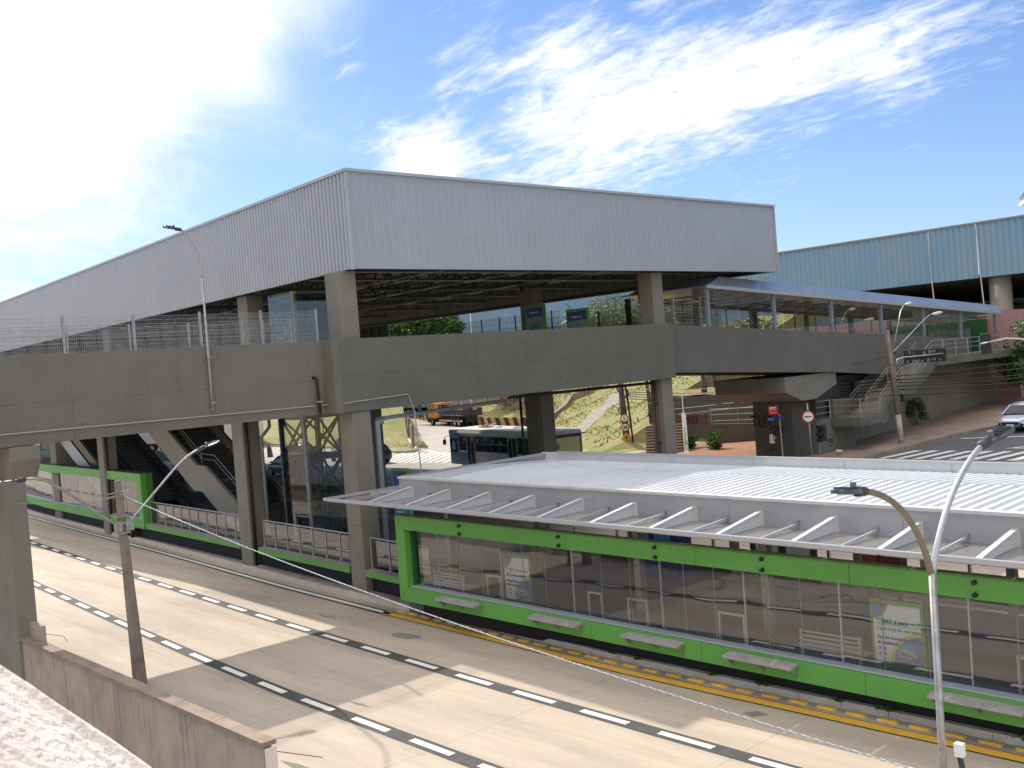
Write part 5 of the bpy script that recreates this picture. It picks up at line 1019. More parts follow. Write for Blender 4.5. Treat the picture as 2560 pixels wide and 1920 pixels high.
# ---------------------------------------------------------------- street lamps
def led_head(t, p, d, size=.55, up=None):
    """flat LED street lamp head starting at p pointing along d"""
    d = Vector(d).normalized(); s = d.cross(Vector((0, 0, 1))).normalized(); u = s.cross(d).normalized(); p = Vector(p)
    def P(a, b_, c): return p+d*a*size+s*b_*size+u*c*size
    b = MB(); b.tube([p-d*.12*size, p+d*.22*size], [.085*size*1.2, .10*size*1.2], 10); b.build('collar', mat('lamp_collar', (.06, .065, .075), .5), t, smooth=True)
    rr = []
    for a, w in ((.15, .1), (.3, .18), (.55, .24), (.8, .24), (.98, .17), (1.04, .06)):
        rr.append([P(a, -w, -.03), P(a, w, -.03), P(a, w, .03), P(a, w*.5, .06), P(a, -w*.5, .06), P(a, -w, .03)])
    b = MB(); b.loft(rr); b.build('housing', mat('lamp_housing', (.10, .11, .12), .35, metal=.5), t)
    b = MB(); [b.hexa([P(.42+.09*i, -.16, .06), P(.44+.09*i, -.16, .06), P(.44+.09*i, .16, .06), P(.42+.09*i, .16, .06), P(.42+.09*i, -.16, .10), P(.44+.09*i, -.16, .10), P(.44+.09*i, .16, .10), P(.42+.09*i, .16, .10)]) for i in range(6)]; b.build('cooling_fins', mat('lamp_housing', (.1, .11, .12)), t)
    for a in (.55, .82): b = MB(); b.disc(P(a, 0, -.045), u, .11*size, .03*size, 12, .08*size); b.build('lens', mat('lens_cream', (.70, .62, .48), .2), t)
    b = MB(); b.tube([P(.36, 0, .06), P(.36, 0, .20)], [.07*size, .065*size], 10); b.build('photocell', mat('photocell_grey', (.16, .17, .17), .4), t)
def curve_pts(p0, p1, p2, p3, n=14):
    p0, p1, p2, p3 = map(Vector, (p0, p1, p2, p3)); return [p0*(1-t)**3+p1*3*t*(1-t)**2+p2*3*t*t*(1-t)+p3*t**3 for t in [i/n for i in range(n+1)]]
t = thing('double_street_lamp', 'forked galvanised street lamp with two curved arms at the right foreground', 'street lamp', (-5.1, 10.55, 0))
b = MB(); b.tube([(-5.12, 10.45, 0), (-5.10, 10.58, 2.92), (-5.09, 10.62, 4.92)], [.046, .042, .040], 14); b.build('pole', GALV, t, smooth=True)
LA = curve_pts((-5.1, 10.63, 4.86), (-5.1, 10.50, 5.36), (-5.1, 10.05, 5.88), (-5.1, 9.28, 5.99), 16)
b = MB(); b.tube(LA, [.036]*4+[.033]*13, 12); b.build('arm', mat('rusty_galv', (.27, .25, .20), .6, metal=.3, var=.35, vscale=8, col2=(.25, .20, .13)), t, smooth=True)
RA = curve_pts((-5.1, 10.63, 4.86), (-5.1, 10.80, 5.3), (-5.1, 11.25, 5.86), (-5.1, 12.12, 6.13), 16)
b = MB(); b.tube(RA, [.036]*5+[.034]*12, 12); b.build('arm', mat('bright_galv', (.50, .51, .52), .4, metal=.4, var=.1), t, smooth=True)
led_head(t, LA[-1], (0, -1, .12), .46); led_head(t, RA[-1], (.25, 1, .30), .52)
for z in (2.78, 2.70): b = MB(); b.tube([(-5.1, 10.57, z), (-5.1, 10.57, z+.03)], .055, 12); b.build('cable_clamp', CHROME, t)
b = MB(); b.box(-4.99, -4.90, 10.62, 10.70, 2.96, 3.1); b.build('camera_bracket', PAPER, t); b = MB(); b.tube([(-4.95, 10.66, 2.97), (-4.9, 10.6, 2.85), (-4.95, 10.66, 2.78)], .03, 6); b.build('camera_body', PIPEB, t)
t = thing('concrete_lamp_post', 'weathered square concrete post with two thin lamp arms by the near wall', 'street lamp', (-26, 10.3, 0))
b = MB(); b.hexa([(-26.14, 10.25, -.05), (-25.86, 10.25, -.05), (-25.86, 10.53, -.05), (-26.14, 10.53, -.05), (-26.07, 10.17, 5.33), (-25.93, 10.17, 5.33), (-25.93, 10.31, 5.33), (-26.07, 10.31, 5.33)]); b.build('post', WOOD, t, bevel=.012)
for pts in ([(-25.9, 10.18, 4.18), (-25.9, 10.0, 4.3), (-25.9, 8.82, 5.32), (-25.9, 8.5, 5.55), (-25.9, 8.2, 5.66), (-25.9, 7.95, 5.66)], [(-25.9, 10.32, 4.18), (-25.9, 10.46, 4.28), (-25.9, 11.7, 5.42), (-25.9, 12.1, 5.72), (-25.9, 12.35, 5.84), (-25.9, 12.5, 5.88)]):
    b = MB(); b.tube(pts, .033, 8); b.build('arm', GALV, t, smooth=True); led_head(t, pts[-1], Vector(pts[-1])-Vector(pts[-2]), .55)
b = MB(); [b.box(-26.12, -25.86, 10.1, 10.42, z, z+.04) for z in (3.98, 4.22, 4.4)]; b.box(-25.86, -25.82, 10.0, 10.2, 4.05, 4.3); b.box(-25.86, -25.82, 10.3, 10.5, 4.05, 4.3); [b.bar((-26.1, 10.0, z), (-25.8, 10.45, z+.08), .02, .02) for z in (5.0, 4.92)]; b.build('steel_brackets', GALV, t)
t = thing('beam_street_lamp', 'slim curved street lamp bolted to the face of the walkway beam', 'street lamp', (-29.7, 14.9, 6.7))
BA = curve_pts((-29.78, 14.89, 10.9), (-29.78, 14.87, 11.7), (-29.70, 14.55, 12.33), (-29.6, 14.18, 12.36), 14)
b = MB(); b.tube([(-29.8, 14.89, 6.78), (-29.79, 14.89, 9.0), (-29.79, 14.89, 9.02), (-29.78, 14.89, 10.9)], [.05, .05, .038, .036], 10); b.build('pole', GALV, t, smooth=True); b = MB(); b.tube(BA, .03, 8); b.build('arm', mat('bright_galv', (.50, .51, .52)), t, smooth=True); led_head(t, BA[-1], (.1, -1, .12), .5)
for z in (7.0, 8.4): b = MB(); b.box(-29.89, -29.72, 14.82, 14.96, z, z+.05); b.build('clamp', GALV, t)
t = thing('two_arm_utility_pole', 'leaning wooden utility pole with whitewashed foot and two lamp arms beside the outdoor stairs', 'utility pole', (-27.4, 55, 1))
b = MB(); b.tube([(-27.55, 54.9, 1.2), (-27.6, 54.8, 3.0)], [.175, .157], 10); b.build('whitewashed_foot', mat('whitewash', (.52, .48, .43), .9, var=.35, vscale=4, col2=(.30, .24, .19)), t, smooth=True)
b = MB(); b.tube([(-27.6, 54.8, 3.0), (-27.75, 54.5, 7.75)], [.155, .12], 10); b.build('shaft', mat('pole_brown', (.24, .19, .155), .9, var=.3, vscale=3), t, smooth=True)
LW = mat('lamp_white', (.68, .68, .66), .35)
for pts in ([(-27.6, 54.7, 6.5), (-27.5, 58.6, 8.2), (-27.5, 59.3, 8.45), (-27.5, 59.8, 8.5)], [(-27.7, 54.9, 6.6), (-27.9, 56.6, 8.8), (-27.9, 57.0, 9.1), (-27.9, 57.3, 9.15)]):
    b = MB(); b.tube(pts, .035, 6); b.build('arm', GALV, t, smooth=True); p = Vector(pts[-1]); big_ = pts[0][1] < 54.8; L_ = 1.15 if big_ else .6
    b = MB(); b.loft([[p+Vector((w*math.cos(a), L_*f, h*math.sin(a)+.08*f)) for a in [k*math.pi/4 for k in range(8)]] for f, w, h in ((-.1, .04, .04), (.15, .13, .09), (.6, .17, .11), (.95, .1, .07), (1, .02, .02))]); b.build('lamp_head', LW, t, smooth=True)
b = MB(); b.tube([(-27.6, 54.8, 6.5), (-27.6, 55.1, 6.4)], .05, 6); b.box(-27.75, -27.45, 54.7, 54.95, 4.9, 5.0); b.box(-27.45, -27.3, 54.9, 55.1, 3.7, 4.1); b.build('fittings', PIPEB, t)
# ---------------------------------------------------------------- cables
def cable(label, p0, p1, sag, r, m, n=24, nm='cable', group=None):
    p0, p1 = Vector(p0), Vector(p1); b = MB(); b.tube([p0+(p1-p0)*(i/n)-Vector((0, 0, sag*4*(i/n)*(1-i/n))) for i in range(n+1)], r, 5); o = b.build(nm, m, smooth=True); tag(o, label, 'cable', group); return o
p0, p1 = Vector((-25.92, 10.35, 4.92)), Vector((-5.12, 10.5, 2.75)); b1 = MB(); b2 = MB(); n = 420
def cp(i):
    f = i/n; return p0+(p1-p0)*f-Vector((0, 0, .95*f*(1-f)*1.0))
sp = [[], []]
for i in range(n+1):
    a = i*1.9; o_ = Vector((0, math.cos(a), math.sin(a)))*.009; sp[0].append(cp(i)+o_); sp[1].append(cp(i)-o_)
t = thing('twisted_cable', 'bright twisted overhead cable hanging between the concrete post and the forked lamp', 'cable', (-15, 10.4, 3.5)); b1.tube(sp[0], .0055, 4); b1.build('strand', mat('cable_white', (.62, .65, .70), .35), t, smooth=True); b2.tube(sp[1], .0055, 4); b2.build('strand', mat('cable_grey', (.30, .34, .40), .35), t, smooth=True)
t = thing('cable_tail', 'blue and black cable ends tied off below the clamp of the forked lamp', 'cable', (-5, 10.7, 2.6)); b = MB(); b.tube([(-5.05, 10.6, 2.74), (-4.9, 10.72, 2.62), (-4.74, 10.85, 2.42)], .008, 5); b.tube([(-5.05, 10.62, 2.7), (-4.95, 10.7, 2.6), (-4.8, 10.8, 2.55), (-4.6, 10.95, 2.3)], .006, 5); b.build('wires', mat('wire_blue', (.15, .25, .38), .5), t)
b = MB(); b.tube([(-4.96, 10.68, 2.60), (-4.90, 10.74, 2.57)], .022, 6); b.tube([(-4.82, 10.8, 2.53), (-4.76, 10.86, 2.50)], .022, 6); b.build('connectors', PIPEB, t)
cable('thin pale cable running left from the concrete post to the pier', (-26.05, 10.2, 4.9), (-31.5, 8.8, 4.75), .1, .008, PIPEG)
for k, (lb, z0, z1, y1_, s_) in enumerate((('topmost thick black street cable crossing the far utility pole', 5.15, 6.4, 74, .5), ('second black street cable below the topmost one', 4.95, 6.1, 76, .7), ('third black street cable with the deepest sag', 4.8, 5.7, 75, .9), ('fourth black street cable just above the lower pair', 4.6, 5.5, 76, .8), ('lowest but one black street cable passing the far pole', 4.4, 5.1, 77, .7), ('lowest black street cable passing the far pole', 4.1, 4.6, 77, .6))):
    cable(lb+' on the right side', (-27.4, 54.6, z0), (-14, y1_-16, z1), s_*.4, .028, PIPEB, 20)
    cable(lb+' on the left side', (-27.6, 54.9, z0), (-49.3, 57, z0-.15+.02*k), s_*.5, .026, PIPEB, 20)
cable('thin wire sagging from the top of the far utility pole towards the pier', (-27.7, 54.6, 6.3), (-38, 50, 5.2), .25, .018, PIPEB); cable('thin wire sloping right from the far utility pole to the stairs', (-27.6, 54.8, 7.0), (-27.2, 62, 5.6), .1, .015, PIPEB)
# ---------------------------------------------------------------- signs
def round_sign(t, c, nrm, r, ring=REDP):
    n_ = Vector(nrm).normalized(); c = Vector(c); b = MB(); b.disc(c, n_, r, .02, 28); b.build('red_ring', ring, t); b = MB(); b.disc(c+n_*.018, n_, r*.76, .012, 28); b.build('white_face', PAPER, t)
t = thing('arrow_sign', 'round red and white road sign with a black left arrow on a grey post', 'sign', (-28.9, 47.8, 1)); nrm = Vector((.45, -.89, 0)); b = MB(); b.tube([(-28.95, 47.86, .9), (-28.98, 47.75, 4.25)], .045, 8); b.build('post', GALV, t, smooth=True)
round_sign(t, (-28.93, 47.68, 3.55), nrm, .33, mat('sign_red', (.55, .03, .03), .4)); sx = Vector((.89, .45, 0)); c_ = Vector((-28.93, 47.68, 3.55))+nrm*.03
b = MB(); q = lambda u, v: c_+sx*u+Vector((0, 0, 1))*v
b.quad(q(-.19, 0), q(-.09, -.08), q(-.09, -.03), q(.17, -.025), q(.17, .025), q(-.09, .03), q(-.09, .08)); b.build('arrow', INK, t, fixn=False)
t = thing('bus_stop_sign', 'red and blue square bus stop sign on a thin grey post', 'sign', (-30.7, 49.0, 1)); b = MB(); b.tube([(-30.3, 47.2, 1), (-30.35, 47.2, 3.75)], .035, 6); b.build('post', GALV, t)
RM = Matrix(((.89, 0, .45), (.45, 0, -.89), (0, 1, 0)))
def plate(nm, c, w, h, m, t, off=0.0):
    c = Vector(c)+nrm*off; b = MB(); a = sx*w/2; v = Vector((0, 0, h/2)); d = nrm*.012
    b.hexa([c-a-v-d, c+a-v-d, c+a-v+d, c-a-v+d, c-a+v-d, c+a+v-d, c+a+v+d, c-a+v+d]); return b.build(nm, m, t)
plate('plate', (-30.6, 47.05, 3.98), .52, .5, REDP, t); plate('bus_symbol', (-30.62, 47.04, 4.07), .34, .15, PAPER, t, .02); plate('bus_window', (-30.6, 47.05, 4.05), .28, .05, BLUEP, t, .035); text('ônibus', .13, Vector((-30.76, 46.98, 3.82))+nrm*.03, RM, PAPER, t)
plate('lower_plate', (-30.72, 47.0, 3.50), .36, .2, BLUEP, t, .0); plate('lower_plate', (-30.28, 47.21, 3.58), .26, .18, BLUEP, t, .03); text('Campinas', .065, Vector((-30.86, 46.93, 3.49))+nrm*.03, RM, PAPER, t)
t = thing('signed_utility_pole', 'grey utility pole with cable coils and three small road signs on the grassy bank', 'utility pole', (-49.4, 56.8, .7)); b = MB(); b.tube([(-49.4, 56.8, .4), (-49.6, 56.7, 6.0)], [.28, .2], 10); b.build('shaft', mat('dark_pole', (.12, .105, .09), .9, var=.3, vscale=3), t, smooth=True)
for i, z in enumerate((5.15, 4.75, 3.5)):
    b = MB(); c_ = Vector((-49.2+.5*(i % 2)-.2, 56.4, z)); b.tube([c_+Vector((math.cos(a), 0, math.sin(a)))*.28 for a in [k*.524 for k in range(13)]], .045, 6); b.build('cable_coil', PIPEB, t)
b = MB(); b.tube([(-48.95, 56.5, 5.3), (-48.75, 56.45, 4.0), (-48.6, 56.5, 1.2)], .07, 6); b.build('cable_riser', PIPEB, t)
nrm = Vector((.66, -.75, 0)).normalized(); sx = Vector((.75, .66, 0)).normalized(); RM = Matrix(((sx.x, 0, nrm.x), (sx.y, 0, nrm.y), (0, 1, 0)))
for z, s_ in ((2.95, 'L'), (2.3, '50')):
    round_sign(t, Vector((-49.3, 56.55, z))+nrm*.25, nrm, .31, mat('sign_red', (.55, .03, .03))); text(s_, .3, Vector((-49.3, 56.55, z-.1))+nrm*.29-sx*(.0), RM, INK, t, align='CENTER', bold=.01)
c_ = Vector((-49.2, 56.5, 1.5))+nrm*.25; b = MB(); b.quad(c_+sx*.42, c_+Vector((0, 0, .42)), c_-sx*.42, c_-Vector((0, 0, .42))); b.build('warning_plate', ORNP, t, fixn=False); b = MB(); [b.bar(c_+nrm*.02+sx*(q*.02), c_+nrm*.02+sx*(q*.14)+Vector((0, 0, .24 if q == 0 else .16)), .035, .02) for q in (-1, 0, 1)]; b.bar(c_+nrm*.02-Vector((0, 0, .22)), c_+nrm*.02+Vector((0, 0, .1)), .04, .02); b.build('warning_symbol', INK, t)
t = thing('gantry_sign', 'black back of a road sign on a horizontal arm over the street by the stairs', 'sign', (-22.5, 50, 6)); nrm = Vector((.42, -.91, 0)); sx = Vector((.91, .42, 0)); b = MB(); plate('back_panel', (-22.95, 48.7, 6.33), 1.9, .62, mat('sign_back', (.02, .02, .022), .7, var=.5, vscale=5), t)
b = MB(); b.tube([Vector((-24.1, 47.9, 5.9)), Vector((-24.0, 48.0, 6.25)), Vector((-23.8, 48.15, 6.33)), Vector((-22.15, 48.95, 6.4))], .035, 6); b.build('arm', GALV, t, smooth=True)
SCF = mat('scuff_grey', (.25, .25, .25), .8)
b = MB()
for k in range(26): u = rnd.uniform(-.85, .85); v = rnd.choice((.18, -.2))+rnd.uniform(-.05, .05); c_ = Vector((-22.95, 48.7, 6.33))+sx*u+nrm*.02; w_ = rnd.uniform(.01, .05); h_ = rnd.uniform(.02, .09); b.quad(c_+sx*-w_+Vector((0, 0, v-h_)), c_+sx*w_+Vector((0, 0, v-h_)), c_+sx*w_+Vector((0, 0, v+h_)), c_-sx*w_+Vector((0, 0, v+h_)))
b.build('scuffs', SCF, t, fixn=False)
t = thing('side_signal', 'black box traffic signal on a curved pale arm in front of the tree', 'traffic light', (-20.5, 51, 6)); b = MB(); c_ = Vector((-20.9, 50.9, 6.7)); a = sx*.22; v = Vector((0, 0, .5)); d = nrm*.12
b.hexa([c_-a-v-d, c_+a-v-d, c_+a-v+d, c_-a-v+d, c_-a+v-d, c_+a+v-d, c_+a+v+d, c_-a+v+d]); b.build('housing', PIPEB, t, bevel=.03); b = MB(); b.tube([c_-a*1.1+nrm*.16+Vector((0, 0, .0)), c_+a*4+nrm*.2+Vector((0, 0, .18)), c_+a*7+nrm*.1+Vector((0, 0, .1)), c_+a*14+Vector((0, 0, -.3))], .045, 6); b.build('arm', LW, t, smooth=True)
t = thing('pole_signal', 'small black traffic signal behind the round arrow sign', 'traffic light', (-28.6, 48.4, 1)); b = MB(); b.tube([(-28.75, 48.3, 1), (-28.75, 48.3, 3.2)], .04, 6); b.build('post', GALV, t); b = MB(); b.box(-28.75, -28.4, 48.2, 48.5, 2.2, 3.05); b.build('housing', PIPEB, t, bevel=.02)
for z in (2.95, 2.62, 2.3): b = MB(); b.prism([(48.0, z-.12), (48.2, z-.05), (48.2, z+.12), (48.0, z+.1)], 'x', -28.72, -28.43); b.build('visor', PIPEB, t)
# ---------------------------------------------------------------- vehicles
def wheel(t, x, y, z, r, w, rim=GALV):
    b = MB(); b.tube([(x, y-w/2, z), (x, y+w/2, z)], r, 20); o = b.build('wheel', TYRE, t, local=True); b = MB(); b.tube([(x, y-w/2-.012, z), (x, y+w/2+.012, z)], r*.58, 14); b.build('rim', rim, o, local=True)
def car(label, loc, rz, paint, tall=0.0, cat='car', group=None, lights=True, nm='parked_car'):
    t = thing(nm, label, cat, loc, rz, group); L_, Wd = 4.2, 1.74; H_ = 1.48+tall
    # stations x (front = +x): x, half width, z bottom, z belt/hood
    S = [(-2.1, .62, .45, .85), (-2.04, .78, .30, 1.0), (-1.7, .86, .25, 1.02+tall*.4), (-.9, .87, .22, .98+tall*.4), (.3, .87, .22, .96+tall*.4), (1.0, .86, .22, .93+tall*.3), (1.65, .82, .24, .82+tall*.3), (1.98, .72, .30, .68+tall*.3), (2.1, .55, .40, .58+tall*.2)]
    rings = []
    for x, hw, zb, zt_ in S: rings.append([(x, -hw*.92, zb), (x, -hw, zb+.12), (x, -hw, zt_-.22), (x, -hw*.93, zt_-.04), (x, -hw*.55, zt_), (x, hw*.55, zt_), (x, hw*.93, zt_-.04), (x, hw, zt_-.22), (x, hw, zb+.12), (x, hw*.92, zb)])
    b = MB(); b.loft(rings); b.build('body', paint, t, local=True, smooth=True, bevel=0)
    bz = .94+tall*.35; G = [(-1.98, .66, bz), (-1.45, .60, H_-.1), (-1.0, .58, H_), (.1, .58, H_), (.45, .58, H_-.08), (1.25, .70, bz-.03)]
    rg = [[(x, -hw, bz-.05), (x, -hw*.96, z) if z > bz+.05 else (x, -hw, z), (x, 0, z+.03), (x, hw*.96, z) if z > bz+.05 else (x, hw, z), (x, hw, bz-.05)] for x, hw, z in G]
    b = MB(); Lw = [(-2.0, .72), (-1.45, .74), (-1.0, .76), (.1, .76), (.5, .76), (1.3, .74)]
    rg = [[(x, -lw, bz-.05), (x, -hw, max(z, bz)-.0), (x, 0, max(z, bz)+.03), (x, hw, max(z, bz)), (x, lw, bz-.05)] for (x, hw, z), (_, lw) in zip(G, Lw)]
    b.loft(rg); b.build('cabin_glass', DGLASS, t, local=True)
    b = MB(); R_ = [(-1.5, .58, H_-.13), (-1.42, .61, H_-.06), (-1.0, .60, H_+.005), (.1, .60, H_+.005), (.48, .60, H_-.07), (.56, .58, H_-.12)]
    b.loft([[(x, -hw, z-.02), (x, -hw, z+.015), (x, 0, z+.045), (x, hw, z+.015), (x, hw, z-.02)] for x, hw, z in R_]); b.build('roof', paint, t, local=True, smooth=True)
    for s in (-1, 1):
        b = MB()
        for (xa, za, xb, zb, oa, ob) in ((.52, H_-.08, 1.28, bz-.02, .6, .745), (-.28, H_-.02, -.30, bz-.02, .605, .775), (-1.48, H_-.1, -1.95, bz-.02, .605, .72)): b.bar((xa, s*oa, za), (xb, s*ob, zb), .05, .07)
        b.build('window_pillar', paint, t, local=True)
        b = MB(); b.hexa([(.98, s*.84, .95), (1.12, s*.84, .95), (1.12, s*.99, .95), (.98, s*.99, .95), (.98, s*.84, 1.07), (1.12, s*.84, 1.07), (1.12, s*.99, 1.07), (.98, s*.99, 1.07)]); b.build('wing_mirror', paint, t, local=True)
        b = MB(); b.loft([[(1.72, s*.84, .58), (1.72, s*.84, .76)], [(1.99, s*.70, .56), (1.99, s*.72, .70)], [(2.075, s*.48, .52), (2.08, s*.50, .64)]], cap=False)
        b.v = [(x+.02, y*1.012, z) for x, y, z in b.v]; b.build('headlight', WHITEL, t, local=True, fixn=False)
        b = MB(); b.hexa([(-2.09, s*.52, .68), (-1.98, s*.83, .68), (-1.9, s*.84, .68), (-2.0, s*.52, .68), (-2.09, s*.52, .92), (-1.99, s*.80, .92), (-1.9, s*.82, .92), (-2.0, s*.52, .92)]); b.build('tail_light', REDL, t, local=True)
    b = MB(); b.hexa([(1.9, -.42, .42), (2.12, -.42, .42), (2.12, .42, .42), (1.9, .42, .42), (1.9, -.52, .57), (2.105, -.50, .55), (2.105, .50, .55), (1.9, .52, .57)]); b.build('grille', mat('grille_black', (.02, .02, .02), .4), t, local=True)
    b = MB(); b.box(2.10, 2.135, -.2, .2, .31, .43); b.build('number_plate', PAPER, t, local=True)
    for s in (-1, 1): b = MB(); b.box(2.0, 2.07, s*.55-.1, s*.55+.1, .31, .40); b.build('fog_lamp', mat('grille_black', (.02, .02, .02)), t, local=True)
    for x in (-1.32, 1.3):
        for s in (-1, 1): wheel(t, x, s*.78, .31, .315, .2)
    return t
car('silver hatchback coming down the street at the right edge', (-23.3, 61.5, street_h(-23.3, 61.5)+.02), math.radians(-92), SILVER, nm='silver_hatchback')
car('black car whose red tail light shows right of the main column', (-66.0, 45.6, .72), math.radians(176), CARBLK, nm='black_car')
car('dark sedan on the street between the second column and the lift tower', (-75.2, 44.8, .72), math.radians(172), mat('dark_blue_paint', (.03, .035, .05), .2), nm='dark_sedan')
car('tall silver van on the street seen through the lift tower', (-70.3, 46.6, .72), math.radians(172), SILVER, .45, 'van', nm='silver_van')
car('white car parked in front of the lorries seen through the left glass', (-86, 41.5, .72), math.radians(160), CARWH, nm='white_car')
car('grey car seen through the railings under the concrete staircase', (-66, 38.6, .72), math.radians(178), mat('grey_paint', (.16, .17, .18), .25), nm='grey_car')
t = thing('motorcyclist_helmet', 'silver and red helmet top of a rider showing beside the second column', 'helmet', (-76.6, 42.5, 2.0)); b = MB(); b.loft([[(-78.2+r_*math.cos(a), 43.9+r_*math.sin(a), 2.1+h_) for a in [k*.628 for k in range(10)]] for r_, h_ in ((.1, -.2), (.17, -.1), (.18, .05), (.12, .17), (.03, .21))]); b.build('shell', SILVER, t, smooth=True); b = MB(); b.loft([[(-78.2+r_*math.cos(a), 43.9+r_*math.sin(a), 2.1+h_) for a in [k*.628 for k in range(10)]] for r_, h_ in ((.12, -.26), (.185, -.2), (.187, -.12), (.17, -.09))]); b.build('band', mat('helmet_red', (.5, .1, .05), .4), t, smooth=True)
b = MB(); b.tube([(-78.2, 43.9, 1.9), (-78.2, 43.95, 1.2)], [.2, .25], 8); b.build('jacket', mat('jacket_grey', (.3, .3, .32), .8), t)
# city bus: length along local x, front at -x
def bus():
    a = Vector((-54.9, 44.7)); c = Vector((-42.05, 41.7)); d = (c-a).normalized(); rz = math.atan2(d.y, d.x); Lb = 12.0
    t = thing('city_bus', 'white and blue city bus with open roof hatches stopped behind the station roof', 'bus', (a.x, a.y, .7), rz); t.scale = (1.07, 1.0, .89)
    # local: x 0..12 from front to back, y 0 (camera side) .. 2.5
    b = MB(); secs = []
    for x, ins, zt_ in ((0, .10, 2.9), (.12, .02, 3.02), (.6, 0, 3.05), (11.3, 0, 3.05), (11.85, .05, 3.0), (12.0, .14, 2.9)): secs.append([(x, ins, .32), (x, ins, 2.72), (x, ins+.10, zt_-.07), (x, ins+.3, zt_), (x, 2.5-ins-.3, zt_), (x, 2.5-ins-.10, zt_-.07), (x, 2.5-ins, 2.72), (x, 2.5-ins, .32)])
    b.loft(secs); b.build('body', BUSW, t, local=True)
    b = MB(); secs = []
    for x, ins, zt_ in ((.15, .0, 3.03), (.6, -.015, 3.07), (11.3, -.015, 3.07), (11.9, .05, 3.02)): secs.append([(x, ins-.012, 2.74), (x, ins+.08, zt_-.05), (x, ins+.3, zt_), (x, 2.2-ins, zt_), (x, 2.42-ins, zt_-.05), (x, 2.512-ins, 2.74)])
    b.loft(secs); b.build('roof', BUSR, t, local=True)
    b = MB(); b.box(-.03, 1.35, -.02, 2.52, .33, 1.28); b.box(-.02, 1.3, -.018, .0, 1.28, 2.7); b.prism([(1.35, .33), (3.4, .33), (2.9, .95), (2.0, 1.28), (1.35, 1.28)], 'y', -.02, .0); b.build('blue_front', BUSB, t, local=True)
    b = MB(); b.box(-.045, 1.0, -.03, 2.53, 2.62, 2.95); b.build('front_cap', mat('bus_cap_blue', (.06, .30, .46), .35), t, local=True)
    b = MB(); b.prism([(8.3, .33), (12.02, .33), (12.02, 2.0), (10, 1.5), (8.9, 1.1)], 'y', -.018, .0); b.build('blue_tail', BUSB, t, local=True)
    b = MB(); b.box(-.05, .02, .12, 2.38, 1.3, 2.6); b.build('windscreen', DGLASS, t, local=True); b = MB(); b.box(-.055, .02, .5, .9, 1.7, 2.2); b.box(-.055, .02, 1.3, 1.7, 1.5, 2.3); b.build('windscreen_reflection', mat('bus_painted_light', (.35, .35, .33), .4), t, local=True)  # pale boxes painted as reflections and light in the bus windows
    b = MB(); b.box(.1, 1.0, -.032, .01, 1.25, 2.3); b.build('driver_window', DGLASS, t, local=True); b = MB(); b.box(.35, .75, -.036, -.033, 1.45, 2.1); b.build('window_glint', mat('bus_painted_light', (.35, .35, .33)), t, local=True)
    wn = [(1.35, 2.25)]+[(3.5+1.02*k, 4.42+1.02*k) for k in range(4)]+[(8.7+1.0*k, 9.6+1.0*k) for k in range(3)]
    rr = random.Random(5)
    for k, (x0, x1) in enumerate(wn):
        b = MB(); b.box(x0, x1, -.028, .01, 1.42, 2.55); o = b.build('window', DGLASS, t, local=True); b = MB(); b.box(x0, x1, -.035, -.029, 1.40, 1.43); b.box(x0, x1, -.035, -.029, 2.0, 2.02); b.build('window_frame', GALV, o, local=True)
    for k in range(7): b = MB(); x = 1.8+k*.95+rr.random()*.3; z = 1.95+rr.random()*.3; b.box(x, x+.08+rr.random()*.1, -.034, -.0295, z, z+.3); b.build('far_window_light', mat('bus_painted_light', (.35, .35, .33)), t, local=True)
    for x0 in (2.42, 7.6): b = MB(); b.box(x0, x0+.95, -.03, .01, .42, 2.5); b.build('door', DGLASS, t, local=True); b = MB(); b.box(x0+.46, x0+.5, -.036, -.031, .42, 2.5); b.box(x0-.04, x0, -.036, .01, .42, 2.55); b.box(x0+.95, x0+.99, -.036, .01, .42, 2.55); b.build('door_frame', GALV, t, local=True)
    b = MB(); b.box(12.0, 12.05, .2, 2.3, 1.35, 2.75); b.build('rear_window_frame', mat('rear_frame_black', (.02, .03, .045), .3), t, local=True); b = MB(); b.box(12.052, 12.06, .32, 2.18, 1.5, 2.55); b.build('rear_advert', mat('advert_yellow', (.70, .68, .30), .5), t, local=True)
    b = MB(); b.disc((12.065, .55, 2.0), (1, 0, 0), .2, .01, 16); b.build('advert_emblem', mat('advert_violet', (.25, .22, .4), .5), t, local=True); text('VESTIBULAR', .22, (12.065, .7, 2.25), FACE_PX(), mat('advert_text', (.30, .20, .03), .5), t); text('INSCREVA-SE', .17, (12.065, .8, 1.75), FACE_PX(), MATS['advert_text'], t)
    b = MB(); b.box(12.0, 12.03, 1.6, 2.3, .8, 1.2); b.build('number_plate', PIPEG, t, local=True); text('2141', .3, (12.035, 1.55, 1.0), FACE_PX(), INK, t, name='fleet_number')
    for y in (.12, 2.28): b = MB(); b.box(12.0, 12.05, y-.08, y+.1, .7, 1.15); b.build('tail_light', REDL, t, local=True)
    for x, y in ((3.0, 1.25), (9.0, 1.25)): b = MB(); b.hexa([(x-.5, y-.42, 3.12), (x+.5, y-.42, 3.30), (x+.5, y+.42, 3.30), (x-.5, y+.42, 3.12), (x-.5, y-.42, 3.15), (x+.5, y-.42, 3.33), (x+.5, y+.42, 3.33), (x-.5, y+.42, 3.15)]); b.box(x-.45, x+.45, y-.38, y+.38, 3.06, 3.115); b.build('roof_hatch', PAPER, t, local=True)
    for x in (4.4, 6.6): b = MB(); b.tube([(x, 1.25, 3.06), (x, 1.25, 3.16)], [.34, .26], 14); b.build('roof_vent', PAPER, t, local=True)
    for x in (1.95, 9.2):
        for y in (.14, 2.36): wheel(t, x, y, .47, .48, .28)
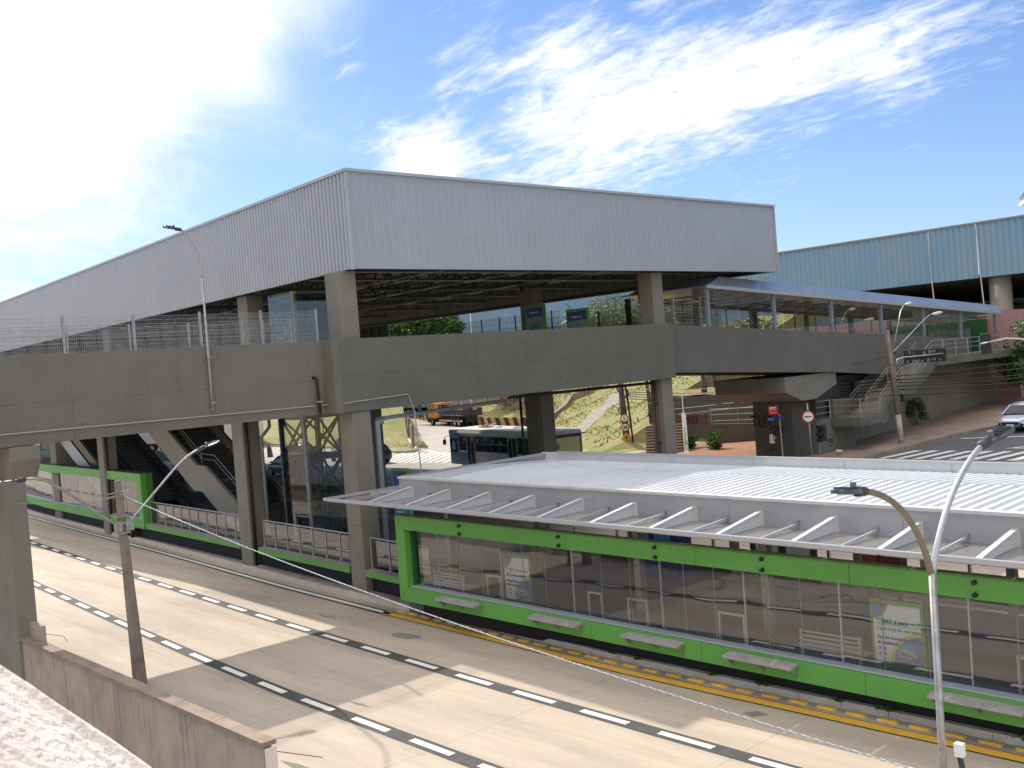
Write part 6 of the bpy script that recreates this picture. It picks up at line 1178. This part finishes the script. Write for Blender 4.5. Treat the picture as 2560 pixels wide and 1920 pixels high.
    b = MB(); b.tube([(-.05, -.02, 2.5), (-.35, -.2, 2.4), (-.35, -.25, 1.9)], .03, 6); b.box(-.4, -.3, -.35, -.15, 1.8, 2.2); b.build('mirror', PIPEB, t, local=True); return t
bus()
def truck():
    a = Vector((-100.3, 78.5)); d = Vector((1, -.30)).normalized(); rz = math.atan2(d.y, d.x)
    t = thing('tipper_truck', 'orange cab works truck loaded with cut branches parked on the street', 'truck', (a.x, a.y, .72), rz)
    b = MB(); b.prism([(0, .9), (0, 2.0), (.25, 3.0), (1.9, 3.05), (1.9, .9), (1.5, .75), (.3, .75)], 'y', 0, 2.3); b.build('cab', ORANGE, t, local=True, bevel=.04)
    b = MB(); b.prism([(.18, 2.05), (.35, 2.85), (1.1, 2.85), (1.1, 2.05)], 'y', -.02, 0); b.build('side_window', DGLASS, t, local=True); b = MB(); b.box(1.2, 3.2, -.01, 2.3, 1.0, 2.75); b.build('crew_cab', ORANGE, t, local=True, bevel=.03); b = MB(); b.box(1.35, 2.2, -.03, -.012, 2.0, 2.6); b.build('side_window', DGLASS, t, local=True); b = MB(); b.box(1.3, 3.1, -.03, -.012, 1.05, 1.9); b.build('door', mat('orange_door', (.68, .30, .05), .5), t, local=True)
    b = MB(); b.box(-.12, 1.2, -.05, 2.35, .35, .95); b.build('bumper', DARKST, t, local=True)
    b = MB(); b.box(3.35, 11.0, .0, .08, 1.25, 2.1); b.box(3.35, 11.0, 2.3, 2.38, 1.25, 2.1); b.box(3.35, 3.43, .081, 2.299, 1.25, 2.5); b.box(10.92, 11.0, .081, 2.299, 1.25, 2.1); b.box(3.35, 11, .081, 2.299, 1.2, 1.3); b.build('load_bed', mat('bed_dark', (.06, .045, .05), .7, var=.3, vscale=4), t, local=True)
    b = MB(); b.box(3.4, 10.95, -.03, -.003, 1.98, 2.08); b.build('bed_stripe', mat('bed_stripe_yellow', (.5, .36, .08), .6), t, local=True); b = MB(); [b.box(3.6+k*.9, 3.85+k*.9, -.03, -.003, 1.32, 1.38) for k in range(8)]; b.build('side_reflectors', PAPER, t, local=True)
    b = MB(); [b.box(3.6+k*.3, 3.75+k*.3, -.04, -.02, .62, .74) for k in range(22)]; b.build('red_reflectors', REDP, t, local=True); b = MB(); b.box(3.5, 10.4, -.018, .03, .6, .76); b.build('side_guard', PAPER, t, local=True); b = MB(); b.box(1.2, 10.8, .5, 1.8, .6, 1.2); b.build('chassis', DARKST, t, local=True)
    for x in (1.2, 8.3, 9.5):
        for y in (.12, 2.2): wheel(t, x, y, .5, .5, .3)
    b = MB(); rr = random.Random(9)
    for i in range(260):
        p = Vector((rr.uniform(3.6, 10.8), rr.uniform(.2, 2.2), rr.uniform(2.0, 2.9-.06*abs(rr.uniform(-6, 6))))); q = Vector((rr.uniform(-1, 1), rr.uniform(-.6, .6), rr.uniform(-.2, .35)))*.7; b.bar(p-q, p+q, .03, .03)
    b.build('branch_load', TWIG, t, local=True)
    b = MB(); b.tube([(3.3, 1.1, 1.3), (3.3, 1.1, 3.6), (6.5, 1.0, 3.8)], .12, 6); b.build('crane_arm', ORANGE, t, local=True); b = MB(); b.prism([(10.6, 3.2), (11.4, 2.6), (11.9, 1.9), (11.5, 2.1), (10.9, 2.8)], 'y', .9, 1.3); b.build('grab', RUST, t, local=True)
    return t
truck()
def lorry(label, x, y, rz, L_, H_, m=CARWH):
    t = thing('box_lorry', label, 'lorry', (x, y, .72), rz, 'white lorries behind the left platform'); b = MB(); b.box(0, L_, 0, 2.5, .95, H_); b.build('box_body', m, t, local=True)
    for ya in (.1, 1.27): b = MB(); b.box(-.03, 0, ya, ya+1.13, 1.0, H_-.15); b.build('rear_door', mat('lorry_door', (.66, .66, .64), .5), t, local=True)
    b = MB(); [b.box(1.2+k*2, 1.23+k*2, -.01, 0, 1, H_-.05) for k in range(int(L_/2))]; b.build('side_seams', PIPEG, t, local=True); b = MB(); b.disc((2.2, -.012, 2.2), (0, -1, 0), .28, .01, 16); b.build('round_emblem', INK, t, local=True)
    b = MB(); b.box(.1, L_, .3, 2.2, .5, .94); b.build('chassis', DARKST, t, local=True); b = MB(); [b.box(.2+k*.5, .45+k*.5, -.03, 0, .82, .93) for k in range(int(L_*2)-1)]; b.build('reflectors', mat('reflector_red', (.5, .12, .06), .5), t, local=True); b = MB(); b.box(L_+.1, L_+2, .1, 2.4, .6, 2.9); b.build('cab', m, t, local=True, bevel=.08)
    for ya in (.15, 1.9): b = MB(); b.box(-.05, -.03, ya, ya+.45, .7, .88); b.build('tail_light', REDL, t, local=True)
    for wx in (1.3, 2.6, L_+1):
        for y_ in (.1, 2.3): wheel(t, wx, y_, .45, .46, .28)
lorry('tall white box lorry seen left of the concrete staircase', -113.5, 47.5, math.radians(60), 8, 4.3)
lorry('second white lorry with a round emblem partly hidden by the staircase', -108.3, 47.8, math.radians(35), 9, 3.5)
lorry('small white lorry seen behind the green frame on the far left', -103.5, 34.6+2, math.radians(100), 5, 3.2)
house('shabby cream building with red and white hoarding at the far left under the walkway', -135, -118, 44, 52, .7, 7.5, HOUSE, ROOFT, ((-132, 3, 2, 1.4), (-128, 3, 2, 1.4)))
t = thing('billboard', 'red, white and blue hoarding at the far left just under the walkway beam', 'billboard', (-124, 41, .7)); b = MB(); b.box(-127, -119.5, 40, 40.2, 3.4, 6.6); b.build('board', PAPER, t); b = MB(); b.prism([(-127, 3.5), (-127, 5.2), (-123, 4.2), (-120, 4.4), (-120, 3.6)], 'y', 39.93, 39.99); b.build('red_swoosh', REDP, t); b = MB(); b.box(-124, -123.8, 40.25, 40.45, .7, 3.4); b.build('post', GALV, t)
# ---------------------------------------------------------------- person
def person(loc, rz):
    t = thing('person', 'person walking in pale sleeveless top with dark backpack straps by the red dirt', 'person', loc, rz)
    J = {'pelvis': (0, 0, .94), 'waist': (0, 0, 1.08), 'chest': (0, -.01, 1.30), 'neck': (0, -.02, 1.47), 'head0': (0, -.03, 1.56), 'head1': (0, -.04, 1.66), 'head2': (0, -.03, 1.74)}
    v = []; e = []; r = []
    def ad(p, rad, par=None):
        v.append(p); r.append(rad); i = len(v)-1
        if par is not None: e.append((par, i))
        return i
    pe = ad((0, 0, .94), (.15, .11)); wa = ad((0, 0, 1.1), (.135, .10), pe); ch = ad((0, -.01, 1.31), (.165, .11), wa); ne = ad((0, -.01, 1.46), (.058, .058), ch); h0 = ad((0, -.03, 1.56), (.078, .085), ne); h1 = ad((0, -.035, 1.66), (.085, .098), h0); h2 = ad((0, -.02, 1.735), (.055, .065), h1)
    for s in (-1, 1):
        hp_ = ad((s*.10, 0, .88), (.095, .10), pe); kn = ad((s*.11, -.10 if s > 0 else .03, .49), (.06, .065), hp_); an = ad((s*.11, -.06 if s > 0 else .20, .09), (.038, .045), kn); ad((s*.12, -.20 if s > 0 else .08, .035), (.035, .03), an)
        sh_ = ad((s*.18, -.01, 1.405), (.062, .062), ch); el_ = ad((s*.25, .03*s, 1.12), (.043, .043), sh_); wr = ad((s*.27, -.08 if s < 0 else -.02, .88), (.028, .03), el_); pa = ad((s*.275, -.10 if s < 0 else -.03, .81), (.034, .022), wr)
        for k in range(4): f1 = ad((s*(.28-.004*k), (-.13 if s < 0 else -.06)+.022*k, .765), (.0095, .0095), pa); ad((s*(.262), (-.13 if s < 0 else -.06)+.021*k, .725-.006*(k in (1, 2))), (.008, .008), f1)
        th_ = ad((s*.255, (-.145 if s < 0 else -.075), .80), (.011, .011), pa); ad((s*.245, (-.16 if s < 0 else -.09), .765), (.009, .009), th_)
    me = bpy.data.meshes.new('person_body'); me.from_pydata(v, e, []); o = bpy.data.objects.new('body', me); C.objects.link(o)
    o.modifiers.new('skin', 'SKIN'); sv = me.skin_vertices[0].data
    for i, q in enumerate(r): sv[i].radius = q
    sv[0].use_root = True; o.modifiers.new('sub', 'SUBSURF').levels = 1; o.modifiers['sub'].render_levels = 2
    bpy.context.view_layer.update(); m2 = bpy.data.meshes.new_from_object(o.evaluated_get(bpy.context.evaluated_depsgraph_get())); o.modifiers.clear(); o.data = m2; m2.materials.clear(); m2.materials.append(SKIN); m2.polygons.foreach_set('use_smooth', [True]*len(m2.polygons)); o.parent = t
    def ell(b, rows, n=12): b.loft([[(x0+rx*math.cos(2*math.pi*k/n), y0+ry*math.sin(2*math.pi*k/n), z) for k in range(n)] for x0, y0, z, rx, ry in rows])
    b = MB(); ell(b, [(0, 0, .93, .165, .128), (0, 0, 1.1, .158, .122), (0, -.01, 1.3, .188, .13), (0, -.01, 1.40, .165, .11), (0, -.01, 1.455, .08, .08)], 16); b.build('sleeveless_top', SHIRT, t, local=True, smooth=True)
    b = MB(); ell(b, [(0, 0, .70, .05, .05), (0, 0, .80, .155, .12), (0, 0, .95, .17, .132)]); [ell(b, [(s*.11, -.06*s*(s > 0)-.02, .56, .085, .09), (s*.105, -.02, .72, .10, .11), (s*.09, 0, .9, .095, .12)]) for s in (-1, 1)]; b.build('shorts', TROUS, t, local=True, smooth=True)
    for s in (-1, 1): b = MB(); b.tube([(s*.10, .10, 1.42), (s*.115, .0, 1.47), (s*.12, -.125, 1.38), (s*.13, -.15, 1.2), (s*.15, -.08, 1.06)], .022, 6); b.build('backpack_strap', STRAP, t, local=True)
    b = MB(); ell(b, [(0, .19, 1.0, .12, .06), (0, .20, 1.1, .15, .09), (0, .19, 1.32, .14, .08), (0, .17, 1.42, .09, .04)]); b.build('backpack', STRAP, t, local=True, smooth=True)
    b = MB(); ell(b, [(0, -.01, 1.655, .092, .10), (0, -.012, 1.70, .09, .10), (0, -.015, 1.755, .07, .078), (0, -.02, 1.79, .02, .02)]); b.build('hair', HAIRM, t, local=True, smooth=True)
    b = MB(); b.prism([(-.128, 1.60), (-.152, 1.605), (-.128, 1.65)], 'x', -.014, .014); b.build('nose', SKIN, t, local=True)
    for s in (-1, 1): b = MB(); b.disc((s*.034, -.128, 1.645), (0, -1, .1), .012, .008, 8); b.build('eye', WHITEL, t, local=True); b = MB(); b.box(s*.085-.008, s*.085+.008, -.05, -.01, 1.61, 1.66); b.build('ear', SKIN, t, local=True)
    b = MB(); b.box(-.025, .025, -.131, -.12, 1.568, 1.576); b.build('mouth', mat('lips', (.12, .03, .025), .6), t, local=True)
    for s in (-1, 1): b = MB(); y_ = -.13 if s > 0 else .13; b.hexa([(s*.12-.05, y_-.14, 0), (s*.12+.05, y_-.14, 0), (s*.12+.05, y_+.1, 0), (s*.12-.05, y_+.1, 0), (s*.12-.04, y_-.13, .05), (s*.12+.04, y_-.13, .05), (s*.12+.04, y_+.09, .09), (s*.12-.04, y_+.09, .09)]); b.build('shoe', STRAP, t, local=True)
person((-31.4, 47.95, street_h(-31.4, 47.95)+.12), math.radians(20))
# ---------------------------------------------------------------- vegetation
def leafball(b, c, rx, ry, rz_, n, s, rr, flat_=.0):
    for i in range(n):
        a = rr.uniform(0, 6.283); cz = rr.uniform(-1, 1); q = rr.random()**.45; sq = math.sqrt(1-cz*cz)
        p = Vector((c[0]+math.cos(a)*sq*rx*q, c[1]+math.sin(a)*sq*ry*q, c[2]+cz*rz_*q)); u = Vector((rr.gauss(0, 1), rr.gauss(0, 1), rr.gauss(0, .7))).normalized(); w = u.cross(Vector((rr.gauss(0, 1), rr.gauss(0, 1), rr.gauss(0, 1)))).normalized(); k = s*rr.uniform(.6, 1.3)
        b.quad(p-u*k, p-w*k*.45, p+u*k, p+w*k*.45)
def tree(label, x, y, z, h, r, m, n=2600, leaf=.22, seed=1, trunk=.22, crownz=.62, lean=0, nm='tree', group=None):
    rr = random.Random(seed); t = thing(nm, label, 'tree', (x, y, z), group=group)
    b = MB(); tops = []
    b.tube([(x, y, z-.3), (x+lean*.4, y, z+h*.3), (x+lean, y, z+h*.55)], [trunk, trunk*.75, trunk*.5], 8)
    for k in range(7): a = k*.9+rr.random(); q = Vector((x+lean+math.cos(a)*r*.6, y+math.sin(a)*r*.6, z+h*(crownz+rr.uniform(-.05, .25)))); b.tube([(x+lean*.8, y, z+h*.42), (Vector((x+lean, y, z+h*.5))+q)*.5+Vector((0, 0, .2)), q], [trunk*.4, trunk*.25, trunk*.1], 5); tops.append(q)
    b.build('trunk', BARK, t); b = MB(); ncl = 26
    for k in range(ncl):
        a = rr.uniform(0, 6.28); q = rr.random()**.6; cz = rr.uniform(-.8, 1); c = (x+lean+math.cos(a)*r*q*.8*math.sqrt(1-.5*cz*cz), y+math.sin(a)*r*q*.8, z+h*crownz+cz*h*(1-crownz)*.75); s = rr.uniform(.22, .42)*r; leafball(b, c, s, s, s*.75, n//ncl, leaf, rr)
    b.build('crown', m, t, fixn=False); return t
def palm(label, x, y, z, h, fr, m, seed, nf=22, L_=2.2):
    rr = random.Random(seed); t = thing('palm_tree', label, 'palm', (x, y, z)); b = MB(); b.tube([(x, y, z-.2), (x+.1, y, z+h*.5), (x, y, z+h)], [.2, .16, .14], 8); b.build('trunk', BARK, t); b = MB()
    for i in range(nf):
        a = i*2.4+rr.random()*.4; el_ = rr.uniform(-.3, 1.2); d = Vector((math.cos(a)*math.cos(el_), math.sin(a)*math.cos(el_), math.sin(el_))); p = Vector((x, y, z+h)); pts = []
        for k in range(9): f = k/8; pts.append(p+d*L_*f-Vector((0, 0, .55*L_*f*f*(1.1-el_*.4))))
        s = d.cross(Vector((0, 0, 1))).normalized()
        for k in range(1, 9):
            for sg in (-1, 1):
                for jj in (0, .5): q0 = pts[k-1]+(pts[k]-pts[k-1])*jj; q1 = q0+(pts[k]-pts[k-1])*.9+s*sg*L_*.17*(1.15-k/9)-Vector((0, 0, L_*.08)); w_ = (pts[k]-pts[k-1])*.16; b.quad(q0-w_, q0+w_, q1)
        b.tube(pts, .02, 4, False)
    b.build('fronds', m, t, fixn=False)
# hill and terrace trees
tree('dense green tree crown at the left end of the gap under the hall roof', -111, 85.5, 1.5, 14.8, 5.2, LEAF, 7000, .30, 11, .3, .74)
tree('green tree crown just right of the denser one in the hall opening', -109.5, 88, 2.5, 13.6, 4.6, LEAF, 5500, .28, 12, .3, .76)
tree('feathery olive tree behind the blue grey map board', -79, 92.5, 5.6, 9.2, 7.0, LEAFO, 5200, .25, 13, .2, .62)
tree('airy olive tree right of the map board under the ramp canopy', -72.5, 94.5, 7.6, 6.8, 5.0, LEAFO, 3600, .23, 14, .2, .60)
palm('spiky palm beside the lit green map board', -83, 88.5, 3.7, 8.2, 0, mat('palm_green', (.13, .22, .05), .45, var=.4, vscale=1, col2=(.05, .10, .02), leaf=True), 21, 30, 3.9)
palm('feathery palm tops showing over the ramp canopy roof', -49.5, 68, 4.0, 8.6, 0, mat('palm_light', (.26, .34, .09), .45, var=.4, vscale=1, col2=(.10, .17, .04), leaf=True), 22, 30, 2.6)
palm('second feathery palm over the ramp canopy roof, right of the first', -46.2, 68.8, 4.0, 8.0, 0, MATS['palm_light'], 23, 26, 2.2)
tree('leafy green street tree at the right edge behind the silver hatchback', -25.7, 72.5, 2.0, 6.0, 3.6, LEAF, 6000, .17, 15, .22, .55)
tree('yellow blossomed branches of the tree at the right edge of the picture', -22.9, 69.5, 2.0, 4.6, 1.7, LEAFY, 1800, .15, 16, .1, .68)
tree('green garden tree far behind the terminal columns on the right', -33, 150, 3, 11, 5, LEAF, 1500, .5, 17, .3, .6)
for x, y, h, lb in ((-47.6, 64.0, 3.0, 'left one of the two bare trunks on the leaf covered terrace'), (-42.9, 64.2, 3.2, 'right one of the two bare trunks on the leaf covered terrace')):
    t = thing('tree', lb, 'tree', (x, y, 4.0)); b = MB(); b.tube([(x, y, 3.8), (x+.05, y, 4.8), (x-.05, y, 7.2)], [.28, .2, .16], 8); b.build('trunk', BARK, t, smooth=True); b = MB(); leafball(b, (x, y, 8.6), 2.0, 2.0, .9, 500, .2, random.Random(int(x*9))); b.build('crown', LEAFO, t, fixn=False)
t = thing('tree', 'thin dark trunk on the dry slope left of the far column', 'tree', (-49.2, 59.4, 2.0)); b = MB(); b.tube([(-49.1, 59.4, 1.8), (-49.3, 59.5, 4), (-49.6, 59.6, 6.4)], [.2, .16, .13], 8); b.build('trunk', BARK, t, smooth=True); b = MB(); leafball(b, (-49.7, 59.6, 7.3), 1.4, 1.4, .7, 300, .2, random.Random(77)); b.build('crown', LEAFO, t, fixn=False)
t = thing('brush_pile', 'heap of cut grey brown branches on the grassy hill above the striped barrier', 'brush pile', (-92, 87, 3)); b = MB(); rr = random.Random(31)
for i in range(900):
    a = rr.gauss(0, 1); p = Vector((-92.5+a*5.2, 87.0-a*3+rr.gauss(0, 1.2), 0)); p.z = ground_h(p.x, p.y)+abs(rr.gauss(0, .9)); q = Vector((rr.gauss(0, 1), rr.gauss(0, 1), rr.gauss(0, .5)))*.5; b.bar(p-q, p+q, .05, .05)
b.build('branches', TWIG, t); b = MB()
for i in range(14): a = rr.gauss(0, .8); px2 = -92+a*5; py2 = 87-a*3; leafball(b, (px2, py2, ground_h(px2, py2)+.9), .9, .7, .6, 60, .16, rr)
b.build('dry_leaves', LEAFO, t, fixn=False); b = MB()
for i in range(5): px2 = -92+rr.gauss(0, 4); leafball(b, (px2, 86, ground_h(px2, 86)+1.1), .3, .3, .25, 24, .14, rr)
b.build('red_leaves', mat('leaf_red', (.42, .09, .04), .6), t, fixn=False)
def bush(label, x, y, z, r, h, m, n=420, leaf=.1, seed=1, nm='bush'):
    rr = random.Random(seed); t = thing(nm, label, 'bush', (x, y, z)); b = MB(); [b.tube([(x, y, z-.1), (x+math.cos(k*1.3)*r*.5, y+math.sin(k*1.3)*r*.5, z+h*.7)], .02, 4) for k in range(5)]; b.build('stems', BARK, t); b = MB()
    for k in range(9): a = rr.uniform(0, 6.28); q = rr.random()*r*.7; leafball(b, (x+math.cos(a)*q, y+math.sin(a)*q, z+h*rr.uniform(.2, .85)), r*.4, r*.4, h*.22, n//9, leaf, rr)
    b.build('leaves', m, t, fixn=False)
gz = lambda x, y: street_h(x, y)+.12
bush('bright green bush on the red dirt, largest of the three by the grey ramp wall', -38.6, 52.6, gz(-38.6, 52.6), 1.0, 1.7, LEAF, 700, .1, 41)
bush('low dark bush on the red dirt beside the brick steps', -41.2, 53.6, gz(-41.2, 53.6), .8, 1.1, LEAF, 420, .1, 42); bush('slim dark bush against the ramp wall right of the other two', -37.3, 56.2, gz(-37.3, 56.2), .6, 1.9, LEAF, 320, .1, 43)
bush('conical green shrub growing at the foot of the retaining wall by the sloping pavement', -30.2, 62.3, 1.75, .75, 1.7, LEAF, 800, .09, 44); bush('dark bush behind the round arrow sign', -30.3, 51.4, 1.2, .6, 1.2, LEAF, 300, .1, 45)
# grass tufts on the hill
b = MB(); rr = random.Random(55)
for i in range(15000):
    x = rr.uniform(-92, -51); y = (56+(-x-52)*.75 if x > -77 else 75.75+(-x-77)*.42)+rr.random()**1.3*26; z = ground_h(x, y)
    if 62 < y < 76 and abs(x+60.3+(y-63.2)*.474) < 1.3: continue
    if i > 9000:
        x = rr.uniform(-120, -71); f_ = rr.random(); y = 54.6+f_*(min(22, (-x-70)*.7)); z = .82+min(3.9, max(0, y-54.5)*.30*sm((-x-79)/12))
    s = rr.uniform(.05, .11)*(.7 if i > 9000 else 1); a = rr.uniform(0, 6.28); ux, uy = math.cos(a)*s, math.sin(a)*s; hh = rr.uniform(.06, .22)*(.5 if i > 9000 else 1); b.quad((x-ux, y-uy, z-.02), (x+ux, y+uy, z-.02), (x+ux*.4+rr.uniform(-.1, .1), y+rr.uniform(-.1, .1), z+hh))
o = b.build('grass', mat('grass_blades', (.24, .29, .06), .8, var=.5, vscale=.5, col2=(.42, .33, .14)), fixn=False); o['kind'] = 'stuff'
# litter and stones
for lb, x, y, z, s in (('pale stone lying at the foot of the dark landing wall', -29.0, 50.6, 1.35, .22), ('small broken twig and rag on the near wall coping', -24.3, 9.35, .02, .16)):
    b = MB(); rr = random.Random(int(s*1000)); b.loft([[(x+s*q*math.cos(a)*rr.uniform(.8, 1.2), y+s*q*math.sin(a)*rr.uniform(.8, 1.2), z+s*h_) for a in [k*.785 for k in range(8)]] for q, h_ in ((.7, 0), (1, .25), (.8, .5), (.3, .65))]); o = b.build('stone', KERB); tag(o, lb, 'stone')
